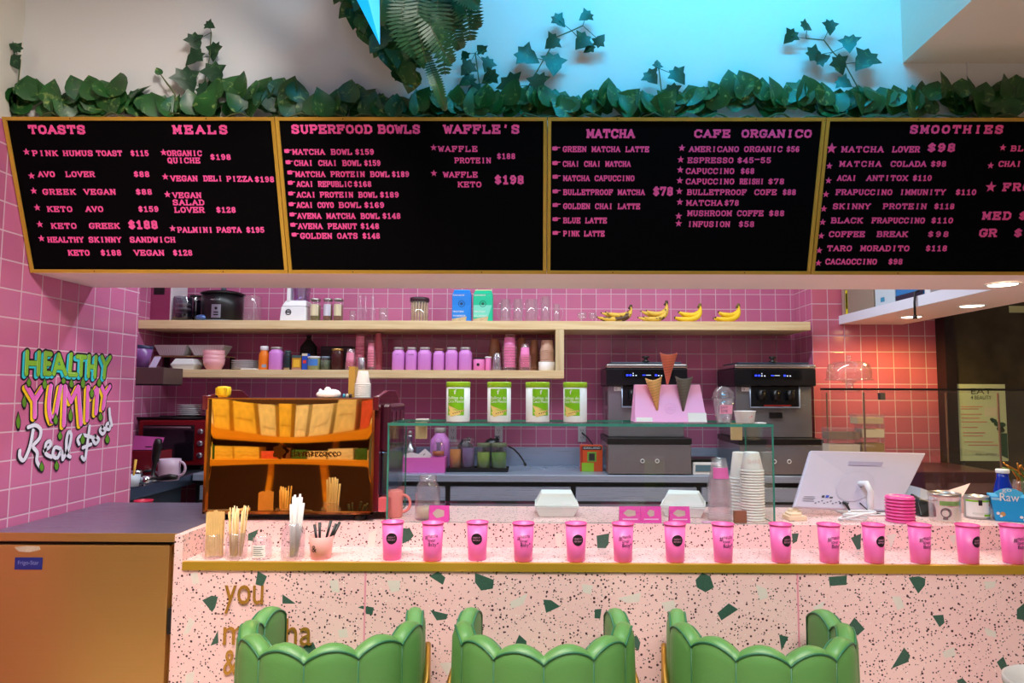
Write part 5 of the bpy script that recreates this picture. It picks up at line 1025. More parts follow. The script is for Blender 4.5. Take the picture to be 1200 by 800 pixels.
cupstack(620.5, 631, 398, ZL, 4.54, M_brc, 7, 'brown paper cup in the stack nearest the paper cups on the white tub', 'brown cups nearest the white tub', name='brown_cup')
t_ = simple_jar('white_tub', 'white tub at the right end of the lower shelf carrying paper cups', 'tub', 631, 650.5, 424, ZL, M_cup, None, 0, None, None, 4.44, shoulder=.02, neck=1)
ztub = at(640, 424, 4.44).z
cupstack(633, 649, 398.8, ztub+.001, 4.44, mat('tan_cup', (222, 184, 160), .5), 8, 'tan paper cup in the stack standing on the white tub', 'tan cups on the white tub', name='tan_cup', taper=.82, hh=.07)
# wall box with purple tumbler, left
t_ = thing('wall_box', 'flat grey brown metal box fixed to the tiled recess wall', 'box', (-2.598, 3.98, at(170, 450, 3.9).z)); zz = at(170, 430.5, 3.9).z-t_.location.z; x1 = at(193, 440, 3.9).x+2.598
b = MB(); b.box(0, x1, -.09, .12, 0, zz); b.build('casing', mat('taupe_metal', (110, 92, 88), .4, .5), t_, bevel=.003); b = MB(); b.box(.01, x1-.006, -.085, .115, -.006, 0); b.build('bottom_plate', M_dsteel, t_)
zz += t_.location.z
t_ = thing('purple_tumbler', 'tilted purple glass with a dark blue top on the wall box', 'glass', (at(165, 430, 3.93).x, 3.93, zz+.002)); t_.rotation_euler.y = .12
b = MB(); b.lathe([(0, .002), (.038, 0), (.048, .115), (.046, .115), (.036, .004)], seg=24); b.build('body', mat('purple_acrylic', (130, 84, 150), .25), t_); b = MB(); b.lathe([(.0485, .112), (.0495, .126), (.044, .130), (0, .128)], seg=24); b.build('lid', mat('navy_lid', (40, 50, 84), .4), t_)
b = MB(); b.hexa([(-.02, -.002, 0), (.02, -.002, 0), (.02, .002, 0), (-.02, .002, 0)], [(-.008, .03, .065), (.032, .03, .065), (.032, .034, .065), (-.008, .034, .065)]); b.box(-.021, .021, -.004, .006, 0, .003); tag(b.build('pale_card', mat('lilac_card', (190, 176, 206), .5), None, (at(178, 430, 3.91).x, 3.915, zz+.001)), 'small pale lilac card leaning beside the purple glass', 'card')
# ------------------------------------------------------------------ soft serve machines on the back counter
def soft_serve(X, label):
    t_ = thing('soft_serve_machine', label, 'ice cream machine', (X, 4.185, ZC+.0006), 0, 'soft serve machines on the back counter')
    w = .255; yh = .105
    M_mir = brushed('machine_steel', (148, 148, 154), .22, 2, .6); M_hd = mat('black_head', (18, 18, 24), .25)
    b = MB(); b.box(-w, w, 0, .50, .006, .185); b.build('base_cabinet', M_mir, t_, bevel=.004)
    for x in (-.045, .045): b = MB(); b.tube([(x+.011*math.cos(q), -.004, .085+.011*math.sin(q)) for q in [2*PI*i/16 for i in range(16)]], .003, 6, closed=True); b.build('knob_ring', M_wht, t_)
    b = MB(); b.box(-w-.004, w+.004, -.006, .50, .187, .222); b.build('drip_ledge', M_black, t_, bevel=.003)
    b = MB(); b.box(-w+.012, w-.020, yh, .50, .224, .545); b.build('body', M_mir, t_, bevel=.004)
    for z0 in (.30, .42):
        b = MB()
        for k in range(9): b.box(-w+.0095, -w+.0115, yh+.06, yh+.16, z0+k*.011, z0+k*.011+.005)
        b.build('side_vent', M_black, t_)
    b = MB(); b.hexa([(-w+.0, yh-.03, .546), (w, yh-.03, .546), (w, .50, .546), (-w, .50, .546)], [(-w, yh-.03, .655), (w, yh-.03, .655), (w, .50, .655), (-w, .50, .655)]); b.build('head', M_hd, t_, bevel=.006)
    b = MB(); b.box(-w, w, yh-.036, .50, .656, .682); b.build('steel_band', brushed('band_steel', (210, 208, 206), .22, 2), t_, bevel=.008)
    b = MB(); b.box(-w+.03, w-.03, yh, .46, .683, .696); l = b.build('hopper_lid', mat('blue_lid', (40, 56, 76), .35), t_, bevel=.005)
    b = MB(); b.lathe([(.022, .697), (.024, .703), (.010, .708), (.012, .720), (.026, .726), (.020, .734), (0, .736)], c=(.0, .12, 0), seg=18); b.build('lid_knob', M_black, l)
    b = MB(); b.box(-.145, .165, yh-.0385, yh-.030, .596, .646)
    b.build('control_strip', mat('strip_black', (10, 10, 16), .15), t_)
    M_led = mat('blue_led', (40, 60, 255), .4, emit=2.2); M_ledw = mat('white_led', (210, 226, 240), .4, emit=.8)
    b = MB()
    for x in (-.125, -.105, .055): b.box(x-.0065, x+.0065, yh-.040, yh-.038, .606, .616)
    b.box(-.03, -.012, yh-.040, yh-.038, .609, .614); b.build('blue_indicator', M_led, t_)
    b = MB()
    for x in (-.088, -.070, .072, .090): b.box(x-.004, x+.004, yh-.040, yh-.038, .606, .612)
    b.box(-.088-.003, -.088+.003, yh-.040, yh-.038, .620, .625); b.box(-.008, .024, yh-.040, yh-.038, .610, .613); b.build('white_indicator', M_ledw, t_)
    b = MB(); b.box(-.150, .150, yh-.012, yh+.002, .415, .545); b.build('nozzle_recess', M_hd, t_, bevel=.004)
    b = MB(); b.tube([(-.155, yh-.012, .545), (-.155, yh-.014, .412), (.155, yh-.014, .412), (.155, yh-.012, .545)], .005, 8); b.build('guard_rail', M_steel, t_)
    for x in (-.09, 0, .09):
        b = MB(); b.lathe([(0, .455), (.018, .455), (.024, .48), (.026, .52), (0, .52)], c=(x, yh-.036, 0), seg=16); n_ = b.build('nozzle', M_black, t_)
        b = MB(); b.box(x-.008, x+.008, yh-.085, yh-.055, .505, .516); b.build('pull_handle', M_black, n_, bevel=.003)
    b = MB(); b.box(-.07, .10, yh-.016, yh-.010, .420, .427); b.build('red_strip', mat('red_strip', (190, 36, 30), .4), t_)
    b = MB(); b.box(-.035, .045, yh-.014, yh+.002, .345, .382); b.build('drain_slot', M_black, t_, bevel=.003)
    b = MB(); b.box(-.205, -.155, yh-.0015, yh+.002, .512, .538); b.k = 1; b.tube([(-.192+.006*math.cos(q), yh-.002, .525+.006*math.sin(q)) for q in [2*PI*i/14 for i in range(14)]], .0014, 5, closed=True); b.build('label', [M_paper, mat('blue_ink', (60, 80, 150), .5)], t_)
soft_serve(.672, 'steel and black soft serve machine behind the pink cone stand')
soft_serve(1.478, 'steel and black soft serve machine in the right corner behind the domed cup')
# ------------------------------------------------------------------ back counter, seen through the display case
ZK = ZC+.0006
def kp(px, Y): return Vector((at(px, 545, Y).x, Y, ZK))
t_ = thing('pink_tray_box', 'bright pink open box holding papers on the back counter', 'box', kp(491.5, 4.32)); w = wid(62, 4.28); h = .092
b = MB(); M_pkb = mat('pink_box', (240, 110, 200), .4)
for bx in ((-w/2, w/2, -.06, -.055), (-w/2, w/2, .055, .06), (-w/2, -w/2+.005, -.055, .055), (w/2-.005, w/2, -.055, .055)): b.box(*bx, 0, h)
b.box(-w/2+.005, w/2-.005, -.055, .055, 0, .004); b.build('box', M_pkb, t_)
for x0, x1, lb in ((473, 490, 'white folded paper standing in the pink box'), (490, 505, 'white paper with a dark mark standing in the pink box')):
    p = kp((x0+x1)/2, 4.34); t2 = thing('folded_paper', lb, 'paper', (p.x, 4.34, ZK+.006)); w2 = wid(x1-x0, 4.34)
    b = MB(); b.add([(-w2/2, 0, 0), (w2/2, 0, 0), (w2/2, .012, .10), (0, .012, .135 if x0 > 480 else .112), (-w2/2, .012, .10)], [(0, 1, 2, 3, 4)]); o = b.build('sheet', M_paper, t2, solid=.002)
    if x0 > 480: b = MB(); disc(b, 0, .092, .011, .0075, 12); b.build('mark', M_ink, t2)
def big_lilac(px0, px1, ytop, Y, lb):
    return simple_jar('lilac_jug', lb, 'bottle', px0, px1, ytop, ZC, M_lilac, M_lidg, .03, mat('plum_label', (130, 100, 150), .5), None, Y, shoulder=.2, neck=.55, power=2.6, labr=(.35, .75), cover=.6)
big_lilac(505, 527, 501, 4.46, 'large lilac bottle with a grey cap behind the pink box')
simple_jar('honey_jar', 'small jar of amber honey in front of the large lilac bottle', 'jar', 506.5, 521, 514, ZC+.095, M_clear, None, 0, None, None, 4.325, neck=.6, shoulder=.25, fill=mat('amber_honey', (190, 100, 40), .2), fillh=.3)
b = MB(); b.cbox(0, 0, 0, .09, .07, .092); b.cbox(0, 0, .092, .094, .074, .002); tag(b.build('pink_block', M_pkb, None, (kp(514, 4.325).x, 4.325, ZK)), 'small pink block inside the pink box under the honey jar', 'block')
simple_jar('clear_canister', 'clear canister with a steel clasp at the left end of the pink box', 'canister', 459, 474, 510, ZC, M_cplast, M_lidg, .02, None, None, 4.44, neck=.95, shoulder=.05, power=3)
t_ = thing('milk_frother', 'small steel frother with a round knob behind the pink box', 'frother', kp(480, 4.52)); b = MB(); b.lathe([(0, 0), (.04, 0), (.042, .13), (.02, .15), (.012, .19), (.020, .2), (.020, .215), (0, .22)], seg=22); b.build('body', M_steelv, t_); b = MB(); b.ball((0, 0, .232), .014); b.build('knob', M_lidg, t_)
simple_jar('cream_bottle', 'cream bottle at the far left end of the back counter beside the display case', 'bottle', 447, 458, 524, ZC, mat('cream_bottle', (226, 216, 180), .4), mat('gold_cap', (206, 190, 130), .4), .02, None, None, 4.34)
t_ = thing('jar_tray', 'low black tray carrying four tea jars on the back counter', 'tray', kp(560, 4.36)); w = wid(72, 4.3)
b = MB(); b.box(-w/2, w/2, -.06, .07, .0, .012); b.build('base', M_black, t_, bevel=.003); b = MB(); b.box(-w/2, w/2, -.062, -.058, .012, .024); b.box(-w/2, w/2, .066, .07, .012, .024); b.build('lip', M_black, t_)
for a, c, yt, cc, lb in ((527, 541, 515, (196, 120, 40), 'tea jar of amber leaves on the black tray'), (541.5, 556.5, 513, (110, 84, 130), 'tea jar of purple powder on the black tray'), (559, 575, 519, (120, 150, 40), 'tea jar of light green powder on the black tray'), (575.5, 594, 519, (86, 130, 40), 'widest tea jar of dark green powder on the black tray')):
    simple_jar('tea_jar', lb, 'jar', a, c, yt, ZC+.0125, M_clear, M_clear if yt < 518 else mat('olive_lid', (110, 120, 90), .4), .02, None, 'tea jars on the black tray', 4.35, neck=.8 if yt < 518 else .95, fill=mat('powder', cc, .8, var=.2, vscale=40), fillh=.75)
for px, w, h, lb in ((545, .11, .19, 'black crumpled bag behind the amber and purple tea jars'), (577, .15, .20, 'black crumpled bag with a pointed top behind the green tea jars')):
    rnd2 = random.Random(px); t_ = thing('black_bag', lb, 'bag', kp(px, 4.55)); b = MB(); b.ball((0, 0, h*.48), 1, 14, 10, (w*.5, .055, h*.48))
    for v in b.v: v.x += rnd2.uniform(-.008, .008); v.z = max(.0005, v.z+rnd2.uniform(-.006, .012)*(v.z > h*.5))
    b.build('bag', mat('black_plastic_bag', (20, 22, 30), .3), t_); b = MB(); b.lathe([(0, h*.9), (.02, h*.92), (.008, h*.98), (.018, h*1.06), (0, h*1.05)], c=(w*.2, 0, 0), seg=10); b.build('knot', mat('black_plastic_bag', (20, 22, 30), .3), t_)
for px, lb in ((530.5, 'white wall socket plate nearest the large lilac bottle'), (584.5, 'white wall socket plate above the green tea jars'), (682, 'grey wall socket plate with a plugged black cord')):
    p = at(px, 504, 4.729); t_ = thing('wall_socket', lb, 'socket', (p.x, 4.7295, p.z-.035), 0, 'sockets on the back wall'); b = MB(); b.box(-.028, .028, -.008, 0, -.045, .065); b.build('plate', mat('socket_white', (206, 206, 212), .4), t_, bevel=.003)
    for z in (.035, -.015):
        b = MB()
        for x in (-.007, .007): b.box(x-.0015, x+.0015, -.009, -.007, z-.006, z+.006)
        b.box(-.0025, .0025, -.009, -.007, z-.017, z-.012); b.build('slot', M_black, t_)
M_cord = mat('black_cord', (14, 14, 16), .5)
b = MB(); pts = [at(x, y, Y) for x, y, Y in ((596, 523, 4.6), (602, 526, 4.55), (608, 532, 4.5), (613, 539, 4.42), (615, 543, 4.36))]; b.tube(pts, .005, 8); b.tube([pts[-1], pts[-1]+Vector((.006, -.01, -.012))], [.010, .007], 8); tag(b.build('power_cord', M_cord), 'short black cord with a plug hanging behind the tea jars', 'cord')
b = MB(); b.tube([at(x, y, Y) for x, y, Y in ((682, 507, 4.715), (688, 512, 4.70), (694, 520, 4.68), (699, 528, 4.66), (703, 535, 4.64))], .005, 8); tag(b.build('power_cord', M_cord), 'black cord running from the wall socket behind the orange soup box', 'cord')
boxy('soup_box', 'orange soup box with a green corner on the back counter', 'box', 680.5, 706, 522, ZC, 4.36, .10, (228, 84, 30), [(.0, .1, .0, 1, (190, 50, 30)), (.05, .6, .0, .34, (150, 200, 40)), (.08, .95, .84, .98, (40, 36, 40)), (.3, .72, .38, .76, (120, 170, 60)), (.38, .64, .42, .70, (50, 44, 40))], words=('KIRKLAND', (240, 240, 240), .14, .87, .75, .08))
t_ = thing('kitchen_scale', 'small white kitchen scale with a blue grey display between the soft serve machines', 'scale', kp(825, 4.26)); b = MB(); b.hexa([(-.085, -.07, 0), (.085, -.07, 0), (.085, .1, 0), (-.085, .1, 0)], [(-.08, -.055, .075), (.08, -.055, .075), (.08, .1, .085), (-.08, .1, .085)]); b.build('body', M_wht, t_, bevel=.006)
b = MB(); b.add([(-.07, -.0695, .022), (.07, -.0695, .022), (.066, -.0600, .06), (-.066, -.0600, .06)], [(0, 1, 2, 3)]); b.build('display', mat('lcd', (90, 120, 136), .2), t_); b = MB(); b.box(-.095, .095, -.05, .11, .088, .098); b.build('weighing_plate', M_black, t_, bevel=.004)
# ------------------------------------------------------------------ left recess
t_ = thing('toaster_oven', 'dark red toaster oven with a glass door and three steel knobs', 'oven', (at(198, 540, 4.34).x, 4.34, ZK)); x0 = at(160, 540, 4.34).x-t_.location.x; w = .215; M_red = mat('dark_red_enamel', (128, 14, 22), .3)
b = MB(); b.box(x0, -x0+.03, 0, .34, .03, .315); b.build('body', M_red, t_, bevel=.01)
b = MB(); b.box(x0+.035, x0+.365, -.006, .004, .06, .285); d_ = b.build('door', mat('oven_glass', (26, 20, 28), .08), t_, bevel=.006); b = MB(); b.tube([(x0+.05, -.022, .270), (x0+.35, -.022, .270)], .007, 8); b.build('handle', mat('plum_bar', (110, 70, 84), .3), d_)
for k in range(3): b = MB(); b.lathe([(.018, 0), (.018, .012), (.014, .018), (0, .018)], seg=18); b.xf(0, Matrix.Translation((x0+.405, -.001, .245-k*.075)) @ Matrix.Rotation(PI/2, 4, 'X')); b.build('knob', M_steelv, t_)
for x in (x0+.04, -x0-.02):
    for y in (.04, .30): b = MB(); b.lathe([(0, 0), (.014, 0), (.012, .03), (0, .03)], c=(x, y, 0), seg=12); b.build('foot', M_black, t_)
zo = ZK+.316
t_ = thing('oven_tray', 'black baking tray lying on the red toaster oven', 'tray', (at(205, 490, 4.48).x, 4.50, zo)); b = MB(); b.box(-.20, .20, -.13, .13, 0, .012); b.build('base', M_black, t_, bevel=.003); b = MB(); b.tube([(-.2, -.13, .014), (.2, -.13, .014), (.2, .13, .014), (-.2, .13, .014)], .005, 6, closed=True); b.build('rim', M_black, t_)
for k in range(6):
    b = MB(); rp = .078; b.lathe([(0, .002), (rp*.6, 0), (rp*.66, .003), (rp, .012), (rp, .0145), (rp*.97, .0145), (rp*.64, .006), (0, .004)], seg=30); o = b.build('plate', M_plate, None, (at(222.5, 470, 4.50).x, 4.50, zo+.02+.0006+k*.0125)); tag(o, 'pale plate in the stack on top of the oven tray' if k < 5 else 'topmost pale plate of the stack above the red oven', 'plate', 'plates on the oven tray')
ZS2 = ZC+.0006
t_ = thing('knock_box', 'dark red box carrying a tilted bright pink card in the left recess', 'box', (at(168, 560, 4.02).x, 4.06, ZS2)); b = MB(); b.box(-.10, .10, -.05, .08, 0, .15); b.build('box', M_red, t_, bevel=.005); b = MB(); b.box(-.09, .09, -.04, .07, .15, .153); b.build('top_mat', M_black, t_)
t_ = thing('pink_card', 'bright pink card standing tilted in the left recess', 'card', (at(170, 527, 4.0).x, 4.03, ZS2+.154)); b = MB(); b.add([(-.095, 0, 0), (.070, 0, -.0), (.082, .02, .072), (-.095, .02, .082)], [(0, 1, 2, 3)]); b.build('card', M_pkb, t_, solid=.003); b = MB(); b.box(-.02, .02, .004, .02, 0, .02); b.build('stand', M_dsteel, t_)
t_ = thing('milk_pitcher', 'pale lilac milk pitcher with a curved handle in the left recess', 'pitcher', (at(198, 556, 3.86).x, 3.86, ZS2)); M_pit = mat('lilac_glaze', (216, 190, 212), .3)
b = MB(); b.lathe([(0, .003), (.052, 0), (.058, .03), (.056, .07), (.060, .118), (.057, .118), (.050, .07), (0, .012)], seg=28); b.build('body', M_pit, t_); b = MB(); b.tube([(.055+.036*math.sin(q), 0, .065-.04*math.cos(q)) for q in [PI*i/12 for i in range(13)]], .007, 8); b.build('handle', M_pit, t_); b = MB(); b.tube([(-.052, 0, .03), (-.085, 0, .05), (-.075, 0, .09), (-.055, 0, .095)], .007, 8); b.build('small_handle', M_pit, t_)
t_ = thing('tamper', 'black tamper leaning upright beside the lilac pitcher', 'tamper', (at(178, 560, 3.80).x, 3.80, ZS2)); b = MB(); b.lathe([(0, 0), (.029, 0), (.029, .03), (.010, .04), (.012, .10), (.021, .13), (.024, .20), (.018, .235), (0, .24)], seg=18); b.xf(0, Matrix.Rotation(.12, 4, 'Y')); 
for v in b.v: v.z = max(v.z, 0)
b.build('handle', M_black, t_); b = MB(); b.lathe([(.0295, .001), (.031, .004), (.031, .02), (.0295, .024)], seg=18); b.build('base_ring', M_steelv, t_)
def portafilter(loc, rz, lb):
    t = thing('portafilter', lb, 'portafilter', loc, rz, 'portafilters in the left recess'); b = MB(); b.lathe([(0, .01), (.026, .008), (.036, .02), (.037, .045), (.033, .045), (.030, .02), (0, .016)], seg=22); b.build('basket', mat('chrome', (200, 204, 210), .12, 1), t)
    b = MB(); b.tube([(.034, 0, .034), (.07, 0, .034), (.085, 0, .036), (.13, 0, .042), (.17, 0, .040)], [.007, .008, .014, .017, .012], 10); b.build('handle', M_black, t); b = MB(); b.tube([(0, -.012, .009), (0, -.02, .002), (0, .02, .002), (0, .012, .009)], .006, 8); b.build('spout', mat('chrome', (200, 204, 210), .12, 1), t); return t
portafilter((at(170, 566, 3.66).x, 3.66, ZS2), .0, 'portafilter lying nearest the edge with its black handle to the right'); portafilter((at(164, 562, 3.9).x-.05, 3.95, ZS2), 1.0, 'portafilter half hidden behind the first one')
t_ = thing('brush_pot', 'pale blue pot with a yellow brush stick at the tiled partition edge', 'pot', (at(155, 570, 3.60).x+.0, 3.60, ZS2)); b = MB(); b.lathe([(0, .002), (.03, 0), (.038, .06), (.036, .06), (.028, .004), (0, .006)], seg=22); b.build('pot', mat('pale_blue', (190, 206, 220), .4), t_); b = MB(); b.tube([(0, .0, .008), (.012, .0, .14)], [.004, .007], 8); b.build('stick', mat('yellow_stick', (226, 180, 70), .5), t_)
t_ = thing('red_bucket', 'crimson bucket low in the left recess, only its rim showing', 'bucket', (at(168, 588, 3.40).x, 3.40, 0)); hb = at(168, 586.5, 3.40).z
b = MB(); b.lathe([(0, .003), (.11, 0), (.05, hb*.6), (.040, hb), (.036, hb), (.03, .02)], seg=24); b.build('bucket', mat('crimson', (200, 30, 70), .4), t_); b = MB(); b.tube([(.041*math.cos(2*PI*i/20), .041*math.sin(2*PI*i/20), hb) for i in range(20)], .004, 6, closed=True); b.build('rim', mat('crimson', (200, 30, 70), .4), t_)
# ------------------------------------------------------------------ right: monitor and counter things
YMo = 2.86
def mp(px, Y=YMo): return Vector((at(px, 605, Y).x, Y, ZK))
t_ = thing('monitor', 'white all in one monitor seen from behind, tilted back on a curved stand', 'monitor', mp(1010))
O_ = t_.location; C4 = [at(x, y, Y)-O_ for x, y, Y in ((930.5, 597, 2.80), (1063, 603, 2.88), (1085.5, 533.5, 3.02), (950.5, 530.5, 2.94))]
C4[1] = at(1052, 601.5, 2.88)-O_
for p in C4: p.z += .011
nrm = (C4[1]-C4[0]).cross(C4[3]-C4[0]).normalized(); nb = nrm if nrm.y < 0 else -nrm
th_ = -nb*.022
b = MB(); b.hexa(C4, [p+th_ for p in C4]); b.build('casing', mat('lilac_white', (204, 196, 214), .4), t_, bevel=.004)
def mq(u, v, off=.001): 
    p = C4[0]*(1-u)*(1-v)+C4[1]*u*(1-v)+C4[2]*u*v+C4[3]*(1-u)*v; return p+nb*off
def mquad(b, u0, u1, v0, v1, off=.0012): b.face([mq(u0, v0, off), mq(u1, v0, off), mq(u1, v1, off), mq(u0, v1, off)])
b = MB(); mquad(b, .36, .66, .745, .815); b.build('vent_slot', mat('grey_slot', (168, 158, 186), .5), t_)
b = MB(); b.face([mq(.5+.17*math.cos(q), .38+.26*math.sin(q), .0012) for q in [2*PI*i/28 for i in range(28)]]); b.build('hinge_plate', mat('lilac_white', (198, 190, 208), .4), t_)
b = MB(); mquad(b, .262, .29, .17, .215); b.k = 1; mquad(b, .225, .25, .17, .21); mquad(b, .30, .33, .165, .19)
for i in range(4): mquad(b, .06, .17-.01*(i % 2), .10+.025*i, .107+.025*i)
for i in range(9): mquad(b, .18+.027*i, .195+.027*i, .07+.02*(i % 3), .085+.02*(i % 3))
for i in range(3): mquad(b, .41+.035*i, .43+.035*i, .075, .105)
b.build('port_labels', [mat('blue_label', (50, 80, 190), .5), mat('dark_label', (70, 66, 84), .5)], t_)
b = MB(); q0 = mq(.53, .42, .0); pts = [q0+nb*.002, q0+nb*.04+Vector((.004, 0, -.01)), q0+nb*.055+Vector((.012, 0, -.05)), Vector((q0.x+.02, q0.y-.045, .05)), Vector((q0.x+.022, q0.y-.045, .006))]; b.tube(pts, .0125, 12); b.build('stand_arm', M_wht, t_)
b = MB(); b.box(q0.x-.09, q0.x+.13, q0.y-.08, q0.y+.14, 0, .007); b.build('stand_base', M_wht, t_, bevel=.003)
b = MB(); p = mq(.44, .10, .004); b.tube([p, p+nb*.012+Vector((.004, 0, -.008)), Vector((p.x+.016, p.y-.03, .018)), Vector((p.x+.03, p.y-.01, .008))], [.006, .007, .003, .003], 8); b.build('cable', M_cord, t_)
b = MB(); p = mq(.60, .10, .004); b.tube([p, Vector((p.x+.02, p.y-.03, .02)), Vector((p.x+.05, p.y-.03, .012)), Vector((p.x+.08, p.y-.01, .005))], .0025, 8); b.build('cable', M_cord, t_)
t_ = thing('white_cable', 'tangle of white cable at the foot of the monitor stand', 'cable', mp(1000, 2.72)); rnd3 = random.Random(8); b = MB(); pts = []
for i in range(60): a = i*.62; pts.append((.052*math.cos(a)*(1-.3*math.sin(i*.35))+.03*i/60, .022*math.sin(a), .004+.022*(.5+.5*math.sin(i*.27))+.012*i/60))
b.tube(pts, .0033, 6); b.build('coil', M_wht, t_); b = MB(); b.tube([(-.05, -.02, .004), (-.07, -.02, .006), (-.02, -.03, .02), (.03, -.028, .03)], .0033, 6); b.build('loop', M_wht, t_)
for i, (px, w, rz, lb) in enumerate(((931, .075, .1, 'cream paper napkin lying flat by the display case corner'), (940, .06, -.4, 'folded cream paper napkin on top of another by the monitor'))):
    b = MB(); b.cbox(0, 0, 0, w, .06, .018); b.box(-w*.35, w*.3, -.02, .03, .018, .026); tag(b.build('napkin', mat('cream_napkin', (236, 208, 176), .7), None, (mp(px, 2.74).x, 2.74+.09*i, ZK), rz, bevel=.002), lb, 'napkin')
# pink lids
M_lidp = mat('pink_lid', (240, 80, 160), .3)
def lidobj():
    t = thing('cup_lid', '', 'lid', (0, 0, 0)); r = .0545
    b = MB(); b.lathe([(r-.004, 0), (r, .001), (r, .0045), (r-.003, .006), (r-.004, .011), (r-.010, .012), (r-.012, .008), (0, .008)], seg=36); b.build('lid', M_lidp, t)
    b = MB(); b.box(-.012, .012, -.030, -.022, .0082, .0095); b.build('sip_tab', M_lidp, t); return t
pr = lidobj(); xl = mp(1055, 2.715).x; stack(pr, xl, 2.715, ZK, 8, .0125, 'pink cup lid in the stack beside the monitor stand', 'stacked pink lids', 'topmost pink cup lid of the stack beside the monitor stand')
t_ = thing('card_terminal', 'black card terminal tilted behind the pink lids', 'card terminal', mp(1081, 2.86)); b = MB(); b.hexa([(-.035, -.05, 0), (.04, -.05, 0), (.04, .06, 0), (-.035, .06, 0)], [(-.03, -.02, .07), (.03, -.04, .055), (.038, .05, .05), (-.02, .05, .085)]); b.build('body', M_black, t_, bevel=.008); b = MB(); b.tube([(.03, -.045, .012), (.07, -.06, .01), (.10, -.08, .004)], .0028, 6); b.build('cord', M_cord, t_)
# tip jar
t_ = thing('tip_jar', 'glass jar with a steel rim holding a banknote with a portrait', 'jar', mp(1107.5, 2.72)); r = wid(33, 2.72)/2; h = at(1108, 577, 2.72).z-ZK
b = MB(); b.lathe([(0, .003), (r*.96, 0), (r, .006), (r, h*.84), (r*.96, h*.9), (r*.97, h*.91), (r*.94, h*.9), (r*.97, h*.82), (r*.97, .01)], seg=32); b.build('jar_glass', M_clear, t_)
b = MB(); b.lathe([(r*1.0, h*.88), (r*1.03, h*.89), (r*1.03, h), (r*.98, h*1.005), (r*.96, h*.89)], seg=32); b.build('rim', mat('tin_rim', (190, 180, 170), .3, .8), t_)
b = MB(); patch(b, -r*1.05, r*.92, .008, h*.56, 12); b.k = 1; patch(b, -r*.8, r*.95, h*.60, h*.76, 12); b.k = 2
disc(b, -r*.42, h*.36, r*.34, -.0008, 16); b.k = 0; disc(b, -r*.46, h*.34, r*.22, -.0012, 14); b.k = 2; patch(b, -r*.62, -r*.32, h*.12, h*.2, 4, -.0008); b.k = 3; patch(b, -r*.3, r*.1, h*.57, h*.595, 4, -.0004)
wrap(b, 0, r*.94, 0); b.build('banknote', [mat('banknote', (244, 242, 218), .6), mat('note_green', (130, 190, 60), .5), mat('note_ink', (92, 84, 72), .6), mat('note_pink', (220, 130, 140), .6)], t_)
# white can
t_ = thing('paper_can', 'white food can with green bands and a red fruit mark beside the tip jar', 'can', mp(1145, 2.80)); r = wid(25.5, 2.80)/2; h = at(1145, 580.5, 2.80).z-ZK
b = MB(); b.lathe([(0, .002), (r, 0), (r*1.02, .003), (r, .006), (r, h-.006), (r*1.02, h-.003), (r, h), (r*.94, h), (r*.93, h-.006), (0, h-.006)], seg=32); b.build('can', mat('tin_can', (190, 190, 186), .3, .7), t_)
b = MB(); patch(b, -r*1.5, r*1.5, .008, h-.012, 16); b.k = 1; patch(b, -r*1.5, r*1.5, h-.020, h-.013, 16, -.0005); patch(b, 0, r*1.4, .012, .020, 8, -.0005); b.k = 2; patch(b, -r*.42, -r*.12, h*.62, h*.86, 3, -.0006); b.k = 3; disc(b, r*.72, h*.76, .006, -.0006, 12); disc(b, r*.62, h*.64, .005, -.0006, 12); b.k = 4; patch(b, -r*.9, r*.9, h*.2, h*.3, 8, -.0004)
wrap(b, 0, r, .0006); b.build('label', [M_paper, M_lime2, M_ink, mat('red_fruit', (214, 110, 60), .5), mat('pale_band', (220, 220, 214), .5)], t_)
# blue bottle
simple_jar('blue_bottle', 'cobalt blue bottle with a white cap behind the blue snack box', 'bottle', 1164.5, 1184.5, 549.5, ZC, mat('cobalt', (10, 50, 170), .12, coat=.6), M_wht, .014, None, None, 2.92, shoulder=.42, neck=.62)
# snack box go Raw
t_ = thing('snack_box', 'bright blue snack carton with a raised white lettered flap at the photo edge', 'carton', mp(1187, 2.76), -.45); w = wid(46, 2.74); h = at(1180, 581, 2.72).z-ZK; M_sky = mat('sky_blue_card', (20, 160, 226), .4); M_sky2 = mat('sky_blue_top', (70, 190, 240), .4)
b = MB(); b.hexa([(-w*.42, -.06, 0), (w*.55, -.06, 0), (w*.55, .05, 0), (-w*.42, .05, 0)], [(-w*.50, -.06, h*.97), (w*.55, -.06, h*.97), (w*.55, .05, h*.97), (-w*.50, .05, h*.97)]); b.build('carton', M_sky, t_, bevel=.002)
hf = h*1.32
b = MB(); b.prism([(-w*.34, h*.97), (-w*.42, h*1.13), (-w*.28, hf-.006), (-w*.14, hf), (w*.04, hf-.004), (w*.18, h*1.16), (w*.10, h*.97)], -.061, -.058); b.build('flap', M_sky2, t_)
b = MB(); sans(b, 'go', -w*.26, h*1.13, w*.20, h*.16, .0008, y=-.0615); sans(b, 'Raw', -w*.31, h*.80, w*.40, h*.32, .0008, y=-.0615)
for x, z in ((-.36*w, .20*h), (.12*w, .10*h)): disc(b, x, z+.01, .006, -.0615, 10); disc(b, x+.01, z, .005, -.0615, 10)
b.k = 1; disc(b, -.26*w, .28*h, .009, -.0612, 12); disc(b, .42*w, .6*h, .006, -.0612, 12); b.k = 2; b.add([(-w*.48, -.0608, h*.82), (-w*.27, -.0608, h*.82), (-w*.27, -.0608, h*.92), (-w*.49, -.0608, h*.92)], [(0, 1, 2, 3)]); b.build('print', [M_paper, mat('tan_seed', (200, 150, 90), .5), mat('pale_sky', (150, 210, 240), .5)], t_)
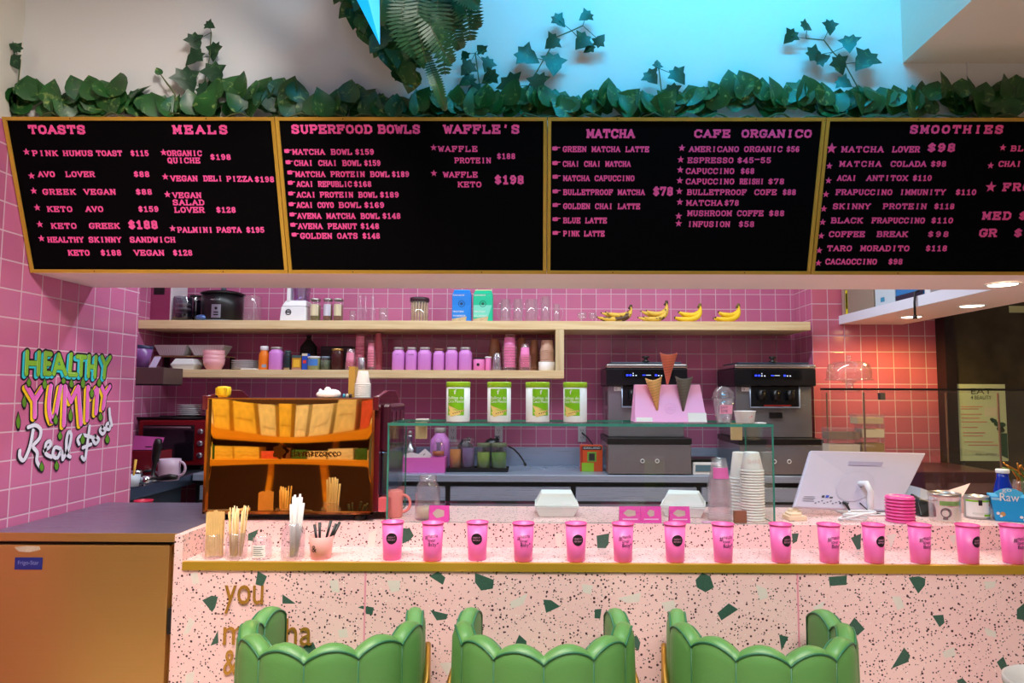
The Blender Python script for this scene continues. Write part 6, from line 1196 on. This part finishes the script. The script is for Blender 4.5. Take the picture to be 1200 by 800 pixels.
# straw jar on the right
t_ = thing('metal_straw_jar', 'glass jar with gold metal straws at the right edge of the photo', 'jar', mp(1203, 2.96)); glass_jar(t_, .052, .13, .045); rnd4 = random.Random(3)
for i in range(10):
    x, y = rnd4.uniform(-.02, .02), rnd4.uniform(-.02, .02); b = MB(); lx = -.085+.012*i+rnd4.uniform(-.01, .01); b.tube([(x, y, .010), (x*1.2, y, .14), (x+lx*.35, y, .17), (x+lx, y-.01, .185+.01*(i % 3))], .0032, 7); b.build('straw', mat('gold_straw', (206, 140, 60), .25, .8) if i % 3 else mat('green_straw', (96, 130, 60), .4), t_)
# papers
t_ = thing('paper_tray', 'pile of white papers with a striped spine behind the monitor', 'papers', mp(1082, 3.10)); b = MB()
for k in range(6): b.cbox(.006*(k % 3), .004*k, .006*k, .10, .16, .005)
b.build('paper_sheet_pile', M_paper, t_); b = MB(); b.hexa([(-.05, -.07, .037), (.06, -.07, .037), (.06, .07, .037), (-.05, .07, .037)], [(-.04, -.06, .085), (.03, -.06, .06), (.03, .07, .06), (-.04, .07, .085)]); b.build('folder', mat('folder_grey', (196, 206, 216), .5), t_)
t_ = thing('clip_board', 'pale pink board leaning behind the tip jar with a pointed corner', 'board', mp(1118, 2.98)); b = MB(); P_ = [at(x, y, Y)-t_.location for x, y, Y in ((1094, 574, 2.96), (1112, 574, 2.94), (1137, 566, 2.96), (1128, 582, 2.9), (1132, 604, 2.9), (1104, 606, 2.94))]; 
for p in P_: p.z = max(p.z, .001)
b.face(P_); b.build('sheet', mat('blush_card', (238, 196, 186), .6), t_, solid=.003); b = MB(); b.box(-.06, .02, -.01, .06, 0, .006); b.build('foot', M_paper, t_)
# register counter beyond: low blue grey cupboard behind the monitor and the right display
t_ = thing('pastry_case', 'low steel pastry cabinet with glass shelves behind the glass screen', 'cabinet', (2.05, 4.05, 0))
b = MB(); b.box(-.24, .52, -.25, .27, 0, 1.02); b.build('base', mat('dark_wine', (70, 30, 38), .4), t_, bevel=.004)
zsh = at(995, 528, 4.0).z; ztp = at(995, 457.5, 4.0).z
b = MB(); b.box(-.24, .52, -.24, .26, zsh-.010, zsh); b.build('glass_shelf', M_glass, t_)
b = MB(); b.box(-.24, .52, -.24, .26, ztp-.012, ztp-.002); b.build('glass_top', M_glass, t_)
for x in (-.235, .515):
    for y in (-.235, .255): b = MB(); b.box(x-.004, x+.004, y-.004, y+.004, 1.02, ztp-.012); b.build('corner_post', mat('thin_post', (120, 90, 80), .4), t_)
def snack(px0, px1, yt, yb, Y, c, cv, lb, zb):
    a = at((px0+px1)/2, yb, Y); w = wid(px1-px0, Y); h = at((px0+px1)/2, yt, Y).z-at((px0+px1)/2, yb, Y).z; t = thing('snack_tub', lb, 'tub', (a.x, Y, zb), 0, 'clear snack tubs behind the glass'); b = MB(); b.cbox(0, 0, .004, w*.95, .09, h*.62); b.build('contents', mat('snack', c, .8, var=cv, vscale=110), t); b = MB(); b.cbox(0, 0, 0, w, .095, h*.96); b.build('tub', M_cplast, t); b = MB(); b.cbox(0, 0, h*.97, w*1.03, .10, h*.03+.003); b.build('lid', M_cplast, t); return zb+h+.0045
z1 = snack(967, 1004, 508, 522, 3.90, (236, 224, 196), .05, 'clear tub of white nougat blocks, bottom left of the pile', zsh+.001)
snack(967, 1004, 495, 508, 3.90, (150, 120, 96), .5, 'clear tub of grey brown seeds on the nougat tub', z1)
z1 = snack(1006, 1032, 506, 522, 3.90, (170, 130, 40), .6, 'clear tub of golden seeds, bottom right of the pile', zsh+.001)
z1 = snack(1006, 1032, 491, 506, 3.90, (240, 230, 190), .05, 'clear tub of cream blocks, middle of the right pile', z1)
snack(1000, 1031, 479, 490, 3.90, (222, 196, 150), .4, 'clear tub of pale flakes on top of the pile', z1)
t_ = thing('cake_dome', 'clear glass cake stand with a domed lid and knob', 'cake stand', (at(995.5, 455, 4.02).x, 4.02, ztp-.0015)); r = wid(53, 4.0)/2
b = MB(); b.lathe([(0, .003), (.055, 0), (.055, .004), (.022, .015), (.020, .045), (.05, .058), (r*1.0, .062), (r*1.02, .068), (r*.98, .070), (0, .066)], seg=36); b.build('stand', clear('bright_glass', (253, 252, 254), .10, .03, .45, .06), t_)
b = MB(); b.lathe([(r*.93, .071), (r*.94, .11), (r*.86, .155), (r*.6, .172), (.012, .176), (.010, .185), (.018, .195), (.014, .208), (0, .210)], seg=36); b.build('dome', clear('bright_glass', (253, 252, 254), .10, .03, .45, .05), t_)
# poster
Yp = 4.336; t_ = thing('wall_poster', 'pale green poster headed EAT with a plant drawing on the dark marble', 'poster', at(1152, 540, Yp)); p0 = at(1124, 540, Yp)-t_.location; p1 = at(1182, 540, Yp)-t_.location; hp = at(1152, 450, Yp).z-t_.location.z; w = p1.x-p0.x
b = MB(); b.box(p0.x, p1.x, 0, .004, 0, hp); b.k = 1; L = lambda u: p0.x+u*w
sans(b, 'EAT', L(.30), hp*.87, w*.42, hp*.075, .0006, y=-.001); sans(b, '4 BEAUTY', L(.29), hp*.80, w*.42, hp*.05, .0006, y=-.001)
b.prism([(L(.84), hp*.08), (L(.99), hp*.03), (L(.99), hp*.36), (L(.82), hp*.36)], -.0016, -.001); 
for x, z, q in ((.86, .42, .05), (.80, .48, .045), (.74, .52, .04), (.90, .47, .05), (.70, .54, .03), (.88, .40, .05)): b.prism([(L(x)+q*w*1.5*math.cos(a), hp*z+q*hp*.7*math.sin(a)) for a in [2*PI*i/8 for i in range(8)]], -.0015, -.001)
sans(b, 'IDEA + XPRESO', L(.34), hp*.075, w*.42, hp*.025, .0006, y=-.001)
b.k = 2
for i, (z, u0, u1) in enumerate(((.70, .08, .52), (.67, .08, .44), (.60, .08, .5), (.55, .08, .45), (.50, .08, .6), (.43, .08, .40), (.36, .1, .55), (.32, .1, .5), (.24, .12, .7), (.20, .2, .8))): b.box(L(u0), L(u1), -.0014, -.001, hp*z, hp*(z+.012))
b.k = 3; b.box(L(.56), L(.80), -.0014, -.001, hp*.58, hp*.70); b.box(L(.08), L(.6), -.0014, -.001, hp*.47, hp*.474)
b.build('sheet', [mat('mint_paper', (206, 224, 192), .6), mat('dark_green_ink', (40, 84, 64), .6), mat('rose_ink', (214, 150, 140), .6), mat('mint_light', (224, 224, 206), .6)], t_)
b = MB(); b.tube([at(x, y, 3.55) for x, y in ((1066, 373), (1070, 360), (1071, 345), (1073, 338))][::-1]+[at(1070, 381, 3.55)], .006, 8)
pc = [Vector((1.945, 3.5, ZS-.05)), Vector((1.945, 3.5, ZS+.02)), Vector((1.95, 3.5, ZS+.075)), Vector((1.98, 3.5, ZS+.09)), Vector((2.05, 3.5, ZS+.065))]
b = MB(); b.tube(pc, .006, 8); b.tube([pc[0]+Vector((0, 0, -.012)), pc[0]+Vector((0, 0, .004))], [.012, .010], 10); tag(b.build('hanging_cable', M_cord), 'short black cable dangling over the edge of the hanging shelf slab', 'cable')
# things on the hanging slab
ZH = ZS+.0565
def carton(y0, y1, d, h, c, lb, marks=()):
    t = thing('shelf_carton', lb, 'carton', (2.0, (y0+y1)/2, ZH)); b = MB(); b.box(-.03, d, -(y1-y0)/2, (y1-y0)/2, 0, h); b.build('carton', mat('carton', c, .6), t, bevel=.003); b = MB(); ms = []
    for i, (u0, u1, z0, z1, cc) in enumerate(marks): b.k = i; ms.append(mat('tape', cc, .45)); yy = lambda u: (y1-y0)/2-u*(y1-y0); b.face([(-.0312, yy(u0), z0*h), (-.0312, yy(u1), z0*h), (-.0312, yy(u1), z1*h), (-.0312, yy(u0), z1*h)])
    if marks: b.build('marking', ms, t)
    return t
def frontmark(t, y, marks):
    b = MB(); ms = []
    for i, (x0, x1, z0, z1, cc) in enumerate(marks): b.k = i; ms.append(mat('tape', cc, .5)); b.face([(x0, y, z0), (x1, y, z0), (x1, y, z1), (x0, y, z1)])
    b.build('front_tape', ms, t)
carton(3.98, 4.40, .26, .34, (150, 136, 120), 'brown cardboard carton with yellow tape on the hanging slab', ((.02, .10, 0, 1, (176, 150, 136)), (.14, .21, .0, .46, (230, 226, 20)), (.15, .20, .1, .4, (90, 90, 20)), (.13, .20, .50, 1, (230, 226, 20))))
carton(3.74, 3.96, .24, .32, (196, 214, 224), 'pale carton with printed lines on the hanging slab', ((.2, .8, .5, .53, (150, 170, 180)), (.2, .8, .6, .63, (150, 170, 180)), (.2, .7, .4, .43, (150, 170, 180)), (.3, .5, .06, .14, (40, 150, 190))))
carton(3.46, 3.73, .24, .30, (30, 120, 190), 'bright blue carton with a dark base on the hanging slab', ((0, 1, 0, .10, (30, 36, 60)), (.6, 1, .3, 1, (40, 60, 110))))
carton(3.40, 3.45, .24, .30, (220, 226, 232), 'narrow white carton beside the blue one on the hanging slab', ((.2, .8, .1, .9, (236, 240, 244)),))
t_ = thing('black_bag', 'black plastic bag slumped on the near end of the hanging slab', 'bag', (2.05, 3.16, ZH)); b = MB(); b.ball((0, 0, .07), 1, 20, 12, (.07, .21, .07)); rnd5 = random.Random(5)
for v in b.v: v.x += rnd5.uniform(-.012, .012); v.z = max(.001, v.z+rnd5.uniform(-.008, .018)*(v.z > .05))
b.build('bag', mat('black_plastic_bag', (20, 22, 30), .25), t_); b = MB(); b.ball((-.04, .02, .075), .04, sc=(.8, 1, .7)); b.build('knot', mat('blue_plastic', (70, 110, 160), .25), t_)
b = MB(); p = at(1192, 362.5, 4.335); b.box(p.x-.05, p.x+.12, 4.33, 4.339, p.z-.02, p.z+.022); struct(b.build('trim_5', mat('lit_panel_tint', (206, 210, 150), .5)))  # pale green-yellow colour stands in for a small lit panel
# ------------------------------------------------------------------ lettering on the tiled wall
XW = -1.958
def wl(u, v): p = atx(10+u/5, 400+v/5, XW); return (p.y, p.z)
t_ = thing('wall_lettering', 'cartoon lettering reading HEALTHY YUMMY Real Food on the pink tiles', 'wall lettering', (XW, 2.85, 1.3))
_so = [0]
def strokes(b, lines, hw, off, du=0, dv=0, seg=8):
    """painted rounded strokes on the wall; half width in wall metres"""
    for ln in lines:
        P = [Vector(wl(u+du, v+dv)) for u, v in ln]
        groups = [P] if len(P) > 7 else [[p, q] for p, q in zip(P, P[1:])]
        for g_ in groups:
            n = len(g_); L = []; Rr_ = []
            nr = []
            for i in range(n):
                e = (g_[min(i+1, n-1)]-g_[max(i-1, 0)]).normalized(); nr.append(Vector((-e.y, e.x))*hw)
            _so[0] += 1; o_ = off+(_so[0] % 14)*1.2e-5; V_ = lambda c: (o_, c.x-2.85, c.y-1.3)
            b.add([V_(p+q) for p, q in zip(g_, nr)]+[V_(p-q) for p, q in zip(g_, nr)], [(i, i+1, n+i+1, n+i) for i in range(n-1)])
            for p, q, sg in ((g_[0], nr[0], 1), (g_[-1], nr[-1], -1)):
                a0 = math.atan2(q.y, q.x)
                b.face([V_(p+Vector((math.cos(a0+sg*PI*k/seg), math.sin(a0+sg*PI*k/seg)))*hw) for k in range(seg+1)])
def smooth(ln, n=5):
    P = [Vector((*p, 0)) for p in ln]; out = []
    for i in range(len(P)-1):
        a, b_, c, d = P[max(i-1, 0)], P[i], P[i+1], P[min(i+2, len(P)-1)]
        for k in range(n):
            t = k/n; q = .5*((2*b_)+(c-a)*t+(2*a-5*b_+4*c-d)*t*t+(3*b_-a-3*c+d)*t**3); out.append((q.x, q.y))
    out.append((P[-1].x, P[-1].y)); return out
HE = [[(108, 62), (102, 188)], [(178, 66), (172, 190)], [(106, 126), (174, 128)], [(216, 68), (210, 188)], [(216, 70), (246, 74)], [(213, 128), (238, 130)], [(211, 186), (242, 188)], [(264, 188), (292, 78), (332, 190)], [(278, 150), (318, 154)], [(366, 76), (356, 192), (396, 194)], [(402, 88), (450, 92)], [(427, 92), (422, 196)], [(472, 86), (466, 202)], [(512, 90), (504, 206)], [(470, 146), (507, 150)], [(546, 90), (566, 142), (594, 92)], [(565, 142), (558, 210)]]
YU_ = [[(102, 264), (150, 345), (200, 264)], [(150, 345), (150, 440)], smooth([(244, 262), (234, 350), (236, 420), (254, 468), (262, 440)]), smooth([(302, 264), (284, 360), (272, 430), (262, 440)]), [(328, 264), (320, 490)], [(328, 268), (362, 352), (404, 266)], [(404, 266), (420, 484)], [(462, 268), (456, 460)], [(462, 272), (486, 326), (520, 264)], [(518, 266), (508, 420)], [(542, 264), (562, 312), (590, 264)], [(562, 312), (550, 392)]]
RF = [smooth([(110, 502), (150, 490), (182, 515), (176, 565), (138, 612), (162, 650), (160, 700), (184, 742)]), smooth([(138, 520), (118, 620), (84, 694), (60, 676), (60, 640)]), smooth([(204, 640), (238, 612), (236, 584), (214, 600), (212, 655), (246, 676)]), smooth([(298, 628), (266, 620), (254, 665), (280, 682), (304, 640), (312, 690)]), smooth([(312, 690), (346, 630), (362, 550), (346, 530), (334, 580), (336, 655), (356, 676)]),
 smooth([(408, 600), (400, 570), (428, 548), (482, 560)]), smooth([(470, 496), (456, 600), (442, 690), (424, 676)]), [(430, 622), (478, 602)], smooth([(505, 553), (488, 572), (505, 598), (524, 574), (505, 553)]), smooth([(545, 500), (530, 520), (546, 542), (562, 520), (545, 500)]), smooth([(590, 478), (572, 482), (568, 508), (590, 506), (586, 395)]), [(590, 440), (600, 490)]]
DR = [(85, 350, 78), (50, 465, 96), (270, 455, 66), (357, 430, 78), (430, 240, 70), (295, 550, 52), (275, 725, 60), (188, 732, 60), (573, 570, 56), (533, 440, 50), (428, 572, 60), (112, 238, 54), (205, 246, 66), (362, 244, 54), (525, 240, 52), (482, 300, 60), (316, 228, 40)]
M_ink2 = mat('outline_black', (26, 16, 30), .4)
b = MB(); strokes(b, HE, .0176, .0006); strokes(b, HE, .0176, .0007, -14, 14); b.k = 1; strokes(b, HE, .0118, .0010, -12, 12); strokes(b, HE, .0118, .0010, -6, 6); b.k = 0; strokes(b, HE, .0118, .0013); b.k = 2; strokes(b, HE, .0098, .0016); b.k = 3; strokes(b, [[(u-9, v-8) for u, v in l] for l in HE if abs(l[0][1]-l[-1][1]) > 60], .0012, .0019); b.build('word_healthy', [M_ink2, mat('cyan_shadow', (40, 200, 214), .4), mat('lime_fill', (130, 188, 52), .4), mat('pale_lime', (190, 226, 140), .4)], t_)
b = MB(); strokes(b, YU_, .0182, .0022); strokes(b, YU_, .0176, .0023, -14, 12); b.k = 1; strokes(b, YU_, .0128, .0025, -12, 10); b.k = 0; strokes(b, YU_, .0122, .0028); b.k = 2; strokes(b, YU_, .0104, .0031); b.k = 3; strokes(b, [[(u+10, v-6) for u, v in l] for l in YU_ if abs(l[0][1]-l[-1][1]) > 60], .0013, .0034); b.build('word_yummy', [M_ink2, mat('yellow_shadow', (246, 206, 30), .4), mat('bubble_pink', (236, 110, 200), .4), mat('pale_pink', (252, 200, 236), .4)], t_)
b = MB(); strokes(b, RF, .0120, .0037, -3, 4); b.k = 1; strokes(b, RF, .0078, .0041); b.build('words_real_food', [M_ink2, mat('script_white', (226, 226, 240), .4)], t_)
for u, v, h in DR:
    b = MB()
    for k, sc_, off in ((0, 1.25, .0044), (1, .92, .0048)):
        b.k = k; pts = []
        for i in range(16): q = 2*PI*i/16; pts.append((u+sc_*13*math.sin(q)*(1 if math.cos(q) < 0 else (1-math.cos(q)*.8)), v-sc_*h/2*math.cos(q)))
        P = [wl(*p) for p in pts]; b.face([(off, y-2.85, z-1.3) for y, z in P])
    b.build('green_drip', [M_ink2, mat('drip_green', (96, 150, 40), .4)], t_)
# ------------------------------------------------------------------ greenery
M_poth = leafmat('pothos_leaf', (16, 46, 24), (48, 112, 48), (150, 176, 96), -.02)
M_ivy = leafmat('ivy_leaf', (18, 52, 34), (28, 76, 44), (80, 120, 70), -.02)
M_fern = leafmat('fern_leaf', (26, 70, 44), (44, 104, 62), (90, 140, 80), -.03)
M_stem = mat('plant_stem', (84, 96, 56), .6)
rl = random.Random(11)
HEART = [(0, 0), (.30, .02), (.47, .22), (.45, .48), (.28, .76), (0, 1.08), (-.28, .76), (-.45, .48), (-.47, .22), (-.30, .02)]
IVY = [(0, 0), (.22, -.12), (.30, .10), (.62, .22), (.36, .46), (.34, .62), (0, 1.06), (-.34, .62), (-.36, .46), (-.62, .22), (-.30, .10), (-.22, -.12)]
def leaf(b, pos, L, M3, shape=HEART, fold=.22, curl=.25):
    n = len(shape); vs = []
    mid = [Vector((0, 0, t)) for t in (0, .35, .7)]
    def P(x, y): return Vector((x*L, (-fold*abs(x)+curl*(y-.3)**2)*L, y*L))
    pts = [P(x, y) for x, y in shape]; c = P(0, .42)
    o = [Vector(pos)+M3 @ p for p in pts]+[Vector(pos)+M3 @ c]
    b.add(o, [(n, i, (i+1) % n) for i in range(n)], True)
def rot(ax, ay, az): return (Matrix.Rotation(az, 3, 'Z') @ Matrix.Rotation(ax, 3, 'X') @ Matrix.Rotation(ay, 3, 'Y'))
t_ = thing('leaf_garland', 'long garland of variegated pothos leaves lying along the top of the menu boards', 'garland', (0, 2.42, 2.446))
HP = [(0, 100), (40, 92), (70, 110), (90, 96), (120, 93), (140, 87), (165, 108), (185, 122), (200, 125), (215, 115), (240, 112), (260, 85), (290, 93), (330, 92), (355, 100), (370, 122), (390, 112), (415, 92), (430, 118), (470, 115), (500, 104), (540, 110), (580, 104), (610, 98), (655, 104), (665, 112), (690, 110), (720, 98), (745, 115), (790, 104), (850, 92), (885, 90), (920, 104), (945, 92), (985, 112), (1020, 96), (1060, 106), (1100, 94), (1130, 95), (1160, 106), (1180, 90), (1215, 100)]
def hp_(px):
    for (a, ya), (c, yc) in zip(HP, HP[1:]):
        if a <= px <= c: return ya+(yc-ya)*(px-a)/(c-a)
    return 105
b = MB()
px = -14
while px < 1212:
    top = hp_(px)
    for row in range(3):
        L = rl.uniform(.080, .108)*(1 if row else 1.0)
        Y = 2.405+.012*row+rl.uniform(-.008, .012)
        yy = (top+L*320*.72) if row == 0 else rl.uniform(top+24, 138)
        yy = min(max(yy, top+20), 139)
        p = at(px+rl.uniform(-5, 5), yy, Y)
        p.z = max(p.z, 2.452)
        az = rl.uniform(-.7, .7); tilt = rl.uniform(-.9, .9) if row else rl.uniform(-.45, .45)
        leaf(b, p-t_.location, L, rot(rl.uniform(-.5, .25), tilt, az))
    px += 14
for v in b.v: v.y = min(v.y, .028); v.z = max(v.z, .002); v.x = max(v.x, -1.955)
b.build('foliage', M_poth, t_, flip=False)
b = MB(); pts = []
for i in range(120): pts.append((-1.95+3.75*i/119, -.01+.015*math.sin(i*.9), .012+.010*math.sin(i*1.7)))
b.tube(pts, .0035, 6); b.build('stem', M_stem, t_)
def sprig(label, stem, leaves, Y=2.425, off=.018):
    base = at(stem[-1][0], min(stem[-1][1], 128), Y); t = thing('ivy_sprig', label, 'ivy', base, 0, 'ivy sprigs'); 
    b = MB(); P = [at(x, y, Y-.010*math.sin(i))-base for i, (x, y) in enumerate(stem)]; P += [P[-1]+Vector((0, .0, -.05))] if stem[-1][1] < 128 else []
    b.tube(P, .0022, 6); b.build('stem', M_stem, t)
    b = MB()
    for x, y, s in leaves:
        L = wid(s, Y)*1.0; p = at(x, y, Y)-base+Vector((0, -.012, 0)); a = rl.uniform(-2.6, 2.6) if s < 18 else rl.uniform(2.0, 4.2)
        leaf(b, p-rot(0, a, 0) @ Vector((0, 0, L*.45)), L, rot(rl.uniform(-.25, .15), a, rl.uniform(-.4, .4)), IVY, .14, .12)
        q = min(P, key=lambda s_: (s_-p).length); b.tube([q, p], .0012, 5)
    b.build('foliage', M_ivy, t, flip=False); return t
sprig('ivy sprig creeping in at the left photo edge on the cream wall', [(-6, 64), (10, 65), (20, 65), (24, 70), (22, 90), (20, 125)], [(12, 53, 17), (22, 58, 14), (20, 74, 18), (0, 77, 17)], 2.41)
sprig('upright ivy sprig above the MEALS board', [(247.5, 38), (246, 66), (238, 104), (234, 130)], [(248, 32, 13), (230, 50, 20), (253, 62, 22), (230, 70, 24), (253, 88, 27), (220, 95, 30), (242, 108, 20)])
sprig('short ivy sprig below the hanging fern', [(557, 62), (562, 100), (565, 117), (565, 130)], [(564, 59, 14), (571.6, 78, 18), (574, 92, 20), (548, 82, 20), (548, 97, 20), (545, 66, 12), (556, 108, 20)])
sprig('tall ivy sprig arching to the right above the WAFFLE board', [(683, 30), (670, 36), (653, 43), (637, 70), (620, 100), (612, 128)], [(655, 26, 18), (686, 22, 17), (702.7, 50, 16), (681.7, 51, 22), (690, 58, 14), (646.7, 52, 20), (618, 68, 28), (648, 78, 28), (600, 103, 30), (631, 100, 26)])
sprig('small ivy sprig above the CAFE board', [(772, 80), (775, 105), (778, 130)], [(770, 77, 12), (763, 93, 20), (794, 91, 22), (787, 110, 20)])
sprig('tall ivy sprig arching to the left above the SMOOTHIES board', [(944.5, 45), (965.5, 47), (976, 61), (990, 75), (1006, 104), (1010, 130)], [(944.5, 32, 16), (970.7, 34, 18), (925, 44.5, 18), (955, 66.5, 24), (962, 72, 16), (993.5, 54, 22), (983, 77, 22), (1011, 73.5, 30), (986.5, 100, 18)])
base = at(205, 130, 2.42); t_ = thing('dry_twig', 'single dry twig sticking out of the garland on the left', 'twig', base); b = MB(); P = [at(188, 87, 2.42)-base, at(196, 98, 2.415)-base, at(205, 110, 2.42)-base, at(206, 128, 2.42)-base]; b.tube(P, [.0022, .0035, .003, .002], 6); b.build('stem', M_stem, t_); b = MB(); leaf(b, P[0]-Vector((0, 0, .002)), .03, rot(0, -.5, .3), HEART); b.build('foliage', M_poth, t_, flip=False)
# hanging pot of pothos and fern
Yh = 2.30
base = at(480, -60, Yh); t_ = thing('hanging_pothos', 'big hanging pothos plant with dark variegated leaves behind the cyan star', 'plant', base)
b = MB(); b.lathe([(0, -.10), (.09, -.10), (.13, .03), (.125, .03), (.085, -.09)], seg=24); b.build('basket', mat('dark_basket', (50, 40, 30), .8), t_)
b = MB()
for sx in (-.11, 0, .11): b.tube([(sx, 0, .02), (0, 0, 3.6-base.z-.01)], .003, 6)
b.build('hanger', M_stem, t_)
b = MB(); OUTL = [(398, 0), (402, 14), (412, 30), (424, 55), (440, 75), (458, 92), (480, 100), (490, 70), (510, 40), (528, 10), (530, -30), (400, -30)]
n_ = 0
while n_ < 260:
    x, y = rl.uniform(396, 530), rl.uniform(-50, 96); lim = 4+ (x-398)*1.18 if x < 480 else 96-(x-480)*2.0
    if y > lim: continue
    n_ += 1; Y = Yh+rl.uniform(-.06, .11); L = rl.uniform(.06, .085); p = at(x, y, Y)-base; a = PI+rl.uniform(-.9, .9)+(x-460)*-.006
    leaf(b, p-rot(0, a, 0) @ Vector((0, 0, L*.5)), L, rot(rl.uniform(-.5, .5), a, rl.uniform(-.8, .8)))
b.build('foliage', M_poth, t_, flip=False)
base = at(505, -55, 2.10); t_ = thing('hanging_fern', 'hanging fern with long feathery fronds beside the pothos', 'plant', base)
b = MB(); b.lathe([(0, -.08), (.06, -.08), (.09, .03), (.085, .03), (.055, -.07)], seg=20); b.build('pot', mat('dark_basket', (50, 40, 30), .8), t_)
b = MB(); b.tube([(0, 0, .0), (0, 0, 3.6-base.z-.01)], .003, 6); b.build('hanger', M_stem, t_)
FR = [[(505, -50), (492, -10), (490, 30), (500, 74)], [(505, -50), (480, -10), (470, 25), (478, 60)], [(505, -50), (512, -5), (516, 40), (522, 88)], [(505, -50), (530, -20), (545, 10), (552, 48)], [(505, -50), (535, -25), (548, 4), (560, 34)], [(505, -50), (520, -10), (530, 30), (540, 58)], [(505, -50), (530, -28), (546, -8), (562, 8)], [(505, -50), (470, -30), (448, 0), (446, 30)], [(505, -50), (486, 0), (478, 12), (458, 36)], [(505, -50), (508, 0), (504, 35), (512, 60)], [(505, -50), (522, 0), (528, 20), (534, 36)], [(500, 60), (505, 80), (514, 105), (522, 130)], [(505, -50), (500, 10), (512, 45), (530, 75)], [(505, -50), (495, 0), (480, 40), (490, 66)]]
fol = MB(); st = MB()
for k, fr in enumerate(FR):
    P = smooth(fr, 9); Yk_ = 2.08+.014*(k % 6)
    Q = [at(x, y, Yk_-.05*math.sin(PI*i/len(P)))-base for i, (x, y) in enumerate(P)]; st.tube(Q, .0016, 5)
    for i in range(3, len(Q)-1, 1):
        f = i/len(Q); L = .050*math.sin(PI*min(1, f*.95+.04))**.7*(1 if k != 11 else .5); d = (Q[i+1]-Q[i-1]).normalized(); s = d.cross(Vector((0, 1, 0))).normalized()
        for sg in (-1, 1):
            tip = Q[i]+s*sg*L+d*L*.35+Vector((0, -.008, 0)); wv = d*.0042
            fol.add([Q[i]-wv, Q[i]*.4+tip*.6-wv*1.1, tip, Q[i]*.4+tip*.6+wv*1.1, Q[i]+wv], [(0, 1, 2, 3, 4)])
st.build('stem', M_stem, t_); fol.build('foliage', M_fern, t_, flip=False)
# star lantern
Ys_ = 1.92; tipp = at(445.3, 52.7, Ys_); Rr = .40; ang = .255; cen = tipp+Vector((-math.sin(ang)*Rr*-0, 0, 0))
cen = tipp+Vector((-math.sin(ang), 0, math.cos(ang)))*Rr
t_ = thing('star_lantern', 'glowing cyan paper star lantern, only its lowest point in the photo', 'lantern', cen)
b = MB(); ri = .118; pts = []
for i in range(10):
    a = PI+PI*i/5; r = Rr if i % 2 == 0 else ri; pts.append((r*math.sin(a-ang*1)*1, 0, r*math.cos(a-ang*1)))
vs = [(x, 0, z) for x, _, z in pts]+[(0, -.05, 0), (0, .05, 0)]; b.add(vs, [(i, (i+1) % 10, 10) for i in range(10)]+[((i+1) % 10, i, 11) for i in range(10)]); b.build('star_shell', mat('cyan_glow', (0, 150, 232), .5, emit=.75), t_)
b = MB(); b.tube([(0, 0, 3.6-cen.z-.005), (0, 0, .02)], .002, 6); b.build('cord', M_cord, t_)
# ------------------------------------------------------------------ foreground tin on a small table
t_ = thing('cafe_table', 'small round cafe table in the foreground, just below the photo', 'table', (.66, .88, 0))
b = MB(); b.lathe([(0, .72), (.20, .72), (.205, .735), (.20, .75), (0, .75)], seg=40); b.build('tabletop', M_paper, t_); b = MB(); b.lathe([(.02, .02), (.02, .72), (0, .72)], seg=16); b.build('pole', M_rod, t_); b = MB(); b.lathe([(0, 0), (.15, 0), (.15, .01), (.02, .022), (0, .022)], seg=32); b.build('base', M_rod, t_)
Yc = .98; pc = at(1240, 800, Yc); hc = pc.z-.751
t_ = thing('foreground_tin', 'lime green tin with a shiny steel lid at the bottom right corner', 'tin', (pc.x, Yc, .751)); r = wid(53, Yc)
b = MB(); b.lathe([(0, .001), (r*.97, 0), (r*.97, hc-.014), (0, hc-.014)], seg=40); b.build('can', mat('lime_tin', (150, 200, 60), .4), t_); b = MB(); b.lathe([(r*.98, hc-.012), (r, hc-.008), (r, hc), (r*.95, hc+.001), (r*.92, hc-.006), (0, hc-.006)], seg=40); b.build('lid', mat('lid_steel', (206, 208, 208), .25, .3), t_)
t_.location.x = pc.x
# ------------------------------------------------------------------ display counter at the left of the room, mirrored in the espresso machine
t_ = thing('display_counter', 'ochre wooden display counter across the room, mirrored in the gold machine', 'counter', (-2.15, .35, 0)); M_och = wood('ochre_wood', (236, 164, 30), (214, 138, 20), 0)
b = MB(); b.box(-1.2, 1.2, -.2, .2, .86, .93); b.build('worktop', M_och, t_); b = MB(); b.box(-1.2, 1.2, -.2, .10, 1.20, 1.26); b.build('upper_shelf', M_och, t_)
for x in (-1.19, -.5, .15, .65, 1.15): b = MB(); b.box(x, x+.04, .10, .14, 0, .86); b.build('leg', M_och, t_); b = MB(); b.box(x, x+.03, -.18, -.15, .93, 1.20); b.build('upright', M_och, t_)
b = MB(); b.box(-1.2, 1.2, -.22, -.2, 0, 1.95); b.build('back_board', mat('dark_brown', (66, 34, 30), .6), t_)
KINDS = [(236, 226, 196), (60, 110, 50), (226, 96, 86), (240, 206, 90), (244, 240, 230), (120, 70, 50), (244, 236, 214)]
NM = ['cream', 'green', 'coral', 'yellow', 'white', 'brown', 'ivory']
rd = random.Random(21)
for z0, lv in ((.931, 'worktop'), (1.261, 'upper shelf')):
    for k in range(15):
        w, h = rd.uniform(.11, .15), rd.uniform(.13, .22); cidx = rd.randrange(7); c = KINDS[cidx]; b = MB(); b.cbox(0, 0, 0, w, .12, h); b.cbox(0, .0615, h*.3, w*.7, .002, h*.4)
        o = b.build('goods_box', mat('goods', c, .5, var=.35, vscale=30), None, (-3.27+k*.157, .37, z0), bevel=.004)
        tag(o, '%s goods box on the ochre counter %s' % (NM[cidx], lv), 'box', 'boxed goods on the ochre counter')
